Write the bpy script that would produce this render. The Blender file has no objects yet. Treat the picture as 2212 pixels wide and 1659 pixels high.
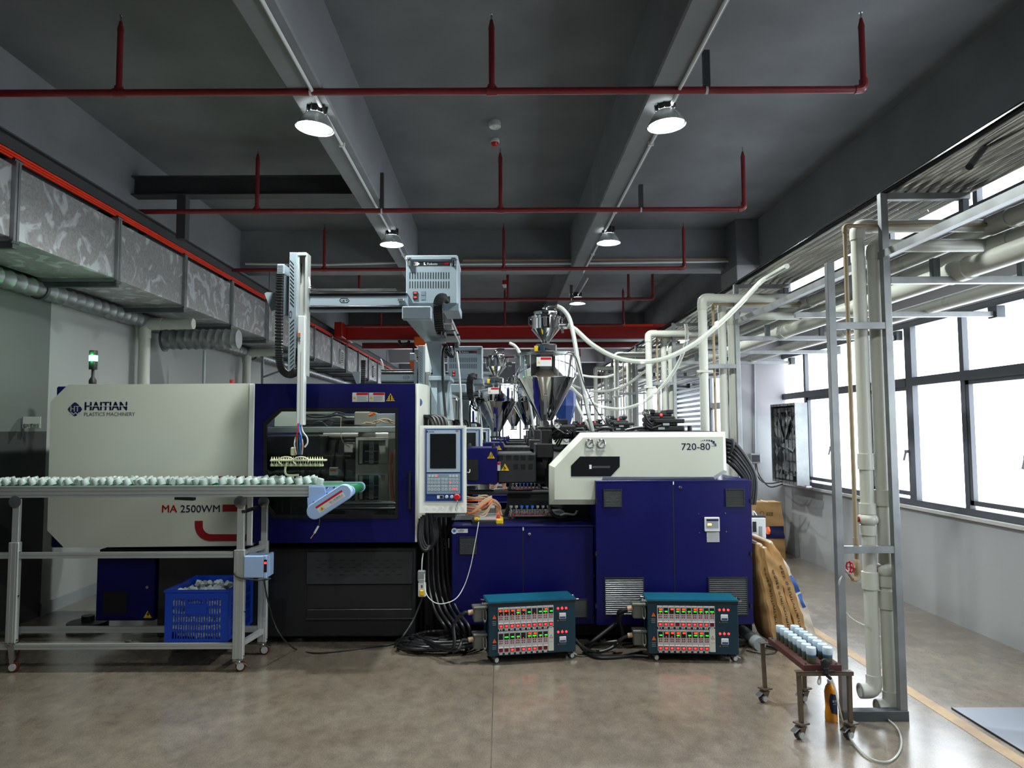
import bpy, math, random
from mathutils import Vector, Matrix
random.seed(7)
PI = math.pi
SC = bpy.context.scene
COL = SC.collection

# ---------------------------------------------------------------- camera
F, CX, CY, HC = 1550.0, 1080.0, 829.5, 1.65
PITCH, ROLL = math.atan(100.5 / F), math.radians(0.25)
_r0, _u0 = Vector((1, 0, 0)), Vector((0, -math.sin(PITCH), math.cos(PITCH)))
FWD = Vector((0, math.cos(PITCH), math.sin(PITCH)))
RIGHT = _r0 * math.cos(ROLL) - _u0 * math.sin(ROLL)
UP = _u0 * math.cos(ROLL) + _r0 * math.sin(ROLL)
EYE = Vector((0, 0, HC))
cd = bpy.data.cameras.new('camera')
cd.sensor_width, cd.lens, cd.shift_x = 36.0, 36.0 * F / 2212, 26.0 / 2212
cd.clip_start, cd.clip_end = 0.05, 200
cam = bpy.data.objects.new('camera', cd)
m = Matrix.Identity(4)
for i in range(3):
    m[i][0], m[i][1], m[i][2] = RIGHT[i], UP[i], -FWD[i]
m.translation = EYE
cam.matrix_world = m
COL.objects.link(cam)
SC.camera = cam

# ---------------------------------------------------------------- world, exposure, light levels
wd = bpy.data.worlds.new('world')
SC.world = wd
wd.use_nodes = True
wd.node_tree.nodes['Background'].inputs[0].default_value = (0.82, 0.9, 1.0, 1)
wd.node_tree.nodes['Background'].inputs[1].default_value = 0.6
SC.view_settings.view_transform = 'Standard'
SC.view_settings.look = 'None'
SC.view_settings.gamma = 1.0
SC.view_settings.use_curve_mapping = False
SC.view_settings.exposure = 0.95
LAMP_W = 12.0          # watts of each high-bay lamp
PANE_E = 3.0           # frosted panes lit by the daylight outside
UPPER_E = 3.0
SC.cycles.use_denoising = True
SC.cycles.max_bounces = 8
SC.cycles.diffuse_bounces = 4
SC.cycles.glossy_bounces = 4
SC.cycles.transparent_max_bounces = 12
SC.cycles.sample_clamp_indirect = 6.0
SC.cycles.caustics_reflective = False
SC.cycles.caustics_refractive = False

# ---------------------------------------------------------------- pixel (2212x1659) to place
def ray(px, py):
    return RIGHT * ((px - CX) / F) + UP * ((CY - py) / F) + FWD
def W(px, py, Y):
    d = ray(px, py); return EYE + d * (Y / d.y)
def WZ(px, py, Z=0.0):
    d = ray(px, py); return EYE + d * ((Z - HC) / d.z)
def WX(px, py, X):
    d = ray(px, py); return EYE + d * (X / d.x)
def R(x0, y0, x1, y1, Y):
    xm, ym = (x0 + x1) / 2, (y0 + y1) / 2
    return W(x0, ym, Y).x, W(x1, ym, Y).x, W(xm, y1, Y).z, W(xm, y0, Y).z
def PXZ(pts, Y):
    return [(W(a, b, Y).x, W(a, b, Y).z) for a, b in pts]

# ---------------------------------------------------------------- materials
def lin(h):
    h = h.lstrip('#'); c = [int(h[i:i + 2], 16) / 255 for i in (0, 2, 4)]
    return tuple(x / 12.92 if x <= 0.04045 else ((x + 0.055) / 1.055) ** 2.4 for x in c)
MATS = {}
def mat(name, col, rough=0.5, metal=0.0, var=0.06, scale=5.0, emit=0.0, bump=0.0, spec=0.5, coat=0.0, stretch=None, rvar=0.08):
    mt = bpy.data.materials.new(name); mt.use_nodes = True
    nt = mt.node_tree; b = nt.nodes['Principled BSDF']
    c = lin(col) if isinstance(col, str) else col
    b.inputs['Roughness'].default_value = rough
    b.inputs['Metallic'].default_value = metal
    b.inputs['Specular IOR Level'].default_value = spec
    b.inputs['Coat Weight'].default_value = coat
    b.inputs['Base Color'].default_value = (*c, 1)
    if var or bump:
        tc = nt.nodes.new('ShaderNodeTexCoord')
        src = tc.outputs['Object']
        if stretch:
            mp = nt.nodes.new('ShaderNodeMapping'); mp.inputs['Scale'].default_value = stretch
            nt.links.new(src, mp.inputs[0]); src = mp.outputs[0]
        n = nt.nodes.new('ShaderNodeTexNoise'); n.inputs['Scale'].default_value = scale; n.inputs['Detail'].default_value = 5
        nt.links.new(src, n.inputs['Vector'])
        rp = nt.nodes.new('ShaderNodeValToRGB')
        rp.color_ramp.elements[0].position, rp.color_ramp.elements[1].position = 0.3, 0.7
        rp.color_ramp.elements[0].color = (*[max(0, x * (1 - var)) for x in c], 1)
        rp.color_ramp.elements[1].color = (*[min(1, x * (1 + var)) for x in c], 1)
        nt.links.new(n.outputs['Fac'], rp.inputs['Fac']); nt.links.new(rp.outputs[0], b.inputs['Base Color'])
        mr = nt.nodes.new('ShaderNodeMapRange')
        mr.inputs['To Min'].default_value, mr.inputs['To Max'].default_value = max(0, rough - rvar), min(1, rough + rvar)
        nt.links.new(n.outputs['Fac'], mr.inputs['Value']); nt.links.new(mr.outputs[0], b.inputs['Roughness'])
        if bump:
            bp = nt.nodes.new('ShaderNodeBump'); bp.inputs['Strength'].default_value = bump; bp.inputs['Distance'].default_value = 0.01
            nt.links.new(n.outputs['Fac'], bp.inputs['Height']); nt.links.new(bp.outputs[0], b.inputs['Normal'])
    if emit:
        b.inputs['Emission Color'].default_value = (*c, 1); b.inputs['Emission Strength'].default_value = emit
    MATS[name] = mt
    return mt
def clear_mat(name, col, clear, rough=0.1, gloss_ior=1.45):
    mt = bpy.data.materials.new(name); mt.use_nodes = True
    nt = mt.node_tree; b = nt.nodes['Principled BSDF']; out = nt.nodes['Material Output']
    c = lin(col)
    b.inputs['Base Color'].default_value = (*c, 1); b.inputs['Roughness'].default_value = rough
    t = nt.nodes.new('ShaderNodeBsdfTransparent'); t.inputs[0].default_value = (*[0.6 + 0.4 * x for x in c], 1)
    mx = nt.nodes.new('ShaderNodeMixShader')
    lw = nt.nodes.new('ShaderNodeFresnel'); lw.inputs[0].default_value = gloss_ior
    mr = nt.nodes.new('ShaderNodeMapRange')
    mr.inputs['To Min'].default_value, mr.inputs['To Max'].default_value = 1 - clear, 1.0
    nt.links.new(lw.outputs[0], mr.inputs['Value']); nt.links.new(mr.outputs[0], mx.inputs[0])
    nt.links.new(t.outputs[0], mx.inputs[1]); nt.links.new(b.outputs[0], mx.inputs[2]); nt.links.new(mx.outputs[0], out.inputs[0])
    MATS[name] = mt
    return mt
def pane_glass(name, tint, gloss=1.0):
    mt = bpy.data.materials.new(name); mt.use_nodes = True
    nt = mt.node_tree; nt.nodes.remove(nt.nodes['Principled BSDF']); out = nt.nodes['Material Output']
    t = nt.nodes.new('ShaderNodeBsdfTransparent'); t.inputs[0].default_value = (*lin(tint), 1)
    g = nt.nodes.new('ShaderNodeBsdfGlossy'); g.inputs['Roughness'].default_value = 0.03
    fr = nt.nodes.new('ShaderNodeFresnel'); fr.inputs[0].default_value = 1.4
    mx = nt.nodes.new('ShaderNodeMixShader')
    nt.links.new(fr.outputs[0], mx.inputs[0]); nt.links.new(t.outputs[0], mx.inputs[1]); nt.links.new(g.outputs[0], mx.inputs[2]); nt.links.new(mx.outputs[0], out.inputs[0])
    MATS[name] = mt
    return mt
M = MATS
mat('white_wall', '#bdbcbb', 0.75, var=0.03, scale=1.2)
mat('cream', '#c6cabd', 0.42, var=0.015, scale=2)
mat('cream_light', '#eef0ea', 0.4, var=0.015)
mat('navy', (0.0022, 0.0024, 0.085), 0.38, var=0.05, scale=3, spec=0.35)
mat('navy_top', (0.008, 0.01, 0.11), 0.3, var=0.05, scale=3)
mat('black_metal', '#131416', 0.5, var=0.12, scale=6)
mat('black_deep', '#0a0a0b', 0.65, var=0.1)
mat('charcoal', '#26282b', 0.5, var=0.1)
mat('black_rubber', '#111214', 0.42, var=0.1, scale=20)
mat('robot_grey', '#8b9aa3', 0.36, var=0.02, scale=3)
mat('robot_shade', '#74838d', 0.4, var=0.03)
mat('steel', '#b9bcbd', 0.22, metal=1.0, var=0.06, scale=4)
mat('mirror_steel', '#c9c9ca', 0.06, metal=1.0, var=0.03, scale=3, rvar=0.03)
mat('chrome', '#d8d8da', 0.12, metal=1.0, var=0.02)
mat('aluminium', '#b4b8b6', 0.4, metal=0.35, var=0.05, scale=3)
mat('alu_dark', '#4a4d4f', 0.5, metal=0.6, var=0.08)
mat('galv', '#979b9c', 0.42, metal=0.75, var=0.18, scale=7)
mat('galv_dark', '#5d6265', 0.5, metal=0.7, var=0.2, scale=7)
mat('pvc', '#c3c5bb', 0.3, var=0.025, scale=3)
mat('tan_pipe', '#9c8a6c', 0.45, var=0.08)
mat('red_pipe', '#7d2226', 0.4, var=0.12, scale=4)
mat('red_beam', '#b0201a', 0.4, var=0.08, scale=2)
mat('red_bar', (1.0, 0.05, 0.012), 0.4, var=0.04)
mat('red', '#c01820', 0.35, var=0.04)
mat('dark_red', '#8e0f1c', 0.4, var=0.03)
mat('orange', '#f0641c', 0.45, var=0.05)
mat('dark_ceiling', '#707275', 0.8, var=0.2, scale=1.3, bump=0.15)
mat('dark_beam', '#808286', 0.75, var=0.14, scale=1.6, bump=0.15)
mat('dark_steel', '#3a3b3d', 0.6, var=0.1)
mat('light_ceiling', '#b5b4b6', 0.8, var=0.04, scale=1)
mat('window_grey', '#5c6068', 0.45, var=0.04)
mat('label_white', '#d6d8d8', 0.5, var=0.02)
mat('label_grey', '#8f9699', 0.5, var=0.02)
mat('yellow', '#e0b81c', 0.45, var=0.03)
mat('ink_black', '#08080a', 0.5, var=0)
mat('ink_navy', '#14164e', 0.45, var=0)
mat('ink_grey', '#54585a', 0.5, var=0)
mat('panel_blue', '#1c3a7c', 0.4, var=0.02)
mat('panel_grey', '#9fb0be', 0.4, var=0.02)
mat('screen_dark', '#16181b', 0.12, var=0.1, scale=3)
mat('key_grey', '#b9c3c8', 0.45, var=0.02)
mat('conveyor_blue', '#a3bfe6', 0.35, var=0.02)
mat('belt_green', '#1d6b45', 0.4, var=0.06)
mat('crate_blue', '#123fb0', 0.35, var=0.04)
mat('teal', '#145a72', 0.32, var=0.05, scale=3)
mat('teal_dark', '#0d3140', 0.4, var=0.05)
mat('module_white', '#b9b7b8', 0.5, var=0.02)
mat('button_red', '#7e2224', 0.5, var=0)
mat('red_glow', (1.0, 0.03, 0.03), 0.4, var=0, emit=1.2)
mat('red_off', (0.16, 0.004, 0.008), 0.35, var=0)
mat('digit_red', (1.0, 0.06, 0.01), 0.4, var=0, emit=1.3)
mat('digit_green', (0.03, 0.9, 0.04), 0.4, var=0, emit=0.9)
mat('amber_glow', (1.0, 0.35, 0.05), 0.4, var=0, emit=4.0)
mat('green_glow', (0.05, 1.0, 0.25), 0.4, var=0, emit=9.0)
mat('lamp_glow', (0.93, 1.0, 0.97), 0.4, var=0, emit=40.0)
mat('lamp_reflector', '#d9e2e0', 0.25, metal=0.6, var=0.02)
mat('kraft', '#b08a58', 0.7, var=0.1, scale=6, bump=0.3)
mat('kraft_light', '#c9a878', 0.7, var=0.08, scale=6, bump=0.3)
mat('paper_white', '#d8d2c6', 0.7, var=0.06, scale=6, bump=0.3)
mat('print_blue', '#2d5aa8', 0.55, var=0.2, scale=12)
mat('brown_board', '#4a2520', 0.6, var=0.2, scale=8)
mat('rusty_steel', '#6b5f52', 0.45, metal=0.6, var=0.2, scale=10)
mat('cup_blue', '#c4d6e4', 0.3, var=0.02)
mat('cup_dark', '#4a5346', 0.3, var=0.15)
mat('cup_ring', '#3c78b4', 0.35, var=0.03)
mat('juice', '#d98a14', 0.12, var=0.12, scale=12)
mat('bottle_label', '#15163a', 0.35, var=0.05)
mat('caster_red', '#5c1c12', 0.4, var=0.1)
mat('grey_plug', '#86888a', 0.5, var=0.06)
mat('connector_grey', '#63645e', 0.45, metal=0.3, var=0.12)
mat('ochre_paint', '#a98a60', 0.4, var=0.2, scale=8)
mat('mat_grey', '#878d99', 0.3, var=0.06, scale=2)
mat('wire_tan', '#c2a184', 0.5, var=0.08)
mat('wire_white', '#d0d2d2', 0.45, var=0.04)
mat('wire_blue', '#2a6fd0', 0.4, var=0.02)
mat('mould_steel', '#b0aba2', 0.4, metal=0.35, var=0.12, scale=6)
mat('rust_edge', '#6a4a36', 0.55, metal=0.4, var=0.2)
mat('gauge_face', '#d5d6d0', 0.4, var=0)
mat('shutter', '#aeb2b8', 0.35, metal=0.7, var=0.08)
mat('gripper_white', '#c9cba8', 0.5, var=0.05)
mat('arm_white', '#e2e8e7', 0.35, var=0.02)
clear_mat('cap_plastic', '#cfe0da', 0.35, 0.25)
clear_mat('clear_hose', '#d8dcd4', 0.42, 0.15)
clear_mat('braided_hose', '#c9ccca', 0.25, 0.3)
pane_glass('door_glass', '#e4e9e7')
pane_glass('small_glass', '#8a9090')

def wall_paint(name, dado, top, dado_col='#7b7d80', base='#bdbcbb'):
    mt = mat(name, base, 0.72, var=0.03, scale=1.2)
    nt = mt.node_tree; b = nt.nodes['Principled BSDF']
    prev = b.inputs['Base Color'].links[0].from_socket
    g = nt.nodes.new('ShaderNodeNewGeometry'); sx = nt.nodes.new('ShaderNodeSeparateXYZ')
    nt.links.new(g.outputs['Position'], sx.inputs[0])
    for lim, col, op in ((dado, dado_col, 'LESS_THAN'), (top, '#6a6c6f', 'GREATER_THAN')):
        c = nt.nodes.new('ShaderNodeMath'); c.operation = op; c.inputs[1].default_value = lim
        nt.links.new(sx.outputs[2], c.inputs[0])
        mx = nt.nodes.new('ShaderNodeMix'); mx.data_type = 'RGBA'
        mx.inputs[7].default_value = (*lin(col), 1)
        nt.links.new(c.outputs[0], mx.inputs[0]); nt.links.new(prev, mx.inputs[6]); prev = mx.outputs[2]
    nt.links.new(prev, b.inputs['Base Color'])
wall_paint('wall_paint', 1.83, 3.92, '#9b9da0', base='#9b999d')
wall_paint('wall_paint_shaded', 1.66, 3.92, '#313334', base='#666a67')  # left wall's shade beneath the duct is put into wall and dado colours
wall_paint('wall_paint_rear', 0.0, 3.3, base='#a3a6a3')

def floor_mat():
    mt = mat('concrete', '#80776a', 0.3, var=0.0, spec=0.7, coat=0.45)
    mt.node_tree.nodes['Principled BSDF'].inputs['Coat Roughness'].default_value = 0.16
    nt = mt.node_tree; b = nt.nodes['Principled BSDF']
    tc = nt.nodes.new('ShaderNodeTexCoord')
    def noise(s, d, stretch=None):
        src = tc.outputs['Object']
        if stretch:
            mp = nt.nodes.new('ShaderNodeMapping'); mp.inputs['Scale'].default_value = stretch
            nt.links.new(src, mp.inputs[0]); src = mp.outputs[0]
        n = nt.nodes.new('ShaderNodeTexNoise'); n.inputs['Scale'].default_value = s; n.inputs['Detail'].default_value = d; n.inputs['Roughness'].default_value = 0.62
        nt.links.new(src, n.inputs['Vector']); return n.outputs['Fac']
    big, mid, fine = noise(0.9, 6), noise(11, 10, (1, 0.7, 1)), noise(130, 4)
    r1 = nt.nodes.new('ShaderNodeValToRGB')
    r1.color_ramp.elements[0].position, r1.color_ramp.elements[1].position = 0.3, 0.72
    r1.color_ramp.elements[0].color = (*lin('#766b5c'), 1); r1.color_ramp.elements[1].color = (*lin('#90867a'), 1)
    nt.links.new(big, r1.inputs[0])
    r2 = nt.nodes.new('ShaderNodeValToRGB')
    r2.color_ramp.elements[0].position, r2.color_ramp.elements[1].position = 0.35, 0.65
    r2.color_ramp.elements[0].color = (0.76, 0.75, 0.74, 1); r2.color_ramp.elements[1].color = (1.06, 1.05, 1.03, 1)
    nt.links.new(mid, r2.inputs[0])
    r3 = nt.nodes.new('ShaderNodeValToRGB')
    r3.color_ramp.elements[0].position, r3.color_ramp.elements[1].position = 0.3, 0.7
    r3.color_ramp.elements[0].color = (0.7, 0.7, 0.7, 1); r3.color_ramp.elements[1].color = (1.2, 1.2, 1.2, 1)
    nt.links.new(fine, r3.inputs[0])
    p = r1.outputs[0]
    for q in (r2, r3):
        mx = nt.nodes.new('ShaderNodeMix'); mx.data_type = 'RGBA'; mx.blend_type = 'MULTIPLY'; mx.inputs[0].default_value = 1
        nt.links.new(p, mx.inputs[6]); nt.links.new(q.outputs[0], mx.inputs[7]); p = mx.outputs[2]
    nt.links.new(p, b.inputs['Base Color'])
    mr = nt.nodes.new('ShaderNodeMapRange'); mr.inputs['To Min'].default_value, mr.inputs['To Max'].default_value = 0.12, 0.30
    nt.links.new(mid, mr.inputs['Value']); nt.links.new(mr.outputs[0], b.inputs['Roughness'])
    bp = nt.nodes.new('ShaderNodeBump'); bp.inputs['Strength'].default_value = 0.06; bp.inputs['Distance'].default_value = 0.01
    nt.links.new(fine, bp.inputs['Height']); nt.links.new(bp.outputs[0], b.inputs['Normal'])
floor_mat()

def duct_mat():
    mt = mat('duct_metal', '#8d9496', 0.36, metal=0.6, var=0)
    nt = mt.node_tree; b = nt.nodes['Principled BSDF']
    tc = nt.nodes.new('ShaderNodeTexCoord')
    v = nt.nodes.new('ShaderNodeTexVoronoi'); v.inputs['Scale'].default_value = 55
    nt.links.new(tc.outputs['Object'], v.inputs['Vector'])
    sv = nt.nodes.new('ShaderNodeSeparateColor'); nt.links.new(v.outputs['Color'], sv.inputs[0])
    n = nt.nodes.new('ShaderNodeTexNoise'); n.inputs['Scale'].default_value = 4.2; n.inputs['Detail'].default_value = 6; n.inputs['Distortion'].default_value = 1.6
    nt.links.new(tc.outputs['Object'], n.inputs['Vector'])
    r = nt.nodes.new('ShaderNodeValToRGB')
    e = r.color_ramp.elements
    e[0].position, e[1].position = 0.53, 0.61
    e[0].color, e[1].color = (0, 0, 0, 1), (1, 1, 1, 1)
    nt.links.new(n.outputs['Fac'], r.inputs[0])
    sp = nt.nodes.new('ShaderNodeMapRange'); sp.inputs['To Min'].default_value, sp.inputs['To Max'].default_value = 0.40, 0.54
    nt.links.new(sv.outputs[0], sp.inputs['Value'])
    cmb = nt.nodes.new('ShaderNodeCombineColor')
    for i in range(3): nt.links.new(sp.outputs[0], cmb.inputs[i])
    mx = nt.nodes.new('ShaderNodeMix'); mx.data_type = 'RGBA'; mx.inputs[7].default_value = (0.86, 0.9, 0.92, 1)
    mu = nt.nodes.new('ShaderNodeMath'); mu.operation = 'MULTIPLY'; mu.inputs[1].default_value = 0.85
    nt.links.new(r.outputs[0], mu.inputs[0]); nt.links.new(mu.outputs[0], mx.inputs[0])
    nt.links.new(cmb.outputs[0], mx.inputs[6]); nt.links.new(mx.outputs[2], b.inputs['Base Color'])
duct_mat()

def pane_mat(name, e):
    mt = bpy.data.materials.new(name); mt.use_nodes = True
    nt = mt.node_tree; b = nt.nodes['Principled BSDF']
    b.inputs['Base Color'].default_value = (0.7, 0.75, 0.8, 1); b.inputs['Roughness'].default_value = 0.35
    b.inputs['Emission Color'].default_value = (0.86, 0.93, 1.0, 1); b.inputs['Emission Strength'].default_value = e
    MATS[name] = mt
pane_mat('frosted_pane', PANE_E); pane_mat('upper_pane', UPPER_E); pane_mat('far_pane', 3.0)

# ---------------------------------------------------------------- mesh building
OFF = {}
LAST = [None]
class MB:
    def __init__(s): s.v, s.f = [], []
    def add(s, vs, fs):
        o = len(s.v); s.v += [Vector(v) for v in vs]; s.f += [tuple(i + o for i in f) for f in fs]; return s
    def box(s, x0, x1, y0, y1, z0, z1, ch=0.0):
        if x0 > x1: x0, x1 = x1, x0
        if y0 > y1: y0, y1 = y1, y0
        if z0 > z1: z0, z1 = z1, z0
        return s.obox(((x0 + x1) / 2, (y0 + y1) / 2, (z0 + z1) / 2), (1, 0, 0), (0, 1, 0), (0, 0, 1), (x1 - x0) / 2, (y1 - y0) / 2, (z1 - z0) / 2, ch)
    def obox(s, c, ax, ay, az, hx, hy, hz, ch=0.0):
        c, ax, ay, az = Vector(c), Vector(ax), Vector(ay), Vector(az)
        P = lambda x, y, z: c + ax * x + ay * y + az * z
        ch = min(ch, hx * .45, hy * .45, hz * .45)
        sg = [(i, j, k) for i in (-1, 1) for j in (-1, 1) for k in (-1, 1)]
        if ch <= 0:
            vs = [P(i * hx, j * hy, k * hz) for i, j, k in sg]
            return s.add(vs, [(0, 1, 3, 2), (4, 6, 7, 5), (0, 4, 5, 1), (2, 3, 7, 6), (0, 2, 6, 4), (1, 5, 7, 3)])
        vs, ix = [], {}
        for g in sg:
            i, j, k = g
            for a in range(3):
                h = [hx - ch, hy - ch, hz - ch]; h[a] += ch
                ix[g, a] = len(vs); vs.append(P(i * h[0], j * h[1], k * h[2]))
        fs = []
        for a in range(3):
            b, d = (a + 1) % 3, (a + 2) % 3
            for sa in (-1, 1):
                q = []
                for sb, sd in ((-1, -1), (1, -1), (1, 1), (-1, 1)):
                    g = [0, 0, 0]; g[a], g[b], g[d] = sa, sb, sd; q.append(ix[tuple(g), a])
                fs.append(tuple(q if sa > 0 else q[::-1]))
            for sa in (-1, 1):
                for sb in (-1, 1):
                    g0, g1 = [0, 0, 0], [0, 0, 0]
                    g0[a], g0[b], g0[d] = sa, sb, -1; g1[a], g1[b], g1[d] = sa, sb, 1
                    q = [ix[tuple(g0), a], ix[tuple(g1), a], ix[tuple(g1), b], ix[tuple(g0), b]]
                    fs.append(tuple(q if sa * sb < 0 else q[::-1]))
        for g in sg:
            q = [ix[g, 0], ix[g, 1], ix[g, 2]]
            fs.append(tuple(q if g[0] * g[1] * g[2] > 0 else q[::-1]))
        return s.add(vs, fs)
    def bar(s, p0, p1, w, h, up=(0, 0, 1), ch=0.0):
        p0, p1 = Vector(p0), Vector(p1); d = (p1 - p0); L = d.length; d.normalize()
        u = Vector(up); sd = d.cross(u)
        if sd.length < 1e-4: sd = d.cross(Vector((0, 1, 0)))
        sd.normalize(); u = sd.cross(d)
        return s.obox((p0 + p1) / 2, d, sd, u, L / 2, w / 2, h / 2, ch)
    def cyl(s, p0, p1, r0, r1=None, n=16):
        p0, p1 = Vector(p0), Vector(p1); r1 = r0 if r1 is None else r1
        return s.lathe(p0, p1 - p0, [(r0, 0), (r1, (p1 - p0).length)], n)
    def lathe(s, c, axis, prof, n=20, cap0=True, cap1=True):
        c, a = Vector(c), Vector(axis).normalized()
        u = a.orthogonal().normalized(); w = a.cross(u)
        o = len(s.v)
        for r, h in prof:
            for k in range(n):
                t = 2 * PI * k / n
                s.v.append(c + a * h + (u * math.cos(t) + w * math.sin(t)) * r)
        for i in range(len(prof) - 1):
            for k in range(n):
                k2 = (k + 1) % n
                s.f.append((o + i * n + k, o + i * n + k2, o + (i + 1) * n + k2, o + (i + 1) * n + k))
        if cap0: s.f.append(tuple(o + k for k in range(n))[::-1])
        if cap1: s.f.append(tuple(o + (len(prof) - 1) * n + k for k in range(n)))
        return s
    def tube(s, pts, r, n=8, smooth=0, closed=False):
        pts = [Vector(p) for p in pts]
        if smooth: pts = spline(pts, smooth, closed)
        o = len(s.v); N = len(pts)
        rr = r if callable(r) else (lambda t: r)
        prev = None
        for i, p in enumerate(pts):
            t = (pts[(i + 1) % N] - pts[i - 1]) if closed or 0 < i < N - 1 else (pts[1] - pts[0] if i == 0 else pts[-1] - pts[-2])
            if t.length < 1e-9: t = Vector((0, 0, 1))
            t.normalize()
            u = t.orthogonal().normalized() if prev is None else (prev - t * prev.dot(t))
            if u.length < 1e-5: u = t.orthogonal()
            u.normalize(); prev = u; w = t.cross(u)
            q = rr(i / max(1, N - 1))
            for k in range(n):
                a = 2 * PI * k / n
                s.v.append(p + (u * math.cos(a) + w * math.sin(a)) * q)
        for i in range(N if closed else N - 1):
            j = (i + 1) % N
            for k in range(n):
                k2 = (k + 1) % n
                s.f.append((o + i * n + k, o + i * n + k2, o + j * n + k2, o + j * n + k))
        if not closed:
            s.f.append(tuple(o + k for k in range(n))[::-1]); s.f.append(tuple(o + (N - 1) * n + k for k in range(n)))
        return s
    def prism(s, poly, y0, y1, fn=None):
        n = len(poly); fn = fn or (lambda a, b, c: (a, c, b))
        vs = [fn(a, b, y0) for a, b in poly] + [fn(a, b, y1) for a, b in poly]
        return s.add(vs, [tuple(range(n)), tuple(range(2 * n - 1, n - 1, -1))] + [(i, i + n, (i + 1) % n + n, (i + 1) % n) for i in range(n)])
    def loft(s, polyA, polyB):
        n = len(polyA)
        return s.add(list(polyA) + list(polyB), [tuple(range(n)), tuple(range(2 * n - 1, n - 1, -1))] + [(i, i + n, (i + 1) % n + n, (i + 1) % n) for i in range(n)])
    def ring(s, outer, inner, y0, y1, fn=None):
        n = len(outer); fn = fn or (lambda a, b, c: (a, c, b))
        vs = [fn(a, b, y) for y in (y0, y1) for P in (outer, inner) for a, b in P]
        fs = []
        for i in range(n):
            j = (i + 1) % n
            fs += [(i, j, n + j, n + i), (2 * n + i, 3 * n + i, 3 * n + j, 2 * n + j), (i, 2 * n + i, 2 * n + j, j), (n + i, n + j, 3 * n + j, 3 * n + i)]
        return s.add(vs, fs)
    def quad(s, a, b, c, d): return s.add([a, b, c, d], [(0, 1, 2, 3)])
    def ball(s, c, r, n=12, sz=1.0):
        prof = [(max(1e-4, r * math.sin(PI * i / n)), -r * sz * math.cos(PI * i / n)) for i in range(n + 1)]
        return s.lathe(c, (0, 0, 1), prof, n * 2)
    def text(s, body, fn, off=0.0):
        vs, fs = text_geo(body)
        n = max(1, len(body)); e = off * 1.4 / n ** .5 * .5
        for d in ((-e, 0, e) if off > 0 else (0,)): s.add([fn(u * (1 - 2 * e) + e + d, v) for u, v in vs], fs)
        return s
    def build(s, name, mt, parent=None, label=None, kind=None, cat=None, group=None, flat=False, ang=35, origin=None):
        me = bpy.data.meshes.new(name)
        if parent is not None:
            o0 = OFF[parent.name]
        elif origin is not None:
            o0 = Vector(origin)
        else:
            xs, ys, zs = [v.x for v in s.v], [v.y for v in s.v], [v.z for v in s.v]
            o0 = Vector(((min(xs) + max(xs)) / 2, (min(ys) + max(ys)) / 2, min(zs)))
        me.from_pydata([tuple(v - o0) for v in s.v], [], s.f)
        import bmesh
        bm = bmesh.new(); bm.from_mesh(me); bmesh.ops.recalc_face_normals(bm, faces=bm.faces[:]); bm.to_mesh(me); bm.free()
        if not flat:
            me.polygons.foreach_set('use_smooth', [True] * len(me.polygons)); me.set_sharp_from_angle(angle=math.radians(ang))
        me.materials.append(MATS[mt] if isinstance(mt, str) else mt)
        ob = bpy.data.objects.new(name, me); COL.objects.link(ob)
        OFF[ob.name] = o0
        if parent is not None: ob.parent = parent
        else: ob.location = o0
        tag(ob, label, cat, group, kind)
        LAST[0] = ob
        return ob

def tag(o, label=None, cat=None, group=None, kind=None):
    if label: o['label'] = label
    if cat: o['category'] = cat
    if group: o['group'] = group
    if kind: o['kind'] = kind
    return o
def thing(name, loc, label=None, cat=None, group=None, kind=None, local=False):
    o = bpy.data.objects.new(name, None); COL.objects.link(o)
    o.empty_display_size = 0.1
    o.location = loc
    OFF[o.name] = Vector((0, 0, 0)) if local else Vector(loc)
    return tag(o, label, cat, group, kind)
CHILD = {}
def copy_tree(o, parent=None):
    c = o.copy(); COL.objects.link(c)
    if parent is not None:
        c.parent = parent; c.matrix_parent_inverse = o.matrix_parent_inverse.copy()
    for ch in list(o.children): copy_tree(ch, c)
    return c
def spline(pts, k=6, closed=False):
    out = []; N = len(pts)
    for i in range(N if closed else N - 1):
        if closed: p0, p1, p2, p3 = pts[i - 1], pts[i], pts[(i + 1) % N], pts[(i + 2) % N]
        else: p0, p1, p2, p3 = pts[max(0, i - 1)], pts[i], pts[i + 1], pts[min(N - 1, i + 2)]
        for j in range(k):
            t = j / k
            out.append(0.5 * ((2 * p1) + (p2 - p0) * t + (2 * p0 - 5 * p1 + 4 * p2 - p3) * t * t + (3 * p1 - p0 - 3 * p2 + p3) * t ** 3))
    if not closed: out.append(pts[-1])
    return out
_TX = {}
def text_geo(body, off=0.0):
    key = (body, off)
    if key not in _TX:
        cu = bpy.data.curves.new('lettering', 'FONT'); cu.body = body; cu.offset = off; cu.resolution_u = 3
        ob = bpy.data.objects.new('lettering', cu); COL.objects.link(ob)
        dg = bpy.context.evaluated_depsgraph_get(); ev = ob.evaluated_get(dg); me = ev.to_mesh()
        vs = [(v.co.x, v.co.y) for v in me.vertices]; fs = [tuple(p.vertices) for p in me.polygons]
        ev.to_mesh_clear(); bpy.data.objects.remove(ob); bpy.data.curves.remove(cu)
        if vs:
            x0, x1 = min(a for a, b in vs), max(a for a, b in vs); y0, y1 = min(b for a, b in vs), max(b for a, b in vs)
            vs = [((a - x0) / max(1e-6, x1 - x0), (b - y0) / max(1e-6, y1 - y0)) for a, b in vs]
        _TX[key] = (vs, fs)
    return _TX[key]
def rect_fn(x0, x1, z0, z1, y):
    return lambda u, v: (x0 + (x1 - x0) * u, y, z0 + (z1 - z0) * v)
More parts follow.
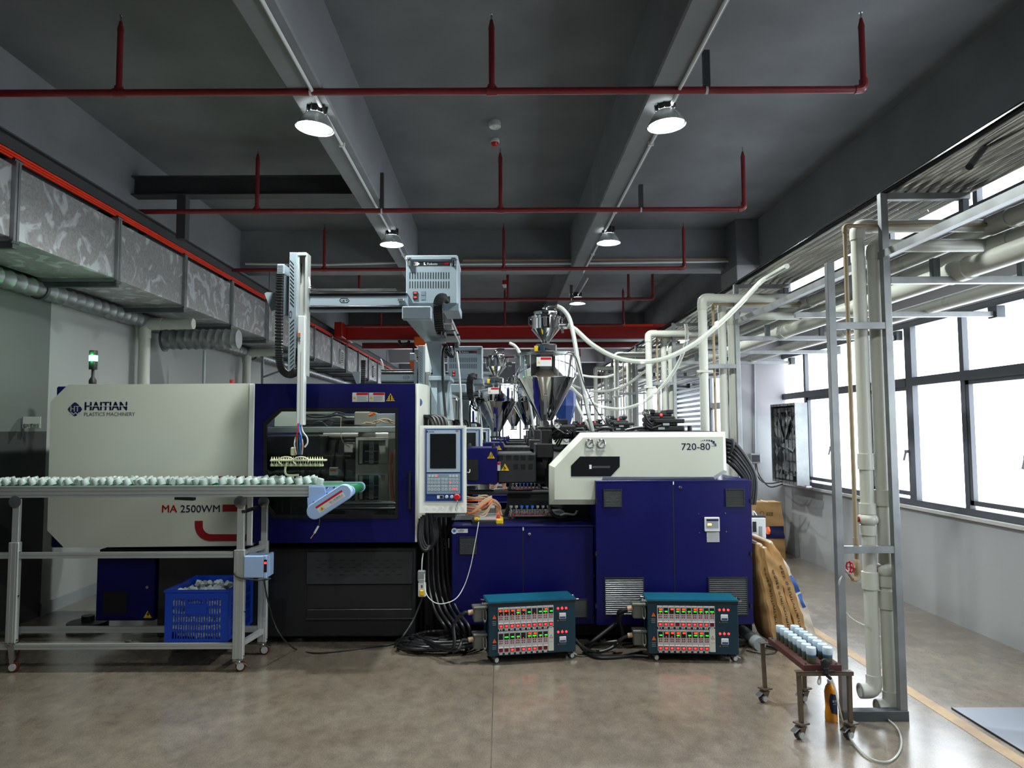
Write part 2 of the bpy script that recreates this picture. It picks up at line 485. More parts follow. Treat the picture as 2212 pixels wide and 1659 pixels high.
def text_px(mb, body, x0, y0, x1, y1, Y, off=0.0):
    a, b, c, d = R(x0, y0, x1, y1, Y)
    return mb.text(body, rect_fn(a, b, c, d, Y), off)
def bx(mb, x0, y0, x1, y1, Y0, Y1, ch=0.0):
    a, b, c, d = R(x0, y0, x1, y1, Y0)
    return mb.box(a, b, Y0, Y1, c, d, ch)
def part(name, mt, parent, x0, y0, x1, y1, Y0, Y1, ch=0.0, label=None, kind=None):
    return bx(MB(), x0, y0, x1, y1, Y0, Y1, ch).build(name, mt, parent, label=label, kind=kind)
def circle(cx, cz, r, n=24): return [(cx + r * math.cos(2 * PI * k / n), cz + r * math.sin(2 * PI * k / n)) for k in range(n)]
# ================================================================ the room
XL, XR, ZC = -4.15, 3.855, 4.57
YB0, YB1 = -3.0, 26.9
ZB = 3.95
fl = MB().box(-4.4, 4.3, YB0, YB1 + .3, -0.15, 0).build('floor', 'concrete', kind='structure', origin=(0, 0, 0), flat=True)
MB().box(2.535, 2.615, -2, 26, 0.0004, 0.0016).build('floor_line', 'ochre_paint', fl, label='worn orange painted aisle line')
MB().box(-0.054, -0.05, -2, 5.6, 0.0003, 0.0009).build('control_joint', 'rusty_steel', fl)
MB().box(-4.4, 4.3, YB0, 17.9, ZC, ZC + .15).build('ceiling', 'dark_ceiling', kind='structure', flat=True)
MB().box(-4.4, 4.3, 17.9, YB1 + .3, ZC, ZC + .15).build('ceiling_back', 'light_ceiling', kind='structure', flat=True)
# beams
def beam(x0, x1, y0, y1, z0, m='dark_beam'):
    global _nb
    _nb += 1
    return MB().box(x0, x1, y0, y1, z0, ZC + .02, .012).build('trim_%d' % _nb, m, kind='structure', flat=True)
_nb = 0
beam(-1.43, -1.185, YB0, 26.8, ZB)
beam(1.03, 1.25, YB0, 26.8, ZB)
beam(XR - .26, XR + .1, YB0, 26.8, 3.83)
beam(XL - .1, -3.77, YB0, 26.8, ZB)
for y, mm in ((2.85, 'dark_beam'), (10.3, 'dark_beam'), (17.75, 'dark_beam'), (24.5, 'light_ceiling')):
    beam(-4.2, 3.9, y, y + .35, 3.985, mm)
# walls
MB().box(XL - .2, XL, YB0, 6.58, 0, ZC).build('wall_left', 'wall_paint_shaded', kind='structure', flat=True)
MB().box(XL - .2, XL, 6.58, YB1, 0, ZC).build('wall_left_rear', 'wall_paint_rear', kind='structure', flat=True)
MB().box(XL, XL + .012, 6.58, 26, 0, .11).build('baseboard_left', 'label_grey', kind='structure', flat=True)
MB().box(-4.4, 4.3, YB0 - .2, YB0, 0, ZC).build('wall_front', 'wall_paint', kind='structure', flat=True)
# right wall, with openings: (y0, y1, z0, z1)
holes = [(.57, 9.88, .934, 2.66), (.57, 9.6, 3.42, 3.9), (10.95, 13.25, .934, 2.66), (10.8, 17, 3.42, 3.9), (13.6, 16.0, 0, 2.75), (16.6, 24, .7, 2.9)]
ys = sorted({YB0, YB1} | {h[0] for h in holes} | {h[1] for h in holes})
zs = sorted({0, ZC} | {h[2] for h in holes} | {h[3] for h in holes})
mb = MB()
for y0, y1 in zip(ys, ys[1:]):
    run = None
    for z0, z1 in zip(zs, zs[1:]):
        solid = not any(h[0] <= y0 and y1 <= h[1] and h[2] <= z0 and z1 <= h[3] for h in holes)
        if solid: run = (run[0], z1) if run else (z0, z1)
        if (not solid or z1 == zs[-1]) and run:
            mb.box(XR, XR + .22, y0, y1, run[0], run[1]); run = None
mb.build('wall_right', 'wall_paint', kind='structure', flat=True)
# back wall
MB().box(-4.4, 4.3, YB1, YB1 + .2, 0, 1.2).box(-4.4, 4.3, YB1, YB1 + .2, 3.25, ZC).build('wall_back', 'wall_paint_rear', kind='structure', flat=True)
MB().box(2.75, 3.05, YB1 - .35, YB1, 0, 4.4, .01).build('trim_pier', 'white_wall', kind='structure', flat=True)
# pier that projects from the right wall
MB().box(3.28, XR + .05, 9.8, 10.5, 0, ZC, .008).build('trim_column', 'wall_paint', kind='structure', flat=True)

_nw = 0
def window(y0, y1, z0, z1, cols, zsplit=None, pane='frosted_pane', X=XR + .05, handle=None, rows=None):
    global _nw
    _nw += 1
    w = thing('window_%d' % _nw, (X, (y0 + y1) / 2, z0), kind='structure')
    f = .055
    fr = MB()
    fr.box(X - .04, X + .04, y0, y1, z0, z0 + f).box(X - .04, X + .04, y0, y1, z1 - f, z1)
    fr.box(X - .04, X + .04, y0, y0 + f, z0 + f, z1 - f).box(X - .04, X + .04, y1 - f, y1, z0 + f, z1 - f)
    fr.build('frame', 'window_grey', w, flat=True)
    zz = [z0 + f] + ([zsplit] if zsplit else []) + (rows or []) + [z1 - f]
    for z in zz[1:-1]:
        MB().box(X - .045, X + .045, y0 + f, y1 - f, z - .04, z + .04).build('transom', 'window_grey', w, flat=True)
    for i in range(1, cols):
        y = y0 + (y1 - y0) * i / cols
        MB().box(X - .035, X + .035, y - .028, y + .028, z0 + f, z1 - f).build('mullion', 'window_grey', w, flat=True)
    for i in range(cols):
        a, b = y0 + (y1 - y0) * i / cols + .029, y0 + (y1 - y0) * (i + 1) / cols - .029
        for c, d in zip(zz, zz[1:]):
            MB().box(X + .012, X + .018, a, b, c + .002, d - .002).build('pane', pane, w, flat=True)
            if zsplit and d > zsplit and 0: pass
            if zsplit and d <= zsplit and i % 2 == 0:      # opening sash set in the lower row
                g = MB()
                for q in ((a, b, c + .03, c + .07), (a, b, d - .075, d - .035), (a, a + .04, c + .03, d - .04), (b - .04, b, c + .03, d - .04)):
                    g.box(X - .028, X + .01, *q)
                g.build('sash', 'window_grey', w, flat=True)
                if handle:
                    MB().box(X - .075, X - .03, a + .0, a + .03, 1.42, 1.45).bar((X - .07, a + .015, 1.435), (X - .09, a + .02, 1.35), .016, .016).build('handle', 'window_grey', w)
    return w
window(.57, 3.67, .934, 2.66, 4, 2.09)
window(3.67, 6.77, .934, 2.66, 4, 2.09, handle=True)
window(6.77, 9.88, .934, 2.66, 4, 2.09, handle=True)
window(.57, 9.6, 3.42, 3.9, 7, pane='upper_pane')
window(10.95, 13.25, .934, 2.66, 3, 2.09)
window(10.8, 17, 3.42, 3.9, 5, pane='upper_pane')
window(16.6, 24, .7, 2.9, 8, rows=[1.4, 2.1])
# far end windows
def back_window(x0, x1, n):
    global _nw
    _nw += 1
    Y = YB1 + .05
    w = thing('window_%d' % _nw, ((x0 + x1) / 2, Y, 1.2), kind='structure')
    fr = MB()
    for q in ((x0, x1, 1.2, 1.26), (x0, x1, 3.19, 3.25), (x0, x0 + .06, 1.26, 3.19), (x1 - .06, x1, 1.26, 3.19)): fr.box(q[0], q[1], Y - .04, Y + .04, q[2], q[3])
    fr.build('frame', 'window_grey', w, flat=True)
    for i in range(n):
        a, b = x0 + (x1 - x0) * i / n + .03, x0 + (x1 - x0) * (i + 1) / n - .03
        for c, d in ((1.26, 2.2), (2.26, 3.19)):
            MB().box(a, b, Y + .01, Y + .02, c, d).build('pane', 'far_pane', w, flat=True)
        if i: MB().box(a - .06, a, Y - .03, Y + .03, 1.26, 3.19).build('mullion', 'window_grey', w, flat=True)
    MB().box(x0, x1, Y - .035, Y + .035, 2.19, 2.27).build('transom', 'window_grey', w, flat=True)
back_window(-4.0, -1.3, 4); back_window(-1.2, 1.4, 4); back_window(1.5, 4.0, 4)
MB().box(-1.3, -1.2, YB1, YB1 + .2, 1.2, 3.25).box(1.4, 1.5, YB1, YB1 + .2, 1.2, 3.25).box(-4.4, -4, YB1, YB1 + .2, 1.2, 3.25).box(4, 4.3, YB1, YB1 + .2, 1.2, 3.25).build('wall_back_pier', 'wall_paint_rear', kind='structure', flat=True)
# window sill
MB().box(XR - .03, XR + .06, .5, 9.9, .9, .934, .004).build('trim_sill', 'white_wall', kind='structure')
# roller shutter in the right wall
sh = thing('roller_shutter', (XR, 14.8, 0), 'silver ribbed roller shutter closed in the window wall beyond the pier', 'shutter')
for i in range(27):
    z = .02 + i * .1
    MB().prism([(XR + .06, z), (XR + .035, z + .02), (XR + .035, z + .075), (XR + .06, z + .096), (XR + .09, z + .05)], 13.65, 15.95, fn=lambda a, b, c: (a, c, b)).build('slat', 'shutter', sh, flat=True)
MB().box(XR - .04, XR + .1, 13.6, 16, 2.7, 2.95, .01).build('shutter_box', 'shutter', sh)
for y in (13.62, 15.98): MB().box(XR - .01, XR + .1, y - .03, y + .03, 0, 2.72).build('guide_rail', 'window_grey', sh)
# ================================================================ lamps, pipes and rails under the ceiling
def high_bay(x, y, z, label, tilt=0.0, pw=1.0):
    t = thing('high_bay_lamp', (x, y, z), label, 'lamp', 'high bay lamps under the beams', local=True)
    r = .135
    MB().lathe((0, 0, 0), (0, 0, 1), [(r, 0), (r * .97, .012), (r * .8, .055), (r * .58, .095), (r * .5, .105), (r * .46, .1), (r * .54, .09), (r * .76, .05), (r * .93, .012)], 28, cap0=False, cap1=False).build('reflector', 'lamp_reflector', t)
    MB().lathe((0, 0, .045), (0, 0, 1), [(.001, -.03), (.05, -.024), (.074, .0), (.078, .03), (.06, .055)], 20).build('bulb', 'lamp_glow', t)
    g = MB().lathe((0, 0, .1), (0, 0, 1), [(.05, 0), (.062, .01), (.058, .09), (.03, .1)], 18)
    for k in range(10):
        a = 2 * PI * k / 10; g.obox((.062 * math.cos(a), .062 * math.sin(a), .15), (math.cos(a), math.sin(a), 0), (-math.sin(a), math.cos(a), 0), (0, 0, 1), .014, .002, .04)
    g.build('housing', 'charcoal', t)
    MB().tube([(0, 0, .2), (0, 0, .23), (0, 0, .1 + (ZB - z) * .55), (0, 0, ZB - z)], .006, 6).build('suspension', 'label_grey', t)
    t.rotation_euler = (0, tilt, 0)
    ld = bpy.data.lights.new('lamp_light', 'SPOT'); ld.energy = LAMP_W * 12 * pw; ld.spot_size = math.radians(150); ld.spot_blend = .5; ld.shadow_soft_size = .07; ld.color = (.94, 1, .965)
    lo = bpy.data.objects.new('lamp_light', ld); COL.objects.link(lo); lo.parent = t; lo.location = (0, 0, -.01)
    return t
high_bay(-1.306, 4.96, 3.79, 'lit high bay lamp under the beam left of the smoke detector, tilted, larger one', .1)
high_bay(1.19, 4.96, 3.8, 'lit high bay lamp under the beam right of the smoke detector, larger one', -.06)
high_bay(-1.24, 8.15, 3.79, 'smaller lit high bay lamp above the handling robot with the control box')
high_bay(1.26, 8.15, 3.8, 'smaller lit high bay lamp on the right beam, before the cross beam')
high_bay(-1.25, 12.06, 3.79, 'high bay lamp behind the control box of the robot, beyond the cross beam')
high_bay(1.32, 12.06, 3.79, 'smallest lit high bay lamp beyond the cross beam, above the steel hopper')
high_bay(-1.3, 1.8, 3.79, 'lit high bay lamp above the open floor on the beam nearer the duct', pw=.5)
high_bay(1.2, 1.8, 3.79, 'lit high bay lamp above the open floor on the beam nearer the windows', pw=.5)

def conduit(name, pts, r, label, mt='label_white', clips=()):
    t = thing(name, pts[0], label, 'conduit')
    MB().tube(pts, r, 8).build('tube', mt, t)
    for p in clips: MB().box(p[0] - r * 1.8, p[0] + r * 1.8, p[1] - .012, p[1] + .012, p[2] - r * 1.3, p[2] + r * 2).build('clip', mt, t)
    return t
conduit('ceiling_conduit', [(-1.255, -2, 3.935), (-1.255, 10.28, 3.935)], .0125, 'thin white conduit along the underside of the beam above the robot', clips=[(-1.255, y, 3.935) for y in (2, 3.6, 5.6, 7.4, 9.2)])
conduit('ceiling_conduit', [(1.215, -2, 3.935), (1.215, 10.28, 3.935)], .0125, 'thin white conduit along the underside of the beam nearer the windows', clips=[(1.215, y, 3.935) for y in (2, 3.6, 5.6, 7.4, 9.2)])
conduit('ceiling_conduit', [(1.33, 10.7, 3.93), (1.3, 17.7, 3.93)], .0125, 'thin white conduit running on past the cross beam')
a = [W(530, 570, 10.15), W(700, 572, 10.15), W(880, 567, 10.15), W(1000, 571, 10.15), W(1270, 569, 10.15), W(1620, 564, 10.15), W(1627, 566, 10.15), W(1628, 602, 10.15)]
conduit('cross_conduit', a, .016, 'thick white conduit across the cross beam with a drop at the pier')
a = [W(1000, 562, 10.2), W(1630, 559, 10.2), W(1636, 562, 10.2), W(1636, 608, 10.2)]
conduit('cross_conduit', a, .02, 'brown pipe across the cross beam turning down at the pier', 'tan_pipe')

# fire sprinkler rows
def sprinkler_row(Y, z, x0, x1, risers, label, top=4.45, r=.024, hangers=()):
    t = thing('sprinkler_pipe', ((x0 + x1) / 2, Y, z), label, 'pipe', 'red sprinkler pipes')
    MB().cyl((x0, Y, z), (x1, Y, z), r, n=12).build('main_pipe', 'red_pipe', t)
    for x in risers:
        if abs(x - x1) < .05:
            MB().tube([(x - .06, Y, z), (x - .02, Y, z + .006), (x, Y, z + .03), (x, Y, z + .07)], r * 1.2, 10, 4).build('elbow', 'red_pipe', t)
        else:
            MB().cyl((x - .035, Y, z), (x + .035, Y, z), r * 1.25, n=12).cyl((x, Y, z), (x, Y, z + .04), r * 1.25, n=12).build('tee', 'red_pipe', t)
        MB().lathe((x, Y, z), (0, 0, 1), [(r * .85, 0), (r * .85, top - z - .1), (r * .95, top - z - .08), (r * .4, top - z - .02)], 12).build('riser', 'red_pipe', t)
        MB().cyl((x, Y, top - .02), (x, Y, top + .02), r * .25, n=8).cyl((x, Y, top + .02), (x, Y, top + .024), r * .6, n=10).build('sprinkler_head', 'steel', t)
    for x, zt in hangers:
        MB().box(x - .02, x + .02, Y - .028, Y + .02, z + .02, zt).build('hanger', 'dark_steel', t, flat=True)
        MB().lathe((x - .008, Y, z), (1, 0, 0), [(r * 1.06, 0), (r * 1.12, 0), (r * 1.12, .016), (r * 1.06, .016)], 12).build('pipe_clip', 'label_white', t)
    return t
x_ = lambda px, py, Y: W(px, py, Y).x
z_ = lambda px, py, Y: W(px, py, Y).z
sprinkler_row(4.7, z_(1062, 197, 4.7), -4.0, x_(1864, 187, 4.7), [x_(258, 150, 4.7), x_(1062, 150, 4.7), x_(1864, 150, 4.7)], 'red sprinkler pipe nearest the open floor, above the two larger lamps', hangers=[(x_(672, 130, 4.7), z_(672, 72, 4.7)), (x_(1525, 150, 4.7), z_(1525, 112, 4.7))])
sprinkler_row(7.03, z_(1080, 454, 7.03), -4.0, x_(1606, 448, 7.03), [x_(556, 400, 7.03), x_(1081, 400, 7.03), x_(1606, 400, 7.03)], 'red sprinkler pipe second from the open floor, between the two lamp pairs', top=z_(1081, 326, 7.03), hangers=[(x_(825, 400, 7.03), z_(825, 375, 7.03)), (x_(1384, 420, 7.03), z_(1384, 400, 7.03))])
sprinkler_row(9.35, z_(1088, 581, 9.35), -3.7, x_(1477, 575, 9.35), [x_(701, 530, 9.35), x_(1088, 530, 9.35), x_(1477, 530, 9.35)], 'red sprinkler pipe just before the cross beam', top=z_(1088, 487, 9.35))
sprinkler_row(11.3, z_(1090, 647, 11.3), -3.2, x_(1410, 640, 11.3), [x_(1097, 620, 11.3), x_(1358, 650, 11.3), x_(1410, 620, 11.3), x_(776, 610, 11.3)], 'red sprinkler pipe beyond the cross beam at the smallest lamp', top=4.4, hangers=[(1.14, 3.96), (-1.3, 3.96)])
sprinkler_row(13.8, 3.68, -3.0, 2.4, [-2.3, .1, 2.4], 'red sprinkler pipe just in front of the red crane girder', top=4.4, hangers=[(1.14, 3.96), (-1.3, 3.96)])
t = sprinkler_row(20.5, 3.75, -2.5, 2.3, [-2.3, .1, 2.3], 'thin red sprinkler pipe under the pale rear ceiling', top=4.5, r=.02)
t = thing('drop_pipe', (2.3, 22, 3.2), 'red drop pipe forming a square bend at the rear', 'pipe')
MB().tube([(2.35, 22, 4.575), (2.35, 22, 3.38), (2.3, 22, 3.3), (1.3, 22, 3.3)], .03, 8).build('bend', 'red_pipe', t)
MB().tube([(1.5, 22, 3.3), (1.5, 22, 2.4)], .03, 8).build('drop', 'red_pipe', t)

# detector and sounder
p = WZ(1069, 262, ZC)
t = thing('smoke_detector', p, 'white round smoke detector on the dark ceiling, larger of the pair', 'detector')
MB().lathe(p, (0, 0, -1), [(.052, 0), (.056, .01), (.056, .055), (.05, .062), (.04, .062), (.038, .05), (.001, .048)], 24).build('body', 'label_white', t)
MB().cyl(p + Vector((-.012, -.02, -.0505)), p + Vector((-.012, -.02, -.056)), .012).build('sensor', 'label_grey', t)
p = WZ(1069, 301, ZC)
t = thing('fire_sounder', p, 'small fire sounder with a red dome on the dark ceiling', 'alarm')
MB().lathe(p, (0, 0, -1), [(.045, 0), (.047, .03), (.043, .036)], 24).build('base', 'label_white', t)
MB().lathe(p + Vector((0, 0, -.034)), (0, 0, -1), [(.041, 0), (.036, .016), (.022, .034), (.001, .036)], 24).build('dome', 'red', t)
p = W(1091, 606, 11.6)
t = thing('fire_sounder', p, 'small red and white sounder hung beyond the cross beam', 'alarm')
MB().cyl(p, p + Vector((0, 0, -.07)), .045).build('base', 'red', t)
MB().cyl(p + Vector((0, 0, -.071)), p + Vector((0, 0, -.11)), .05, .03).build('dome', 'label_white', t)
MB().cyl(p + Vector((0, 0, .001)), (p.x, p.y, ZC), .008, n=8).build('stem', 'label_white', t)

# steel beam carried between the wall beam and the ceiling beam
t = thing('support_beam', (-2.6, 7.25, 4.02), 'dark steel cross beam high beside the duct with a hanging post', 'beam')
a, b, zb, zt = R(278, 380, 772, 421, 7.22)
MB().box(a, -1.43, 7.2, 7.36, zb, zb + .012).box(a, -1.43, 7.2, 7.36, zt - .012, zt).box(a, -1.43, 7.27, 7.29, zb, zt).build('web', 'dark_steel', t, flat=True)
a, b, zb2, zt2 = R(383, 421, 402, 516, 7.24)
MB().box(a, b, 7.22, 7.32, zb2, zb).build('post', 'dark_steel', t, flat=True)
a, b, zb2, zt2 = R(262, 372, 280, 452, 7.24)
MB().box(a, b, 7.22, 7.34, zb2, zt2).build('end_plate', 'dark_steel', t, flat=True)

# overhead crane
def runway(x, label, sgn, ya=2):
    t = thing('crane_runway', (x, 12, 3.67), label, 'crane runway')
    MB().box(x - .05, x + .05, ya, 26, 3.675, 3.687).box(x - .05, x + .05, ya, 26, 3.783, 3.795).box(x - .012, x + .012, ya, 26, 3.687, 3.783).build('girder', 'dark_steel', t, flat=True)
    for k in range(3):
        MB().box(x + sgn * (.06 + .0) - .008, x + sgn * .06 + .008, ya, 26, 3.602 + k * .021, 3.618 + k * .021, .003).build('conductor_bar', 'red_bar', t, flat=True)
    for y in range(int(ya) + 1, 26, 2):
        MB().box(x - .03, x + sgn * .05, y - .015, y + .015, 3.6, 3.675).build('bracket', 'dark_steel', t, flat=True)
    for y in [q for q in (4.2, 6.9, 9.9, 14, 17.3, 21.5, 24.2) if q > ya]:
        MB().box(x - sgn * .3, x - sgn * .02, y - .05, y + .05, 3.66, 3.675).box(x - sgn * .3, x - sgn * .22, y - .05, y + .05, 3.66, ZB).build('corbel', 'dark_steel', t, flat=True)
runway(-3.54, 'dark crane runway with red conductor bars above the duct', 1)
runway(3.45, 'dark crane runway along the window side above the corrugated tray', -1, 10.6)
t = thing('overhead_crane', (0, 15, 3.54), 'red overhead crane girder spanning the hall behind the hoppers', 'crane')
a, b, zb, zt = R(748, 700, 1446, 733, 15)
MB().box(a, b, 15, 15.3, zb, zt, .01).build('bridge_girder', 'red_beam', t)
MB().box(a + .1, b - .1, 14.93, 15.33, zb - .022, zb).build('lower_flange', 'label_grey', t, flat=True)  # pale grey paints the light reflected off the red girder's flange
MB().box(b, b + .16, 14.85, 15.4, zb + .02, zt, .01).cyl((b + .08, 14.85, zb + .15), (b + .08, 14.83, zb + .15), .07).build('end_carriage', 'red_beam', t)
MB().box(a - .16, a, 14.6, 15.7, zb + .02, zt, .01).build('end_carriage', 'red_beam', t)
a2, b2, _, zz = R(965, 701, 1410, 707, 14.97)
MB().box(a2, b2, 14.95, 14.99, zz - .05, zz, .005).build('conductor_bar', 'red_bar', t)
a2, b2, _, zz = R(785, 703, 880, 709, 14.97)
MB().box(a2, b2, 14.95, 14.99, zz - .05, zz, .005).build('conductor_bar', 'red_bar', t)
MB().box(a + .2, b - .3, 15.7, 15.95, zb - .1, zt - .1, .01).build('rear_girder', 'red_pipe', t)
a, b, zb, zt = R(898, 730, 928, 750, 14.8)
MB().box(a, b, 14.5, 15.6, zb, zt, .02).build('hoist', 'orange', t)
c = W(893, 790, 14.9)
MB().tube([W(893, 745, 14.9), W(893, 783, 14.9)], .02, 6).build('chain', 'charcoal', t)
MB().loft([c + Vector(v) for v in ((-.09, -.05, .1), (.09, -.05, .1), (.09, .05, .1), (-.09, .05, .1))], [c + Vector(v) for v in ((-.03, -.03, -.08), (.03, -.03, -.08), (.03, .03, -.08), (-.03, .03, -.08))]).tube([c + Vector((0, 0, -.07)), c + Vector((0, 0, -.16)), c + Vector((.04, 0, -.2)), c + Vector((.06, 0, -.15))], .02, 6).build('hook_block', 'orange', t)
t2 = MB().tube([W(862, 735, 14.8), W(866, 744, 14.8), W(880, 742, 14.8), W(884, 736, 14.8)], .03, 6, 4).build('festoon_cable', 'black_rubber', t)

# ================================================================ air duct and pipes on the left wall
t = thing('air_duct', (-3.68, 12, 2.99), 'galvanized square air duct with bolted flanges along the wall behind the machines', 'duct')
dx0, dx1, dz0, dz1 = -4.0, -3.36, 2.99, 3.50
y = 4.87 - 1.335 * 2
k = 0
while y < 24:
    y2 = y + 1.335
    MB().box(dx0, dx1, y + .012, y2 - .012, dz0, dz1, .004).build('duct_section', 'duct_metal', t, flat=True)
    fm = MB()
    for q in ((dx0 - .03, dx1 + .03, dz0 - .03, dz0), (dx0 - .03, dx1 + .03, dz1, dz1 + .03), (dx0 - .03, dx0, dz0, dz1), (dx1, dx1 + .03, dz0, dz1)):
        fm.box(q[0], q[1], y2 - .028, y2 - .004, q[2], q[3]).box(q[0], q[1], y2 + .004, y2 + .028, q[2], q[3])
    fm.build('flange', 'galv', t, flat=True)
    mb = MB()
    for (xx, zz) in ((dx1 + .03, dz0 - .03), (dx1 + .03, dz1 + .03)): mb.cyl((xx - .012, y2 - .04, zz), (xx - .012, y2 + .04, zz), .014, n=8)
    mb.build('corner_clip', 'galv_dark', t)
    if k >= 1:
        MB().box(dx0 - .02, dx1 + .02, y2 - .02, y2 + .02, dz0 - .075, dz0 - .035).build('hanger_bar', 'galv_dark', t, flat=True)
        MB().cyl((dx1 + .045, y2, dz0 - .06), (dx1 + .045, y2, ZB if False else 3.98), .006, n=6).build('hanger_rod', 'galv_dark', t) if k in (5, 9, 13) else None
    y = y2; k += 1
for yy in (10.72, 15.1, 19.0, 22.6):
    v = MB()
    y0, y1, z0, z1 = yy - .17, yy + .17, 3.06, 3.36
    for q in ((y0, y1, z0, z0 + .03), (y0, y1, z1 - .03, z1), (y0, y0 + .03, z0, z1), (y1 - .03, y1, z0, z1)): v.box(dx1 + .001, dx1 + .035, q[0], q[1], q[2], q[3])
    g = v.build('vent_grille', 'cream_light', t, label='white louvred outlet', flat=True)
    s = MB().box(dx1 + .002, dx1 + .006, y0 + .02, y1 - .02, z0 + .02, z1 - .02).build('vent_opening', 'black_deep', g)
    for i in range(6):
        zz = z0 + .05 + i * .04
        MB().box(dx1 + .008, dx1 + .03, y0 + .03, y1 - .03, zz, zz + .014).build('louver', 'cream_light', g)
t = thing('spiral_pipe', (-4.02, 12, 2.9), 'thin galvanized spiral pipe running under the duct beside the wall', 'pipe')
prof = []
L, step = 21.0, .035
n_ = int(L / step)
for i in range(n_):
    prof.append((.071 if i % 4 else .084, i * step))
MB().lathe((-4.03, 3, 2.9), (0, 1, 0), prof, 14).build('pipe_body', 'galv', t)
for y in (6.2, 8.9, 11.6, 14.3): MB().lathe((-4.03, y, 2.9), (0, 1, 0), [(.09, 0), (.09, .04)], 14).build('coupling', 'galv_dark', t)
t = thing('spiral_branch', (-3.6, 8.5, 2.76), 'short wide spiral pipe with a round flange under the duct', 'pipe')
prof = [(.113 if i % 3 else .125, i * .03) for i in range(30)]
MB().lathe((-3.98, 8.5, 2.75), (1, 0, 0), prof, 20).build('pipe_body', 'galv', t)
MB().lathe((-4.0, 8.5, 2.75), (1, 0, 0), [(.145, 0), (.145, .015)], 24).build('flange', 'galv_dark', t)
def wall_pipe(px, Y, ztop, label, r=.062):
    x = W(px, 780, Y).x
    t = thing('wall_pipe', (x, Y, 0), label, 'pipe')
    MB().cyl((x, Y, 0), (x, Y, ztop - .1), r, n=16).build('vertical_pipe', 'pvc', t)
    MB().tube([(x, Y, ztop - .16), (x, Y, ztop - .06), (x + .03, Y, ztop - .01), (x + .1, Y, ztop), (x + .2, Y, ztop)], r * 1.12, 14, 4).build('elbow', 'pvc', t)
    MB().cyl((x + .18, Y, ztop), (x + .55, Y, ztop), r, n=16).build('branch_pipe', 'pvc', t)
wall_pipe(311, 8.06, 2.87, 'white plastic pipe with an elbow up the wall behind the cream cover')
wall_pipe(533, 11.3, 2.9, 'white plastic pipe with an elbow up the wall behind the blue door')
conduit('wall_conduit', [(W(441, 790, 8.8).x, 8.8, 0), (W(441, 790, 8.8).x, 8.8, 2.65)], .018, 'thin grey conduit between the two white wall pipes', 'label_grey')
# bracket frame behind the robot arm
t = thing('wall_bracket', (-3.9, 11.8, 2.4), 'grey angle bracket with a diagonal strut on the wall behind the robot', 'bracket')
MB().bar(W(565, 763, 11.8), W(625, 763, 11.8), .04, .04).build('arm', 'label_grey', t)
MB().bar(W(568, 815, 11.8), W(622, 795, 11.8), .03, .03).build('strut', 'label_grey', t)
MB().bar(W(567, 760, 11.8), W(567, 900, 11.8), .04, .04, up=(1, 0, 0)).build('upright', 'label_grey', t)
# wall sign
t = thing('wall_sign', W(67, 915, 6.35), 'small white paper sign with black characters on the wall by the cream cover', 'sign')
Ys = 6.2
pl = MB(); bx(pl, 48, 900, 88, 925, Ys, Ys + .004); pl.build('sheet', 'label_white', t)
text_px(MB(), '临时摆放区', 50, 915, 85, 925, Ys - .001, .01).build('lettering', 'ink_black', t)
bx(MB(), 47, 900, 48.4, 945, Ys, Ys + .02).build('pole', 'charcoal', t)
# ================================================================ injection moulding machine
Y0 = 5.62
def tri_sign(parent, cx, cy, s, Y, name='warning_sign', glyph='!', m='yellow'):
    """triangular warning sticker, s = width in photo pixels"""
    P = PXZ([(cx - s / 2, cy + s * .43), (cx + s / 2, cy + s * .43), (cx, cy - s * .43)], Y)
    q = PXZ([(cx - s * .4, cy + s * .37), (cx + s * .4, cy + s * .37), (cx, cy - s * .32)], Y)
    o = MB().prism(P, Y - .002, Y).build(name, m, parent, flat=True)
    b = MB().ring([(x, z) for x, z in P], [(x, z) for x, z in q], Y - .0032, Y - .0021)
    o2 = b.build('border', 'ink_black' if m == 'yellow' else 'dark_red', o, flat=True) if OFFDEPTH.get(parent.name, 0) < 1 else None
    g = MB()
    text_px(g, glyph, cx - s * .1, cy - s * .14, cx + s * .1, cy + s * .3, Y - .004, .02)
    (g.build('symbol', 'ink_black', o, flat=True) if OFFDEPTH.get(parent.name, 0) < 1 else None)
    return o
OFFDEPTH = {}
def vent(parent, x0, y0, x1, y1, Y, n, name='vent_grille'):
    a, b, c, d = R(x0, y0, x1, y1, Y)
    f = .006
    g = MB().ring([(a, c), (b, c), (b, d), (a, d)], [(a + f, c + f), (b - f, c + f), (b - f, d - f), (a + f, d - f)], Y - .014, Y + .002).build(name, 'charcoal', parent, flat=True)
    MB().box(a + f, b - f, Y - .002, Y, c + f, d - f).build('backing', 'black_deep', g, flat=True)
    s = MB()
    for i in range(n):
        z = c + f + (d - c - 2 * f) * (i + .5) / n; h = (d - c) / n * .3
        s.add([(a + f, Y - .003, z + h), (b - f, Y - .003, z + h), (b - f, Y - .013, z - h), (a + f, Y - .013, z - h), (a + f, Y - .001, z + h * .6), (b - f, Y - .001, z + h * .6), (b - f, Y - .010, z - h * 1.4), (a + f, Y - .010, z - h * 1.4)],
              [(0, 1, 2, 3), (4, 5, 6, 7), (3, 2, 6, 7), (0, 1, 5, 4)])
    s.build('slats', 'vent_slat', g, kind='stuff', flat=True)
    return g
mat('key_gap', '#7d909f', 0.45, var=0)
mat('vent_slat', '#6f7274', 0.35, metal=0.5, var=0.05)
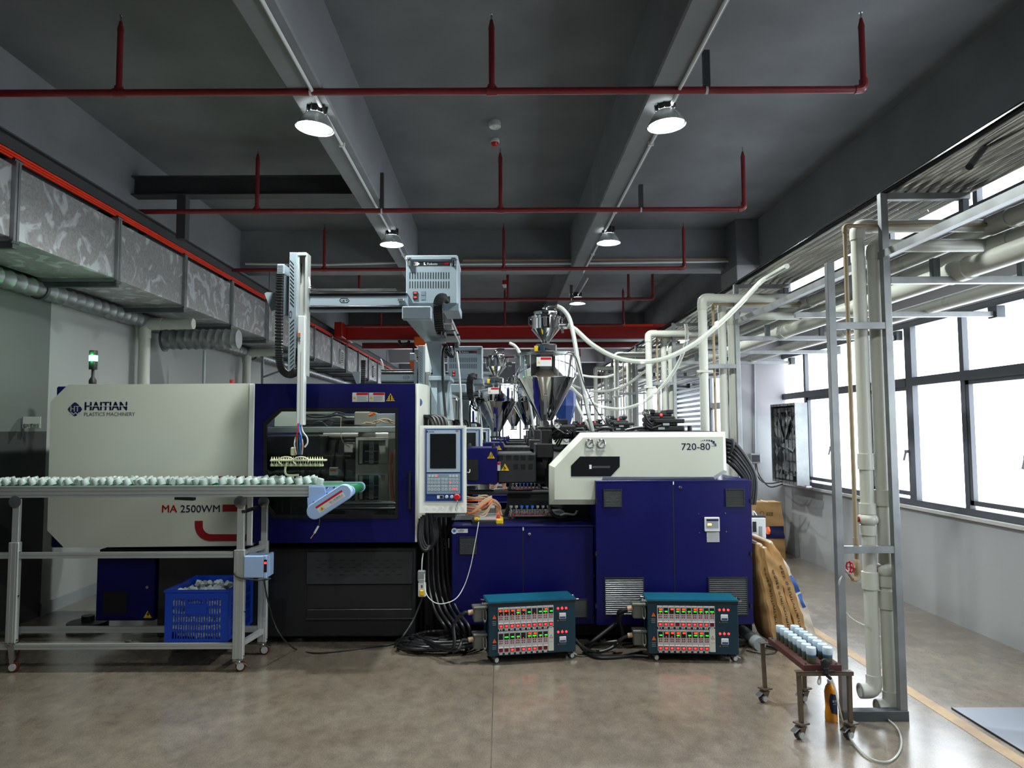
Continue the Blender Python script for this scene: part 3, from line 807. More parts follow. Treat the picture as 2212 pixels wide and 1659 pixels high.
def gauge(parent, cx, cy, r, Y, plate=True):
    c = W(cx, cy, Y); rr = r / F * Y
    g = MB().lathe(c, (0, -1, 0), [(rr * .95, -.03), (rr, .0), (rr, .014), (rr * .86, .018), (rr * .84, .012)], 24, cap1=False).build('pressure_gauge', 'chrome', parent)
    MB().lathe(c + Vector((0, -.0115, 0)), (0, -1, 0), [(rr * .85, 0), (rr * .001, .0005)], 24, cap0=False).build('dial', 'gauge_face', g)
    h = MB().bar(c + Vector((-rr * .25, -.0135, -rr * .2)), c + Vector((rr * .5, -.0135, rr * .4)), .003, .004)
    for k in range(9):
        a = math.radians(-40 + k * 32.5)
        h.bar(c + Vector((rr * .62 * math.cos(a), -.0128, rr * .62 * math.sin(a))), c + Vector((rr * .78 * math.cos(a), -.0128, rr * .78 * math.sin(a))), .002, .003)
    h.build('needle', 'ink_black', g)
    return g

def build_machine():
    root = thing('injection_molding_machine', (-.75, 6.3, 0), 'cream and navy injection moulding machine behind the conveyor, lettered 2500WM on its cover', 'machine', 'injection moulding machines in a line')
    # --- clamp end cover
    cover = PXZ([(147, 831), (545, 828), (545, 1179), (138, 1183), (102, 1146), (109, 868)], Y0)
    MB().prism(cover, Y0, Y0 + .035).build('clamp_cover', 'cream', root, ang=20)
    cv = LAST[0]
    a, b, c, d = R(116, 834, 545, 1182, Y0 + .04)
    MB().box(a, b, Y0 + .036, 7.05, c, d, .01).build('clamp_body', 'navy', root)
    a2, b2, _, d2 = R(158, 829, 545, 832, Y0)
    MB().box(a2, b2, Y0 + .01, 7.04, d, d + .012).build('cover_top', 'cream', root)
    part('cover_edge', 'cream_light', root, 535, 829, 547, 1178, Y0 - .012, Y0 + .3, .004)
    # logo on the cover
    g = MB()
    Yt = Y0 - .0015
    cx, cy, s = 162, 884, 15.5
    g.prism(PXZ([(cx - s, cy), (cx - s * .85, cy - s * .25), (cx - s * .25, cy - s * .85), (cx, cy - s * .98), (cx + s * .25, cy - s * .85), (cx + s * .85, cy - s * .25), (cx + s, cy), (cx + s * .85, cy + s * .25), (cx + s * .25, cy + s * .85), (cx, cy + s * .98), (cx - s * .25, cy + s * .85), (cx - s * .85, cy + s * .25)], Yt), Yt, Yt + .001)
    lg = g.build('logo_badge', 'ink_navy', cv, flat=True)
    w = MB(); text_px(w, 'HT', 152, 877, 172, 889, Yt - .0008, .03)
    pts = [(150 + i * 2, 893 + (1.6 if i % 4 < 2 else -1.2)) for i in range(13)]
    for (p, q) in zip(pts, pts[1:]):
        w.prism(PXZ([(p[0], p[1] - 1), (q[0], q[1] - 1), (q[0], q[1] + 1), (p[0], p[1] + 1)], Yt), Yt - .0008, Yt - .0004)
    w.build('logo_letters', 'cream', cv, flat=True)
    w = MB(); text_px(w, 'HAITIAN', 183, 868, 275, 886, Yt, .028); w.build('lettering', 'ink_navy', cv, flat=True)
    w = MB()
    a, b, zz0, zz1 = R(194, 876.6, 275, 877.8, Yt); w.box(a, b, Yt - .0009, Yt - .0004, zz0, zz1)
    w.build('letter_cut', 'cream', cv, flat=True)
    w = MB(); text_px(w, 'PLASTICS MACHINERY', 182, 890.5, 292, 898.5, Yt); w.build('lettering', 'ink_grey', cv, flat=True)
    w = MB(); text_px(w, 'MA', 350, 1091, 383, 1106.5, Yt, .02); w.build('lettering', 'red', cv, flat=True)
    w = MB(); text_px(w, '2500WM', 390, 1091, 475, 1106.5, Yt, .004); w.build('lettering', 'ink_navy', cv, flat=True)
    w = MB()
    w.prism(PXZ([(481, 1090), (535, 1090), (535, 1105), (481, 1105)], Yt), Yt, Yt + .001)
    w.build('stripe', 'dark_red', cv, flat=True)
    w = MB()
    w.prism(PXZ([(445, 1040), (448, 1034), (454, 1029), (535, 1029), (535, 1040)], Yt), Yt, Yt + .001)
    w.build('stripe', 'dark_red', cv, flat=True)
    o_, i_ = [(421, 1125)], [(438, 1125)]
    for k in range(9):
        t = PI / 2 * k / 8
        o_.append((421 + 34 * (1 - math.cos(t)), 1135 + 34 * math.sin(t))); i_.append((438 + 18 * (1 - math.cos(t)), 1136 + 18 * math.sin(t)))
    o_.append((534, 1169)); i_.append((534, 1154))
    w = MB().prism(PXZ(o_ + i_[::-1], Yt), Yt, Yt + .001); w.build('stripe', 'dark_red', cv, flat=True)
    # --- stack light
    b0 = W(200, 829, 6.0)
    sl = MB().lathe(b0, (0, 0, 1), [(.03, 0), (.03, .03), (.012, .06), (.012, .13)], 14).build('stack_light', 'black_metal', root)
    z = b0.z + .12
    def seg(m, h, nm):
        nonlocal z
        MB().lathe((b0.x, b0.y, z), (0, 0, 1), [(.031, 0), (.033, .004), (.033, h - .004), (.031, h)], 18).build(nm, m, sl); z += h
    seg('black_metal', .07, 'lamp_base'); seg('green_glow', .048, 'green_lens'); seg('charcoal', .042, 'lamp_cap')
    pl = bpy.data.lights.new('stack_glow', 'POINT'); pl.energy = 1.1; pl.color = (.1, 1, .25); pl.shadow_soft_size = .03
    po = bpy.data.objects.new('stack_glow', pl); COL.objects.link(po); po.parent = root; po.location = Vector((b0.x, b0.y - .05, z - .06)) - OFF[root.name]
    p = W(501, 828, 6.2); MB().cyl(p, p + Vector((0, 0, .03)), .02).build('grease_cap', 'dark_red', root)
    # --- operator door with window
    outer = PXZ([(548, 829), (897, 829), (897, 1171), (548, 1174)], Y0)
    X0, X1 = outer[0][0], outer[1][0]; Zt, Zb = outer[0][1], outer[3][1]
    hole = [(605, 881), (860, 881), (860, 1120), (592, 1120), (570, 1090), (570, 914)]
    Ph = PXZ(hole, Y0)
    # door sheet around the opening: six-sided ring
    ex = [(605, 829), (897, 829), (897, 1171), (592, 1173), (548, 1173), (548, 829)]
    # build with matching corners
    O_ = PXZ([(548, 829), (897, 829), (897, 1171), (548, 1173)], Y0)
    dm = MB()
    def slab(pts): dm.prism(PXZ(pts, Y0), Y0 - .004, Y0 + .03)
    slab([(548, 829), (897, 829), (897, 881), (548, 881)]); slab([(860, 881), (897, 881), (897, 1120), (860, 1120)])
    slab([(548, 1120), (897, 1120), (897, 1171), (548, 1173)]); slab([(548, 881), (605, 881), (570, 914), (570, 1090), (592, 1120), (548, 1120)])
    door = dm.build('door', 'navy', root, flat=True)
    inn = PXZ([(608, 889), (854, 889), (854, 1112), (596, 1112), (577, 1087), (577, 918)], Y0)
    MB().ring(Ph, inn, Y0 - .012, Y0 + .012).build('window_gasket', 'black_rubber', door, flat=True)
    MB().prism(inn, Y0 + .0, Y0 + .005).build('window_pane', 'door_glass', door, flat=True)
    h = MB(); a = W(886, 1020, Y0); b = W(886, 1098, Y0)
    h.tube([a, a + Vector((0, -.045, 0)), b + Vector((0, -.045, 0)), b], .011, 10).build('handle', 'black_metal', door)
    for (x0, x1) in ((761, 795.5), (797, 831)):
        lb = MB(); bx(lb, x0, 848, x1, 868, Y0 - .006, Y0 - .004); o = lb.build('warning_label', 'label_white', door, flat=True)
    st = MB()
    for (x0, x1) in ((761, 795.5), (797, 831)): bx(st, x0 + 9, 848.5, x1 - .5, 853.5, Y0 - .007, Y0 - .0062)
    st.build('label_header', 'red', door, flat=True)
    st = MB()
    for (x0, x1) in ((761, 795.5), (797, 831)):
        for k in range(5): bx(st, x0 + 10, 856 + k * 2.2, x1 - 3 - (k % 2) * 2, 856.9 + k * 2.2, Y0 - .007, Y0 - .0062)
    st.build('label_print', 'label_grey', door, flat=True)
    st = MB()
    for (x0, x1) in ((761, 795.5), (797, 831)): st.prism(PXZ([(x0 + 1.5, 862), (x0 + 8.5, 862), (x0 + 5, 855.5)], Y0), Y0 - .0072, Y0 - .0062)
    st.build('label_symbol', 'yellow', door, flat=True)
    OFFDEPTH[door.name] = 1
    ts = tri_sign(door, 843.5, 858, 19, Y0 - .005)
    st = MB(); Yq = Y0 - .0075
    st.prism(PXZ([(842, 853), (845, 853), (845, 865), (842, 865)], Yq), Yq, Yq + .0006)
    for dx in (-6, 6):
        st.prism(PXZ([(843.5 + dx - 2.5, 859), (843.5 + dx + 2.5, 859), (843.5 + dx + 2.5, 860.5), (843.5 + dx - 2.5, 860.5)], Yq), Yq, Yq + .0006)
        st.prism(PXZ([(843.5 + dx - 2.5, 862.5), (843.5 + dx + 2.5, 862.5), (843.5 + dx + 2.5, 864), (843.5 + dx - 2.5, 864)], Yq), Yq, Yq + .0006)
    st.build('label_symbol', 'ink_black', door, flat=True)
    # cream end frame right of the door
    e0, e1, ez0, ez1 = R(897, 829, 902, 1171, Y0)
    MB().box(e0, e1, Y0 - .006, 7.05, ez0, ez1, .003).build('door_post', 'cream_light', root)
    a, b, zz0, zz1 = R(902, 838, 917, 1122, Y0 + .05)
    MB().loft([(e1, Y0 + .02, Zt), (b, Y0 + .25, Zt), (b, Y0 + .25, zz0), (e1, Y0 + .02, zz0)], [(e1, 7.05, Zt), (b, 7.05, Zt), (b, 7.05, zz0), (e1, 7.05, zz0)]).build('fixed_platen_cover', 'cream', root, flat=True)
    p = W(902, 869, Y0 + .05); MB().lathe(p + Vector((0, .02, 0)), (0.35, -1, 0), [(.03, 0), (.036, .004), (.03, .008)], 20).build('badge', 'panel_blue', root)
    # --- inside the mould space
    MB().box(X0, X1, 7.02, 7.05, Zb, Zt - .3).build('rear_door', 'black_deep', root, flat=True)
    MB().box(X0, X1, Y0 + .05, 7.02, Zb, Zb + .03).build('drip_tray', 'black_deep', root, flat=True)
    part('moving_platen', 'black_metal', root, 548, 940, 690, 1120, 5.95, 6.9, .01)
    part('guide_rail', 'aluminium', root, 556, 922, 868, 935, 5.80, 5.86, .004)
    part('mould_base', 'mould_steel', root, 768, 945, 838, 1085, 5.95, 6.6, .006)
    mo = LAST[0]
    fr = MB()
    for q in ((768, 945, 773, 1085), (832, 945, 838, 1085), (773, 945, 832, 951), (773, 1080, 832, 1085), (773, 1003, 832, 1026)): bx(fr, *q, 5.93, 5.95)
    fr.build('mould_frame', 'mould_steel', mo, flat=True)
    for ya, yb in ((953, 1002), (1027, 1079)):
        part('cavity', 'black_deep', mo, 775, ya, 816, yb, 5.92, 5.95)
        part('mould_insert', 'steel', mo, 797, ya, 807, yb, 5.90, 5.92, .002)
        part('mould_insert', 'mould_steel', mo, 776, ya, 783, yb, 5.905, 5.92, .002)
        st = MB()
        for k in range(3):
            for xx in (801, 805):
                c = W(xx - 1, ya + 17 + k * 11, 5.9); st.cyl(c, c + Vector((0, -.002, 0)), .0045, n=10)
        st.build('bolt_holes', 'black_deep', mo, kind='stuff')
        for yy in (ya + 22, yb - 5): part('ejector_pin', 'steel', mo, 788, yy - 1.2, 816, yy + 1.2, 5.912, 5.92)
    part('fixed_platen', 'mould_steel', root, 838, 930, 868, 1110, 5.9, 6.9, .006)
    for y in (1087, 1098):
        c0, c1 = W(690, y, 5.82), W(868, y, 5.82)
        MB().cyl(c0, c1, .018, n=14).build('tie_bar', 'chrome', root)
    c0, c1 = W(556, 905, 6.75), W(868, 905, 6.75)
    MB().cyl(c0, c1, .05, n=14).build('tie_bar', 'steel', root)
    c0, c1 = W(700, 940, 6.3), W(868, 940, 6.3)
    MB().cyl(c0, c1, .04, n=14).build('tie_bar', 'mould_steel', root)
    part('clamp_side_plate', 'cream', root, 560, 888, 640, 921, 6.2, 6.25)
    part('platen_block', 'mould_steel', root, 765, 889, 800, 920, 6.1, 6.5, .01)
    part('terminal_box', 'label_grey', root, 812, 893, 856, 922, 6.0, 6.1, .005)
    part('sensor_box', 'label_white', root, 711, 1010, 728, 1027, 5.75, 5.8, .004)
    part('sensor_print', 'orange', root, 712.5, 1013.5, 726, 1018, 5.747, 5.75)
    part('hose_box', 'mould_steel', root, 743, 956, 762, 978, 6.3, 6.4, .004)
    for i in range(3):
        rnd = random.Random(i)
        pts = [W(782 + i * 4, 916 - i * 2, 5.95)] + [W(790 + k * 14 + rnd.uniform(-3, 3), 908 + rnd.uniform(-8, 8), 5.95 + rnd.uniform(-.04, .04)) for k in range(1, 5)] + [W(862, 916, 5.97)]
        MB().tube(pts, .006, 6, 5).build('hose', 'wire_tan', root)
    for i, (x0, x1, yy) in enumerate(((660, 745, 893), (662, 748, 900), (668, 735, 916), (658, 742, 911))):
        rnd = random.Random(20 + i)
        MB().tube([W(x0 + (x1 - x0) * k / 5, yy + rnd.uniform(-5, 5), 6.1) for k in range(6)], .007, 6, 4).build('hose', 'black_rubber' if i % 2 else 'alu_dark', root)
    MB().tube([W(737, 900, 5.9), W(736, 935, 5.9), W(741, 955, 5.9), W(756, 966, 5.9)], .004, 6, 5).build('hose', 'wire_tan', root)
    MB().tube([W(845, 975, 5.86), W(844, 1010, 5.86), W(846, 1060, 5.86), W(853, 1100, 5.86)], .008, 6, 5).build('hose', 'orange', root)
    MB().tube([W(854, 970, 5.86), W(852, 1000, 5.86), W(853, 1050, 5.86)], .008, 6, 5).build('hose', 'wire_tan', root)
    MB().tube([W(797, 897, 5.9), W(803, 896, 5.9), W(809, 892, 5.9)], .012, 6, 3).build('clamp', 'orange', root)
    # --- base
    part('base_frame', 'black_metal', root, 340, 1184, 897, 1376, Y0 + .06, 7.0, .01)
    part('base_plate', 'charcoal', root, 662, 1192, 890, 1262, Y0 + .045, Y0 + .06, .003)
    bp_ = LAST[0]
    st = MB()
    for r_ in range(5):
        for k in range(8 if r_ % 2 == 0 else 7):
            x = 682 + k * 25 + (12 if r_ % 2 else 0); y = 1211 + r_ * 7.5
            P = PXZ([(x, y), (x + 3, y - 1), (x + 10, y - 1), (x + 12, y), (x + 10, y + .8), (x + 3, y + .8)], Y0 + .044)
            st.prism(P, Y0 + .0435, Y0 + .0455)
    st.build('slots', 'black_deep', bp_, kind='stuff')
    part('base_recess', 'black_deep', root, 664, 1264, 888, 1314, Y0 + .05, Y0 + .06)
    part('base_door', 'black_metal', root, 662, 1316, 890, 1337, Y0 + .04, Y0 + .06, .003)
    part('base_edge', 'alu_dark', root, 660, 1336, 892, 1337.6, Y0 + .035, Y0 + .06)
    for xx in (640, 930):
        f0 = W(xx, 1376, 5.85)
        MB().lathe((f0.x, 5.85, 0), (0, 0, 1), [(.09, 0), (.09, .02), (.07, .03), (.035, .035), (.035, .1)], 18).build('leveling_foot', 'black_metal', root)
    for xx in (420, 1330, 1560, 1100):
        f0 = W(xx, 1376, 6.8)
        MB().lathe((f0.x, 6.75, 0), (0, 0, 1), [(.09, 0), (.09, .02), (.07, .03), (.035, .035), (.035, .14)], 14).build('leveling_foot', 'black_metal', root)
    part('electric_box', 'navy', root, 208, 1205, 335, 1341, 5.8, 6.6, .006)
    eb = LAST[0]
    part('mesh_cover', 'black_deep', eb, 222, 1278, 274, 1326, 5.796, 5.8)
    q = W(319, 1268, 5.8); MB().cyl(q, q + Vector((0, -.012, 0)), .012).build('lock', 'steel', eb)
    OFFDEPTH[eb.name] = 1
    tri_sign(eb, 319, 1327, 18, 5.798)
    st = MB().prism(PXZ([(320, 1321), (316, 1328), (319, 1328), (317, 1333), (323, 1326), (320, 1326), (322, 1321)], 5.79), 5.7925, 5.794); st.build('symbol', 'ink_black', eb, flat=True)
    MB().lathe((W(190, 1340, 6.2).x, 6.2, 0), (0, 0, 1), [(.16, 0), (.16, .05), (.05, .06), (.05, .1)], 20).build('support_foot', 'black_metal', root)
    part('underframe', 'black_metal', root, 216, 1186, 560, 1206, Y0 + .2, 7.0)
    part('valve_cluster', 'mould_steel', root, 420, 1217, 462, 1242, 6.0, 6.2, .02)
    # --- cable bay between door and cabinets
    part('cable_bay', 'black_deep', root, 895, 1110, 978, 1376, 5.95, 6.8)
    # --- control panel
    Yp = 5.40
    cp = MB()
    P = PXZ([(907, 919), (1006, 919), (1007, 1108), (906, 1108)], Yp)
    cp.prism(P, Yp, Yp + .1)
    panel = cp.build('control_panel', 'cream_light', root, flat=True)
    part('face_plate', 'panel_grey', panel, 916, 924, 1001, 1085, Yp - .003, Yp)
    part('face_frame', 'panel_blue', panel, 919, 927, 998, 1082, Yp - .006, Yp - .003)
    part('screen_bezel', 'panel_grey', panel, 921.5, 929.5, 994, 1020, Yp - .010, Yp - .006, .002)
    part('screen', 'screen_dark', panel, 929, 937, 985, 1012, Yp - .0115, Yp - .010)
    part('keypad', 'key_gap', panel, 921.5, 1023, 994, 1067, Yp - .009, Yp - .006, .001)
    ks = MB()
    for (xs, ysx) in (((924, 931, 938, 945), (1033, 1040, 1048, 1055)), ((954, 961), (1033, 1040, 1048, 1055)), ((970, 977, 984), (1033, 1040, 1048, 1055)), ((925, 932, 939), (1025.5,)), ((970, 977, 984), (1025.5,))):
        for x in xs:
            for y in ysx: bx(ks, x, y, x + 5.2, y + 5, Yp - .0105, Yp - .009)
    ks.build('keys', 'key_grey', panel, kind='stuff', flat=True)
    st = MB()
    for x in (924, 931, 938, 945, 954, 961, 970, 977, 984):
        for y in (1033, 1040, 1048, 1055):
            bx(st, x + 1.5, y + 1.8, x + 3.7, y + 3.1, Yp - .0112, Yp - .0104)
    st.build('key_marks', 'ink_grey', panel, kind='stuff', flat=True)
    st = MB()
    for x, y in ((944, 1027), (971.5, 1042), (978, 1056), (984, 1056)):
        c = W(x, y, Yp - .011); st.cyl(c, c + Vector((0, -.002, 0)), .0055, n=8)
    st.build('indicator_leds', 'red_glow', panel, kind='stuff')
    w = MB(); text_px(w, 'HAITIAN', 926, 931, 938, 934.3, Yp - .0108); c = W(923, 932.6, Yp - .0105); w.cyl(c, c + Vector((0, -.0008, 0)), .006, n=12); w.build('lettering', 'ink_navy', panel, flat=True)
    part('red_tag', 'red', panel, 984, 930, 990, 932, Yp - .0108, Yp - .010)
    part('usb_plate', 'label_white', panel, 944, 1070, 958, 1077, Yp - .009, Yp - .006)
    part('usb_socket', 'ink_black', panel, 950, 1070.6, 957, 1076.5, Yp - .0105, Yp - .009)
    for x in (965, 976):
        c = W(x, 1073, Yp - .006); MB().lathe(c, (0, -1, 0), [(.0125, 0), (.0125, .008), (.010, .011)], 16).build('push_button', 'key_grey', panel)
    c = W(987.5, 1073.5, Yp - .006); MB().lathe(c, (0, -1, 0), [(.012, 0), (.012, .012), (.023, .016), (.025, .026), (.018, .032)], 20).build('emergency_stop', 'red', panel)
    MB().tube([c + Vector((0, -.02, -.02)), c + Vector((0.006, -.02, -.045)), c + Vector((-.004, -.02, -.06))], .002, 6).bar(c + Vector((-.004, -.02, -.06)), c + Vector((-.012, -.02, -.1)), .012, .003).bar(c + Vector((0, -.022, -.06)), c + Vector((.01, -.022, -.085)), .01, .003).build('keys_on_ring', 'chrome', panel)
    for x in (921, 938, 955, 972):
        c = W(x, 1098, Yp); MB().lathe(c, (0, -1, 0), [(.010, 0), (.010, .001), (.0085, .0015), (.0085, .0005)], 14).build('blanking_plug', 'cream_light', panel)
    part('panel_arm', 'alu_dark', root, 935, 1108, 985, 1118, Yp + .05, 6.0, .01)
    for i in range(5):
        MB().tube([W(905 + i * 8, 921, 5.8), W(906 + i * 8, 905 - i, 5.8), W(918 + i * 8, 899, 5.78), W(930 + i * 8, 905, 5.75), W(938 + i * 7, 924, 5.7)], .014, 8, 5).build('hydraulic_hose', 'black_rubber', root)
    # --- nozzle guard and barrel
    part('nozzle_guard', 'navy', root, 1008, 968, 1074.5, 1046, 5.80, 6.5, .006)
    ng = LAST[0]
    part('guard_window', 'black_deep', ng, 1008, 993, 1033, 1037, 5.796, 5.80)
    MB().tube([W(1010, 1020, 5.78), W(1013, 1021, 5.77), W(1015, 1018, 5.78), W(1015, 1014, 5.79)], .004, 6, 3).build('hook', 'label_white', ng)
    OFFDEPTH[ng.name] = 1
    tri_sign(ng, 1060.5, 983, 17, 5.797)
    st = MB()
    for k in range(3):
        st.tube([W(1056.5 + k * 4, 988, 5.79), W(1055.5 + k * 4, 985, 5.79), W(1057.5 + k * 4, 982, 5.79), W(1056.5 + k * 4, 979, 5.79)], .0025, 4, 3)
    st.build('symbol', 'ink_black', ng)
    for xx in (1015, 1066):
        c = W(xx, 966, 5.95); MB().lathe(c + Vector((0, 0, -.01)), (0, 0, 1), [(.016, 0), (.016, .03), (.01, .042)], 12).build('guard_bolt', 'black_metal', root)
    part('barrel_cover', 'charcoal', root, 1074, 980, 1158, 1044, 5.9, 6.6, .012)
    bc = LAST[0]
    st = MB()
    for gx in (1076, 1094, 1110, 1125, 1142):
        for k in range(4): bx(st, gx, 983 + k * 2.6, gx + 11, 984.3 + k * 2.6, 5.896, 5.9)
    for gx in (1110, 1126, 1142):
        for k in range(4): bx(st, gx, 1002.5 + k * 2.6, gx + 9, 1003.8 + k * 2.6, 5.896, 5.9)
    st.build('slots', 'black_deep', bc, kind='stuff', flat=True)
    part('warning_label', 'label_white', bc, 1074, 998, 1081, 1017, 5.895, 5.899)
    part('label_header', 'red', bc, 1074.5, 998.6, 1080.5, 1004, 5.893, 5.895)
    OFFDEPTH[bc.name] = 1
    tri_sign(bc, 1091, 1009, 18, 5.897)
    st = MB()
    for k in range(4): st.tube([W(1093, 1012, 5.89), W(1087 + k, 1005 + k * 2.6, 5.89)], .002, 4)
    st.build('symbol', 'ink_black', bc)
    c0, c1 = W(1150, 1010, 6.25), W(1300, 1010, 6.25)
    MB().lathe(c0, c1 - c0, [(.12, 0), (.14, .03), (.14, .1), (.2, .16), (.2, .6)], 24).build('barrel', 'black_metal', root)
    MB().cyl(W(1008, 1063, 5.95), W(1200, 1063, 5.95), .02).build('carriage_rail', 'black_metal', root)
    part('carriage_bar', 'charcoal', root, 1009, 1059, 1098, 1068, 5.92, 5.98, .006)
    # cast carriage with an arch
    arch = [(1095, 1060), (1190, 1058), (1285, 1058), (1285, 1134), (1225, 1134)]
    arch += [(1222 - 0, 1112)] + [(1160 + 62 * math.cos(t), 1110 - 18 * math.sin(t)) for t in [PI * k / 10 for k in range(1, 10)]] + [(1098, 1112), (1096, 1134), (1082, 1134), (1090, 1110), (1095, 1090)]
    MB().prism(PXZ(arch, 6.0), 6.0, 6.08).build('injection_carriage', 'black_metal', root, flat=True)
    part('valve_shelf', 'alu_dark', root, 1112, 1113, 1219, 1117, 5.86, 6.0, .004)
    part('slide_base', 'black_metal', root, 1008, 1118, 1285, 1134, 5.9, 6.8, .006)
    part('rear_wall', 'navy', root, 1078, 1085, 1240, 1120, 6.55, 6.6)
    part('floor_plate', 'label_grey', root, 975, 1112, 1080, 1124, 5.86, 6.6, .004)
    for i in range(8):
        x = 1104 + i * 11.5
        c = W(x, 1115, 5.9)
        MB().lathe(c, (0, 0, 1), [(.010, 0), (.010, .03), (.016, .032), (.016, .045), (.009, .05), (.009, .068)], 12).build('flow_valve', 'steel', root)
        fv = LAST[0]
        MB().cyl(c + Vector((0, 0, .069)), c + Vector((0, 0, .085)), .013, n=10).build('valve_cap', 'wire_blue' if 2 <= i <= 4 else 'label_grey', fv)
        MB().cyl(c + Vector((.018, -.01, .015)), c + Vector((.018, -.03, .015)), .008, n=8).build('drain_cap', 'red', fv)
    MB().tube([W(1187, 1090, 5.85), W(1190, 1105, 5.82), W(1200, 1115, 5.82), W(1218, 1118, 5.83), W(1240, 1112, 5.86)], .014, 8, 5).build('hydraulic_hose', 'black_rubber', root)
    MB().tube([W(1210, 1114, 5.84), W(1222, 1110, 5.83), W(1240, 1112, 5.85), W(1246, 1104, 5.9)], .009, 8, 5).build('hose', 'wire_white', root)
    MB().cyl(W(1045, 1046, 6.3), W(1045, 1120, 6.3), .048, n=18).build('support_column', 'cream_light', root)
    for i in range(9):
        rnd = random.Random(40 + i)
        y0_, y1_ = 1072 + i * 5, 1100 + rnd.uniform(0, 8)
        pts = [W(1006, y0_, 5.75), W(1025, y0_ + rnd.uniform(-2, 3) + 1, 5.72), W(1048, y0_ + rnd.uniform(-2, 4), 5.75), W(1066, 1083 + rnd.uniform(-6, 6), 5.8), W(1074 + rnd.uniform(-4, 8), 1096, 5.85), W(1072 + (i % 4) * 4, 1113, 5.86)]
        MB().tube(pts, .0065, 6, 5).build('water_hose', 'orange' if i in (2, 5) else 'wire_tan', root)
    for i in range(4):
        pts = [W(1006, 1106 + i * 3, 5.7), W(1022, 1108 - i, 5.68), W(1045, 1090 - i * 3, 5.7), W(1062, 1078 - i * 2, 5.74)]
        MB().tube(pts, .0065, 6, 5).build('water_hose', 'wire_tan' if i else 'orange', root)
    # --- injection unit cover
    Yi = 5.56
    oc = [(1187, 1005), (1255, 934.5), (1567, 932.5), (1570, 1018), (1545, 1036), (1300, 1040), (1285, 1090), (1187, 1090)]
    ic = [(1198, 1010), (1260, 945), (1562, 943.5), (1563, 1015), (1540, 1030), (1302, 1030), (1286, 1079), (1198, 1079)]
    PO, PI_ = PXZ(oc, Yi + .03), PXZ(ic, Yi)
    n = len(oc)
    cm = MB()
    vs = [(x, Yi, z) for x, z in PI_] + [(x, Yi + .035, z) for x, z in PO] + [(x, Yi + .12, z) for x, z in PO]
    fs = [(i, (i + 1) % n, n + (i + 1) % n, n + i) for i in range(n)] + [(n + i, n + (i + 1) % n, 2 * n + (i + 1) % n, 2 * n + i) for i in range(n)] + [tuple(range(n)), tuple(range(3 * n - 1, 2 * n - 1, -1))]
    cm.add(vs, fs)
    ic_o = cm.build('injection_cover', 'cream', root, flat=True)
    a, b, zz0, zz1 = R(1255, 934, 1567, 1030, Yi + .03)
    MB().box(a + .02, b, Yi + .13, 6.75, zz0, zz1 - .02, .01).build('injection_body', 'black_metal', root)
    MB().box(a + .05, b - .02, Yi + .12, 6.7, zz1 - .02, zz1 + .008, .004).build('top_plate', 'black_metal', root)
    win = [(1233.5, 1006), (1253, 986), (1338.6, 986), (1338.6, 1008), (1319, 1029), (1233.5, 1029)]
    MB().prism(PXZ(win, Yi), Yi - .003, Yi - .0005).build('inspection_window', 'screen_dark', ic_o, flat=True)
    part('nameplate', 'label_white', ic_o, 1273, 1004, 1278, 1013, Yi - .005, Yi - .003)
    part('rod', 'steel', ic_o, 1279, 1006.5, 1318, 1011, Yi - .0045, Yi - .003)
    gauge(root, 1274, 958, 9.7, Yi); gauge(root, 1298.5, 958, 9.7, Yi)
    for x in (1266, 1290): part('gauge_label', 'label_white', ic_o, x, 969.5, x + 17, 973.5, Yi - .003, Yi)
    w = MB(); text_px(w, '720-80', 1472, 957.5, 1534, 972, Yi - .0015, .006); text_px(w, '3', 1537, 957.5, 1548, 964.5, Yi - .0015)
    for x, y, r in ((1514.5, 952.5, .8), (1518, 951.6, 1), (1522, 951.2, 1.3), (1527, 951.2, 1.6), (1532, 951.6, 1.9), (1537, 952.5, 2.3), (1541.5, 955, 2.7)):
        w.prism([(W(x, y, Yi).x + r * .0036 * math.cos(k * PI / 5), W(x, y, Yi).z + r * .0036 * math.sin(k * PI / 5)) for k in range(10)], Yi - .0015, Yi)
    w.build('lettering', 'ink_navy', ic_o, flat=True)
    # throat block
    part('throat_block', 'black_metal', root, 1158, 958, 1196, 990, 6.05, 6.5, .01)
    part('feed_throat', 'black_metal', root, 1171, 928, 1193, 960, 6.12, 6.45, .008)
    MB().loft([tuple(v) for v in (W(1170, 990, 6.1), W(1192, 990, 6.1), W(1186, 1012, 6.1), W(1178, 1012, 6.1))], [tuple(v) for v in (W(1170, 990, 6.1) + Vector((0, .3, 0)), W(1192, 990, 6.1) + Vector((0, .3, 0)), W(1186, 1012, 6.1) + Vector((0, .3, 0)), W(1178, 1012, 6.1) + Vector((0, .3, 0)))]).build('bracket', 'charcoal', root)
    part('hose_block', 'black_metal', root, 1190, 917, 1245, 948, 6.2, 6.6, .02)
    part('hose_block', 'black_metal', root, 1200, 905, 1228, 918, 6.3, 6.5, .01)
    for i in range(6):
        rnd = random.Random(60 + i)
        MB().tube([W(1190 + i * 3, 940 + i * 5, 6.1), W(1205 + i * 4, 932 + rnd.uniform(-8, 8), 6.05), W(1222 + i * 3, 935 + rnd.uniform(-6, 12), 6.05), W(1235, 928 + i * 4, 6.2)], .008, 6, 4).build('hydraulic_hose', 'black_rubber', root)
    gauge(root, 1204, 919, 8, 6.15)
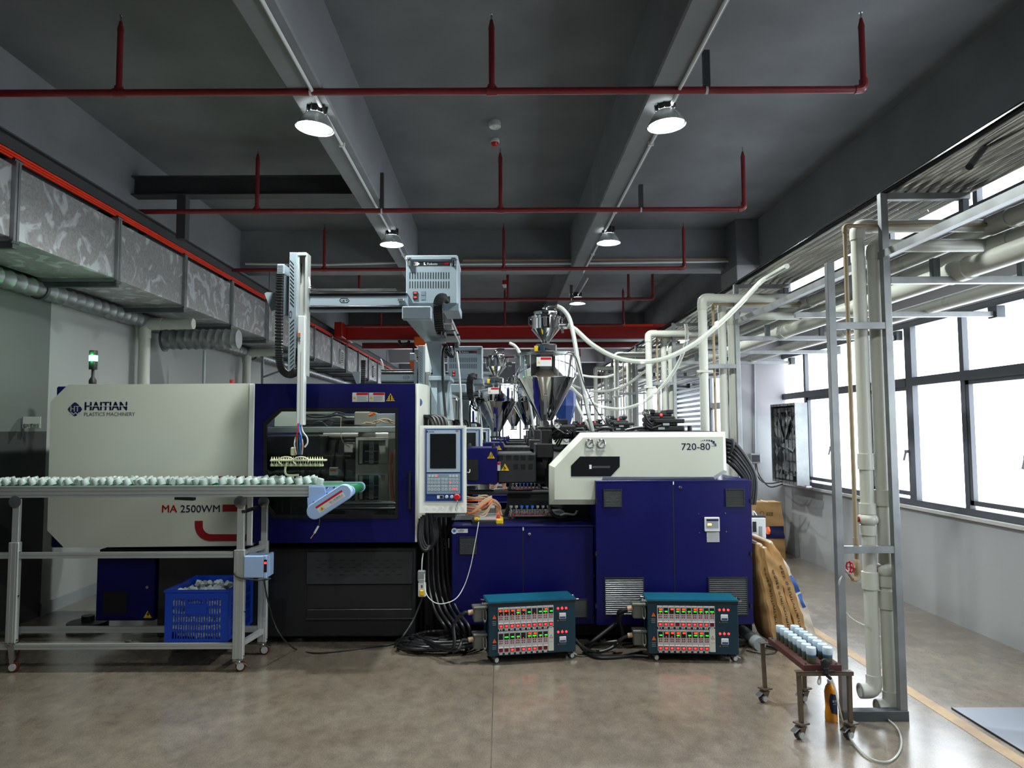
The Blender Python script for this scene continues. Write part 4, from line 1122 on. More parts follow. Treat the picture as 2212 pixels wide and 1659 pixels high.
    # valve manifold on top
    def manifold(x0, sc, Yv):
        X_ = lambda v: x0 + v * sc
        ybase = 932
        mbs = [((0, -12, 78, 0), 0, .5), ((5, -20, 62, -12), .02, .4), ((2, -33, 58, -20), .04, .36), ((12, -27, 78, -18), -.01, .2), ((8, -41, 50, -33), .06, .3), ((0, -48, 14, -38), .05, .25), ((38, -47, 54, -38), .05, .25)]
        first = None
        for (q, dy, dd) in mbs:
            o = MB(); bx(o, X_(q[0]), ybase + q[1] * sc, X_(q[2]), ybase + q[3] * sc, Yv + dy, Yv + dy + dd, .012)
            o = o.build('valve_block', 'black_metal', root)
        for (x, y) in ((30, -13), (20, -4)):
            o = MB(); bx(o, X_(x), ybase + (y - 5) * sc, X_(x + 14), ybase + y * sc, Yv - .012, Yv - .01); o.build('nameplate', 'label_grey', root)
        c = W(X_(28), ybase - 36 * sc, Yv); MB().ball(c + Vector((0, .03, 0)), .012, 6).build('indicator_led', 'red_glow', root)
        for k in range(3):
            MB().tube([W(X_(2), ybase - (44 - k * 8) * sc, Yv), W(X_(-8), ybase - (40 - k * 8) * sc, Yv - .03), W(X_(-5), ybase - (26 - k * 8) * sc, Yv - .04), W(X_(6), ybase - (14 - k * 4) * sc, Yv - .02)], .01, 6, 4).build('hydraulic_hose', 'black_rubber', root)
    manifold(1402, 1.0, 6.1)
    p = W(1395, 930, 6.1); gauge(root, 1395, 892, 8, 6.1)
    MB().cyl(p, W(1395, 900, 6.1), .008, n=8).build('gauge_stem', 'black_metal', root)
    for (xx, yy) in ((1490, 928), (1355, 928)):
        c = W(xx, 933, 6.2); MB().cyl(c, W(xx, yy - 8, 6.2), .02, n=10).build('breather', 'black_metal', root)
    MB().tube([W(1285, 932, 6.0), W(1300, 925, 6.0), W(1320, 926, 6.0), W(1322, 933, 6.0)], .014, 8, 5).build('hydraulic_hose', 'black_rubber', root)
    MB().tube([W(1350, 930, 6.1), W(1380, 924, 6.1), W(1410, 925, 6.1), W(1440, 912, 6.12)], .012, 8, 5).build('hydraulic_hose', 'black_rubber', root)
    # big hoses at the end
    for i in range(6):
        k = i * 1.0
        MB().tube([W(1560, 950 + k * 8, 6.1 + k * .03), W(1585 - k * 2, 958 + k * 8, 6.1), W(1608 - k * 3, 985 + k * 6, 6.1), W(1627 - k * 4, 1018 + k * 3, 6.1), W(1632 - k * 5, 1045, 6.1), W(1628 - k * 5, 1090, 6.1)], .021, 10, 5).build('hydraulic_hose', 'black_rubber', root)
    MB().tube([W(1578, 950, 6.05), W(1583, 952, 6.03), W(1583, 965, 6.03), W(1577, 980, 6.05)], .012, 8, 4).build('hose_tie', 'charcoal', root)
    # --- cabinets
    a, b, c, d = R(975, 1138, 1284, 1350, Y0)
    MB().box(a, b, Y0, 6.9, c, d, .008).build('lower_cabinet', 'navy', root)
    lc = LAST[0]
    part('cabinet_top', 'navy_top', root, 976, 1134.5, 1284, 1138.5, Y0 - .004, 6.0, .002)
    part('door_seam', 'black_deep', lc, 1129, 1141, 1131, 1350, Y0 - .0015, Y0)
    part('seam_tab', 'label_white', lc, 1129, 1139, 1131.4, 1146, Y0 - .003, Y0 - .0016)
    q = W(1143.5, 1154, Y0); MB().lathe(q, (0, -1, 0), [(.013, 0), (.013, .006), (.009, .01)], 6).build('lock', 'chrome', lc)
    vent(root, 993, 1159, 1030, 1197, Y0, 12); vent(root, 1240, 1293, 1268.5, 1333, Y0, 14)
    lb = part('sticker', 'label_white', lc, 980, 1142.5, 1010.5, 1151, Y0 - .0015, Y0, 0)
    q = W(981.5, 1147, Y0 - .001); w = MB().cyl(q, q + Vector((0, -.0012, 0)), .023, n=20); w.build('sticker', 'label_white', lc)
    w = MB().cyl(q + Vector((0, -.0013, 0)), q + Vector((0, -.002, 0)), .011, n=16); w.build('sticker_print', 'wire_blue', lc)
    st = MB()
    for k, (x0, x1) in enumerate(((993, 1001), (989, 1003), (990, 1001))): bx(st, x0, 1144 + k * 2.3, x1, 1145 + k * 2.3, Y0 - .0022, Y0 - .0015)
    st.build('sticker_print', 'ink_grey', lc, flat=True)
    for yy in (1240, 1330): part('hinge', 'black_metal', lc, 1281, yy, 1284.5, yy + 8, Y0 - .01, Y0)
    part('cabinet_handle', 'chrome', root, 960.5, 1163, 971, 1183.5, 5.93, 5.95)
    MB().ring(PXZ([(958, 1162.5), (969, 1162.5), (969, 1184), (958, 1184)], 5.9), PXZ([(958, 1165), (966.5, 1165), (966.5, 1181.5), (958, 1181.5)], 5.9), 5.89, 5.92).build('cabinet_handle', 'chrome', root)
    Yb = 5.52
    Pb = PXZ([(1287, 1040), (1622, 1038), (1628, 1348), (1289, 1350)], Yb)
    MB().prism(Pb, Yb, 6.9).build('main_cabinet', 'navy', root, flat=True)
    mc = LAST[0]
    part('cabinet_top', 'navy_top', root, 1286, 1037.5, 1623, 1040.5, Yb - .003, 6.2, .002)
    part('door_seam', 'black_deep', mc, 1455.5, 1042, 1457.5, 1350, Yb - .0015, Yb)
    part('seam_tab', 'label_white', mc, 1453.5, 1040, 1456, 1047, Yb - .003, Yb - .0016)
    q = W(1469, 1053, Yb); MB().lathe(q, (0, -1, 0), [(.013, 0), (.013, .006), (.009, .01)], 6).build('lock', 'chrome', mc)
    vent(root, 1303.5, 1057, 1343, 1095, Yb, 12); vent(root, 1567, 1056, 1607.5, 1094.5, Yb, 13)
    vent(root, 1306, 1247, 1391, 1328, Yb, 17); vent(root, 1530, 1246, 1614, 1328, Yb, 18)
    for yy in (1078, 1192, 1305):
        for xx in (1286, 1621): part('hinge', 'black_metal', mc, xx, yy, xx + 4, yy + 9, Yb - .012, Yb)
    bxo = part('breaker_box', 'label_white', root, 1523, 1117.5, 1555, 1148.5, Yb - .022, Yb, .004)
    part('display_band', 'ink_navy', bxo, 1526, 1121, 1552, 1126, Yb - .0235, Yb - .022)
    part('breaker_face', 'label_grey', bxo, 1526, 1126, 1552, 1141, Yb - .0245, Yb - .022, .001)
    for x in (1529, 1533.5): part('amber_lamp', 'amber_glow', bxo, x, 1131, x + 3.5, 1135, Yb - .026, Yb - .0245)
    part('rating_plate', 'label_white', root, 1527, 1149.5, 1554, 1171, Yb - .0015, Yb)
    rp = LAST[0]
    st = MB()
    for k in range(7): bx(st, 1528.5, 1152 + k * 2.7, 1552.5, 1152.6 + k * 2.7, Yb - .0025, Yb - .0015)
    st.build('plate_print', 'ink_grey', rp, flat=True, kind='stuff')
    for x, y in ((1509, 1110.5), (1567, 1109), (1511, 1151), (1569, 1149)):
        q = W(x, y, Yb); MB().lathe(q, (0, -1, 0), [(.006, 0), (.004, .004)], 8).build('screw', 'chrome', mc)
    part('cabinet_plinth', 'black_deep', root, 985, 1350, 1625, 1372, Y0 + .15, 6.8)
    return root
machine = build_machine()
# ================================================================ take-out robot above the machine
def build_robot():
    root = thing('takeout_robot', W(940, 905, 6.2), 'pale blue-grey take-out robot with a control box, long arm and gripper over the conveyor', 'robot', 'take-out robots on the machines')
    # pedestal
    def sect(px0, px1, py, Ya, Yb_):
        a, b = W(px0, py, Ya), W(px1, py, Ya)
        return [(a.x, Ya, a.z), (b.x, Ya, a.z), (b.x, Yb_, a.z), (a.x, Yb_, a.z)]
    MB().loft(sect(915, 974, 907, 6.15, 6.6), sect(930, 968, 822, 6.15, 6.45)).build('pedestal', 'robot_grey', root, flat=True)
    pd = LAST[0]
    a, b = W(938, 822, 6.14), W(938, 905, 6.1)
    MB().bar(a, b, .02, .05, up=(1, 0, 0)).build('rib', 'robot_grey', pd)
    for (x0, x1, xe) in ((927, 932, 920), (968, 974, 985)):
        MB().loft([tuple(W(x0, 822, 6.12)), tuple(W(x1, 822, 6.12)), tuple(W(x1, 822, 6.5)), tuple(W(x0, 822, 6.5))], [tuple(W(x0 - 6, 890, 6.13)), tuple(W(x0 - 2, 890, 6.13)), tuple(W(x0 - 2, 890, 6.5)), tuple(W(x0 - 6, 890, 6.5))]).build('gusset', 'robot_grey', pd, flat=True)
    part('flange', 'robot_grey', root, 925, 812, 974, 822, 6.08, 6.5, .006)
    # column
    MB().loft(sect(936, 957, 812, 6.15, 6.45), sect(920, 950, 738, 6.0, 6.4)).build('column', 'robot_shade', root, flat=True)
    part('column_cover', 'arm_white', root, 918, 741, 930, 806, 6.5, 6.6, .01)
    # traverse beam toward the aisle
    a, b, c, d = R(868, 661, 932, 690, 5.0)
    MB().box(a, b, 5.0, 5.06, c, d, .008).build('end_cap', 'robot_grey', root)
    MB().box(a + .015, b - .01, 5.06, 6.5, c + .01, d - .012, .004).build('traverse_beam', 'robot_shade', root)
    tb = LAST[0]
    MB().box(b - .012, b + .13, 5.35, 6.4, c + .015, c + .025).build('cable_tray', 'galv', root)
    MB().bar((b + .12, 5.35, c + .02), (b + .12, 6.4, c + .02), .006, .08).build('tray_edge', 'galv', root)
    MB().tube([(b + .005, 5.3, d - .03), (b + .01, 5.28, c - .04), (b + .02, 5.28, c - .045), (b + .15, 5.28, c - .04)], .006, 6).build('rail_hook', 'black_metal', root)
    MB().tube([(b + .01, 5.9, c + .01), (b + .15, 5.9, c + .01)], .008, 6).build('rail_hook', 'black_metal', root)
    for i in range(3):
        MB().tube([W(962 + i * 8, 745, 6.1), W(968 + i * 7, 765, 6.05), W(980 - i * 3, 772, 6.05), W(970 - i * 5, 758, 6.05), W(958 + i * 3, 750, 6.08)], .006, 6, 5).build('cable_loop', 'black_rubber', root)
    part('valve_block', 'charcoal', root, 958, 742, 966, 752, 6.05, 6.15, .005); part('valve_block', 'charcoal', root, 980, 740, 990, 749, 6.05, 6.15, .005)
    MB().tube([W(966, 748, 6.05), W(957, 760, 6.0), W(957, 830, 6.0), W(963, 905, 5.95), W(964, 925, 5.9)], .012, 8, 5).build('down_cable', 'black_rubber', root)
    MB().tube([W(986, 760, 6.1), W(990, 790, 6.1), W(995, 850, 6.1), W(997, 920, 6.1)], .01, 8, 5).build('down_cable', 'wire_white', root)
    # control box
    Yc = 5.32
    part('control_box', 'robot_grey', root, 877, 556, 988, 656, Yc, Yc + .42, .006)
    cb = LAST[0]
    part('box_lid', 'robot_grey', cb, 875.5, 551, 989, 562, Yc - .012, Yc + .43, .008)
    part('box_foot', 'robot_grey', cb, 958, 655, 992, 672, Yc + .02, Yc + .4, .004)
    for x in (884, 980):
        o = MB(); bx(o, x - 3, 562, x + 3, 576, Yc - .016, Yc, .004)
        o.ring(PXZ([(x - 4.5, 558), (x + 4.5, 558), (x + 4.5, 577), (x - 4.5, 577)], Yc), PXZ([(x - 3.5, 559.5), (x + 3.5, 559.5), (x + 3.5, 575.5), (x - 3.5, 575.5)], Yc), Yc - .02, Yc - .014)
        o.build('latch', 'chrome', cb)
    part('name_strip', 'ink_black', cb, 898, 565.5, 971, 574, Yc - .002, Yc)
    w = MB(); w.prism(PXZ([(893, 566), (902, 566), (907, 570), (902, 574), (893, 574)], Yc), Yc - .003, Yc - .002); w.build('badge', 'label_white', cb, flat=True)
    w = MB(); text_px(w, 'HQ', 893.5, 567, 901, 573, Yc - .0036, .01)
    for k in range(3): w.prism(PXZ([(953 + k * 3, 569.6 + k), (971 - k, 566 + k * 2.4), (970 - k, 567.3 + k * 2.4)], Yc), Yc - .003, Yc - .002)
    w.build('emblem', 'red', cb, flat=True)
    w = MB(); text_px(w, 'Roboto', 923, 567.4, 945, 572.6, Yc - .003, .012)
    w.prism(PXZ([(915, 567), (919, 567), (917, 569.5), (921, 573), (915, 573), (916, 571)], Yc), Yc - .003, Yc - .002); w.build('lettering', 'label_white', cb, flat=True)
    for row, (y0, y1) in enumerate(((588, 602.5), (607.5, 622.5))):
        s = MB()
        for k in range(16): bx(s, 884.5 + k * 5.6, y0, 886.3 + k * 5.6, y1, Yc - .0012, Yc + .002)
        s.build('vent_slots', 'black_deep', cb, kind='stuff', flat=True)
    for y in (629.5, 639):
        part('switch', 'ink_black', cb, 892, y, 902, y + 8, Yc - .006, Yc, .001)
        part('switch_lamp', 'red_glow', cb, 894, y + 1.5, 900, y + 4.5, Yc - .007, Yc - .006)
    for y in (629, 639): part('blank_plate', 'robot_shade', cb, 909.5, y, 919, y + 8.5, Yc - .002, Yc)
    part('cable_port', 'black_deep', cb, 943, 640, 972, 653, Yc - .001, Yc + .002)
    ch = MB()
    pth = spline([W(965, 646, 5.27), W(955, 643, 5.2), W(948, 650, 5.16), W(946, 665, 5.16), W(947, 685, 5.2), W(950, 710, 5.28), W(955, 725, 5.45)], 6)
    for p, q in zip(pth, pth[1:]): ch.bar(p, p + (q - p) * .8, .07, .03, up=(0, -1, .2), ch=.004)
    ch.build('cable_chain', 'black_rubber', root, kind='stuff')
    # cross arm
    Yx = 5.26
    part('cross_arm', 'robot_grey', root, 662, 639, 880, 660, Yx, Yx + .09, .003)
    xa = LAST[0]
    part('rail', 'chrome', xa, 662, 629.5, 878, 633, Yx - .01, Yx + .08, .002)
    part('rail', 'chrome', xa, 662, 660, 875, 662.5, Yx - .01, Yx + .08, .002)
    part('rack', 'black_metal', xa, 664, 633, 876, 639, Yx + .005, Yx + .08); part('rack', 'black_metal', xa, 664, 662.5, 872, 667, Yx + .005, Yx + .08)
    part('guide_tube', 'robot_grey', xa, 662, 667.5, 872, 673, Yx + .01, Yx + .05, .006)
    part('cable_guide', 'black_metal', xa, 664, 624, 855, 627.5, Yx + .02, Yx + .1, .002)
    w = MB(); hx = lambda k: [(732.5 + k, 649), (737 + k, 644 + k), (750.5 - k, 644 + k), (755 - k, 649), (750.5 - k, 654 - k), (737 + k, 654 - k)]
    w.ring(PXZ(hx(0), Yx), PXZ(hx(1), Yx), Yx - .001, Yx)
    text_px(w, '-x+', 735.5, 646.5, 752, 651.5, Yx - .001, .02); w.build('axis_mark', 'ink_black', xa, flat=True)
    part('arm_clamp', 'steel', xa, 859, 644, 872, 650, Yx - .02, Yx, .004)
    # vertical arm
    Yv = 5.20
    part('chain_cover', 'robot_grey', root, 623, 545, 640, 803, Yv - .02, Yv + .12, .003)
    cc = LAST[0]
    s = MB()
    for k in range(16):
        y = 563 + k * 8.2
        if abs(y - 672) > 12 and y < 668:
            s.prism(PXZ([(626.5, y), (627.3, y - .9), (635.5, y + 8.5), (634.7, y + 9.6)], Yv - .02), Yv - .0215, Yv - .019)
    for k in range(13):
        y = 690 + k * 8.6
        s.prism(PXZ([(634.5, y), (635.5, y + 1), (627, y + 9.6), (626.2, y + 8.5)], Yv - .02), Yv - .0215, Yv - .019)
    s.build('slots', 'black_deep', cc, kind='stuff', flat=True)
    w = MB(); vx = lambda k: [(625.5 + k, 674 + k), (628 , 671 + k), (630.5 - k, 674 + k), (630.5 - k, 684 - k), (628, 687 - k), (625.5 + k, 684 - k)]
    w.ring(PXZ(vx(0), Yv - .02), PXZ(vx(.7), Yv - .02), Yv - .0215, Yv - .02); w.build('axis_mark', 'ink_black', cc, flat=True)
    part('side_plate', 'robot_shade', root, 612, 596, 623, 682, Yv + .02, Yv + .08, .002)
    ch = MB()
    a, b, c, d = R(641, 547, 663, 812, Yv)
    ch.box(a, b, Yv + .04, Yv + .09, c, d)
    ch.box(a, a + .014, Yv, Yv + .04, c, d).box(b - .018, b, Yv, Yv + .04, c, d)
    ch.build('arm_rail', 'aluminium', root, flat=True)
    part('rail_slot', 'black_deep', root, 648, 569, 651, 611, Yv + .036, Yv + .04)
    part('arm_cap', 'aluminium', root, 642, 545, 662, 552, Yv - .004, Yv + .06, .003)
    part('moving_arm', 'arm_white', root, 641.5, 682, 657, 918, Yv - .035, Yv + .03, .004)
    ma = LAST[0]
    part('arm_groove', 'aluminium', ma, 648.4, 760, 649.6, 917, Yv - .0365, Yv - .035)
    part('signal_lamp', 'orange', ma, 644, 719, 649, 725, Yv - .04, Yv - .035)
    w = MB()
    for k in range(2): w.tube([W(644 + k * 4, 729, Yv - .036), W(641.8 + k * 4, 733, Yv - .036), W(644 + k * 4, 738, Yv - .036)], .003, 4)
    w.build('axis_mark', 'ink_black', ma)
    part('motor_box', 'robot_grey', root, 598, 570, 614, 592, Yv, Yv + .16, .004)
    mbx = LAST[0]
    s = MB()
    for k in range(5): bx(s, 600, 574 + k * 3.4, 611, 575 + k * 3.4, Yv - .001, Yv + .001)
    s.build('slots', 'ink_grey', mbx, kind='stuff', flat=True)
    MB().loft([tuple(W(x, y, Yv + .1)) for x, y in ((571, 634), (576, 631), (598, 632), (596, 668), (586, 672))], [tuple(W(x, y, Yv + .1) + Vector((0, .04, 0))) for x, y in ((571, 634), (576, 631), (598, 632), (596, 668), (586, 672))]).build('end_bracket', 'robot_grey', root, flat=True)
    pth = spline([W(605, 592, Yv), W(604, 640, Yv), W(603, 700, Yv), W(603, 760, Yv), W(608, 795, Yv), W(622, 809, Yv), W(636, 806, Yv), W(645, 793, Yv), W(647, 775, Yv), W(648, 752, Yv)], 9)
    s = MB()
    for p, q in zip(pth, pth[1:]): s.bar(p, p + (q - p) * .82, .05, .042, up=(0, 1, 0), ch=.004)
    s.build('cable_chain', 'black_rubber', root, kind='stuff')
    s = MB()
    for k in range(5): s.tube([W(662, 590 + k * 8, Yv + .05), W(666 + k, 598 + k * 6, Yv + .04), W(669, 610 + k * 3, Yv + .04), W(664, 622, Yv + .05)], .006, 6, 4)
    s.build('cable_loop', 'wire_white', root, kind='stuff')
    # gripper
    Yg = Yv
    part('wrist', 'black_metal', root, 641, 950, 652, 982, Yg - .02, Yg + .03, .006)
    MB().tube([W(644, 914, Yg - .03), W(643.5, 930, Yg - .04), W(640, 945, Yg - .04), W(641, 962, Yg - .03), W(639, 982, Yg - .03)], .006, 6, 5).build('air_hose', 'red', root)
    MB().tube([W(646.5, 914, Yg - .03), W(647, 930, Yg - .04), W(651, 945, Yg - .045), W(650, 960, Yg - .03)], .006, 6, 5).build('air_hose', 'wire_blue', root)
    MB().tube([W(651, 916, Yg - .02), W(654, 932, Yg - .03), W(663, 945, Yg - .03), W(664, 957, Yg - .03), W(658, 966, Yg - .03)], .006, 6, 5).build('air_hose', 'wire_white', root)
    for k in range(4):
        MB().tube([W(639 + k * 4, 944, Yg - .03), W(636 + k * 6, 960, Yg - .04), W(640 + k * 4, 982, Yg - .03)], .005, 6, 5).build('air_hose', ('wire_white', 'belt_green', 'wire_blue', 'wire_tan')[k], root)
    part('wrist_cylinder', 'gripper_white', root, 627, 966, 637, 984, Yg, Yg + .05, .01)
    part('gripper_bar', 'gripper_white', root, 583, 993, 702, 996.5, Yg - .03, Yg + .04, .002)
    for k in range(22):
        x = 587 + k * 5.2
        c = W(x, 993, Yg - .01 + (k % 2) * .03)
        MB().lathe(c, (0, 0, 1), [(.008, 0), (.004, .012), (.0015, .022)], 8).build('fitting', 'gripper_white', root)
        MB().lathe(c + Vector((0, 0, -.012)), (0, 0, -1), [(.003, 0), (.003, .012), (.010, .022), (.011, .034), (.006, .036)], 8).build('suction_cup', 'gripper_white', root)
    for cx in (618, 650):
        MB().tube([W(cx + 16 * math.cos(t), 996 - 9 * math.sin(t), Yg - .045) for t in [PI * k / 6 - .3 for k in range(9)]], .005, 6, 3).build('vacuum_hose', 'gripper_white', root)
    MB().tube([W(621, 998, Yg), W(617, 1008, Yg), W(616, 1020, Yg), W(620, 1026, Yg), W(630, 1027, Yg), W(645, 1026, Yg)], .008, 8, 5).build('stop_arm', 'gripper_white', root)
    return root
robot = build_robot()
ARM = ('chain_cover', 'side_plate', 'arm_rail', 'rail_slot', 'arm_cap', 'moving_arm', 'motor_box', 'cable_chain.001', 'wrist', 'gripper', 'fitting', 'suction', 'vacuum', 'cable_loop.003')

# ================================================================ hopper dryer with vacuum loader
def build_hopper():
    Yh = 6.3
    c0 = W(1184, 925, Yh)
    cx = W(1179, 800, Yh).x
    zf = lambda py: W(1179, py, Yh).z
    root = thing('hopper_dryer', (cx, Yh, zf(925)), 'largest mirror steel hopper with a vacuum loader, in front of the red crane girder', 'hopper', 'steel hoppers on the machines')
    r = 66 / F * Yh
    c = Vector((cx, Yh, 0))
    def L(py): return zf(py)
    P = lambda pts: [(rr / F * Yh, L(py) - L(925)) for rr, py in pts]
    base = Vector((cx, Yh, L(925)))
    MB().lathe(base, (0, 0, 1), P([(14.5, 922), (14.5, 909)]), 28).build('outlet_neck', 'mirror_steel', root)
    part('slide_plate', 'black_metal', root, 1163, 922, 1197, 927, Yh - .12, Yh + .12, .004)
    MB().lathe(base, (0, 0, 1), P([(13, 910), (64, 818)]), 40, cap0=False, cap1=False).build('cone', 'mirror_steel', root)
    MB().lathe(base, (0, 0, 1), P([(64.5, 819), (66, 816), (66, 770)]), 40, cap0=False, cap1=False).build('drum', 'mirror_steel', root)
    MB().lathe(base, (0, 0, 1), P([(66, 772), (68.5, 771), (68.5, 766), (62, 764), (20, 760)]), 40).build('lid', 'steel', root)
    ld = LAST[0]
    # sight glass on the cone
    a, b = W(1178, 853, Yh - .19), W(1178, 895, Yh - .085)
    MB().bar(a, b, .025, .008, up=(0, -1, .5)).build('sight_glass', 'aluminium', root)
    lb = part('warning_label', 'label_white', root, 1159, 771, 1192, 791, Yh - r - .006, Yh - r - .001)
    part('label_header', 'red', root, 1168, 772, 1191, 777, Yh - r - .0075, Yh - r - .006)
    w = MB().prism(PXZ([(1160.5, 785), (1167, 785), (1163.8, 779)], Yh - r), Yh - r - .008, Yh - r - .006); w.build('label_symbol', 'yellow', root, flat=True)
    q = W(1131, 814, Yh - r * .8); MB().ball(q, .005, 6).build('indicator_led', 'digit_green', root)
    # magnet / feed box
    part('feed_box', 'steel', root, 1157, 742, 1203, 761, Yh - .09, Yh + .1, .012)
    part('motor', 'teal_dark', root, 1164, 746, 1177, 760, Yh - .15, Yh - .08, .01)
    part('yellow_label', 'yellow', root, 1154, 747, 1162.5, 759, Yh - .13, Yh - .09, .003)
    MB().tube([W(1177, 752, Yh - .12), W(1195, 758, Yh - .14), W(1225, 761, Yh - .2), W(1243, 770, Yh - .25), W(1262, 830, Yh - .25), W(1285, 880, Yh - .2), W(1320, 932, Yh - .15)], .005, 6, 6).build('power_cable', 'black_rubber', root)
    # loader
    MB().lathe(base, (0, 0, 1), P([(9, 742), (9, 738), (29.5, 713), (30.5, 712), (30.5, 690), (33, 689), (33, 685), (29, 683), (25, 681), (25, 676)]), 32).build('loader_body', 'mirror_steel', root)
    MB().lathe(base + Vector((0, 0, P([(0, 675)])[0][1])), (0, 0, 1), [(.104, -.01), (.106, .0), (.1, .006), (.02, .008)], 32).build('loader_lid', 'steel', root)
    for sx in (-1, 1):
        x = cx + sx * .125
        MB().tube([(x, Yh, L(685)), (x + sx * .02, Yh, L(685)), (x + sx * .022, Yh, L(700)), (x, Yh, L(704))], .006, 6).build('clamp_latch', 'steel', root)
    part('front_latch', 'steel', root, 1174, 682, 1181, 704, Yh - .15, Yh - .12, .004)
    pts = [W(1177, 677, Yh), W(1177, 668, Yh), W(1182, 661.5, Yh), W(1190, 660, Yh), W(1199, 661, Yh)]
    MB().tube(pts, .022, 12, 5).build('suction_elbow', 'mirror_steel', root)
    MB().cyl(W(1198, 661, Yh), W(1203, 662, Yh), .026, n=12).build('hose_clamp', 'chrome', root)
    MB().cyl(W(1206, 704, Yh), W(1226, 704, Yh), .028, n=12).build('inlet_pipe', 'steel', root)
    MB().bar(W(1213, 707, Yh - .03), W(1216, 719, Yh - .03), .01, .02).build('valve_lever', 'steel', root)
    return root
hopper = build_hopper()

# ================================================================ the machines and their equipment further down the line
rows = ['second', 'third', 'fourth', 'fifth']
for k in range(1, 5):
    m2 = copy_tree(machine); m2.location = machine.location + Vector((.06 * k, 2.6 * k, 0))
    for ch in list(m2.children):
        if ch.name.startswith(('stack_light', 'stack_glow', 'grease_cap')):
            for g in list(ch.children): bpy.data.objects.remove(g)
            bpy.data.objects.remove(ch)
    m2['label'] = '%s injection moulding machine from the open floor, mostly hidden behind the first' % rows[k - 1]
for k, (px, py, Yh, lab) in enumerate(((1072, 925, 8.9, 'steel hopper on the second machine, left of and behind the largest hopper'), (1140, 925, 11.5, 'steel hopper on the third machine, half hidden between the two nearer hoppers'), (1110, 925, 14.1, 'steel hopper on the fourth machine, behind the nearer hoppers'))):
    h2 = copy_tree(hopper)
    h2.location = Vector((W(px, py, Yh).x, Yh, hopper.location.z - (.1 if k == 0 else 0)))
    h2['label'] = lab
for k, (dx, dy, dz, lab) in enumerate(((.12, 2.6, -.38, 'take-out robot on the second machine, seen behind the first robot column'), (.30, 5.2, -.45, 'take-out robot on the third machine, mostly hidden by the second hopper'))):
    r2 = copy_tree(robot); r2.location = robot.location + Vector((dx, dy, dz)); r2['label'] = lab
    for ch in list(r2.children):
        if ch.name.startswith(('air_hose', 'stop_arm')): bpy.data.objects.remove(ch)
        elif k == 0 and ch.name.startswith(ARM): ch.location.x += .53

# blue dryer bin glimpsed behind the largest hopper
p = W(1221, 935, 8.4)
t = thing('dryer_bin', p, 'blue faceted dryer bin half hidden behind the largest steel hopper', 'bin')
k_ = 8.4 / F
MB().lathe(p, (0, 0, 1), [(6 * k_, 0), (24 * k_, 58 * k_), (24 * k_, 92 * k_), (20 * k_, 96 * k_)], 8).build('bin_body', 'panel_blue', t, flat=True)
MB().cyl(p + Vector((0, 0, 96 * k_ + .001)), p + Vector((0, 0, 104 * k_)), 6 * k_).build('inlet', 'steel', t)
MB().cyl((p.x, p.y, p.z - .001), (p.x, p.y, p.z - .12), 5 * k_).build('outlet', 'steel', t)
# ================================================================ conveyor
def caster(parent, x, y, ztop, wheel='caster_red', r=.036, fork='steel', yaw=0.0, brake=True):
    ca, sa = math.cos(yaw), math.sin(yaw)
    ax, ay = Vector((ca, sa, 0)), Vector((-sa, ca, 0))
    base = Vector((x, y, 0)); cz = r
    MB().obox(base + Vector((0, 0, ztop - .004)), ax, ay, (0, 0, 1), .032, .028, .004).cyl(base + Vector((0, 0, ztop - .02)), base + Vector((0, 0, ztop - .008)), .02, n=12).build('caster_plate', fork, parent)
    wc = base + ax * .018 + Vector((0, 0, cz))
    fk = MB()
    for s in (-1, 1):
        o = ay * (s * .019)
        fk.loft([base + o + ax * -.016 + Vector((0, 0, ztop - .018)), base + o + ax * .026 + Vector((0, 0, ztop - .018)), wc + o + ax * .010 + Vector((0, 0, -.008)), wc + o - ax * .012 + Vector((0, 0, -.008))],
                [base + o * 1.15 + ax * -.016 + Vector((0, 0, ztop - .018)), base + o * 1.15 + ax * .026 + Vector((0, 0, ztop - .018)), wc + o * 1.15 + ax * .010 + Vector((0, 0, -.008)), wc + o * 1.15 - ax * .012 + Vector((0, 0, -.008))])
    fk.obox(base + ax * .004 + Vector((0, 0, ztop - .02)), ax, ay, (0, 0, 1), .022, .022, .003)
    fk.build('caster_fork', fork, parent)
    w = MB().lathe(wc - ay * .014, ay, [(r * .3, -.001), (r * .62, 0), (r * .66, .003), (r * .95, .003), (r, .007), (r, .021), (r * .95, .025), (r * .66, .025), (r * .62, .028), (r * .3, .029)], 20)
    wo = w.build('caster_wheel', wheel, parent)
    MB().cyl(wc - ay * .0225, wc + ay * .0225, r * .66, n=16).build('hub', 'aluminium', wo)
    if brake:
        MB().loft([base + ax * .03 + Vector((0, 0, ztop - .02)) + ay * s for s in (-.016, .016)] + [base + ax * .062 + Vector((0, 0, ztop - .035)) + ay * s for s in (.016, -.016)],
                  [base + ax * .03 + Vector((0, 0, ztop - .026)) + ay * s for s in (-.016, .016)] + [base + ax * .06 + Vector((0, 0, ztop - .043)) + ay * s for s in (.016, -.016)]).build('brake_pedal', 'steel', parent)
YF, YR = 5.05, 5.46
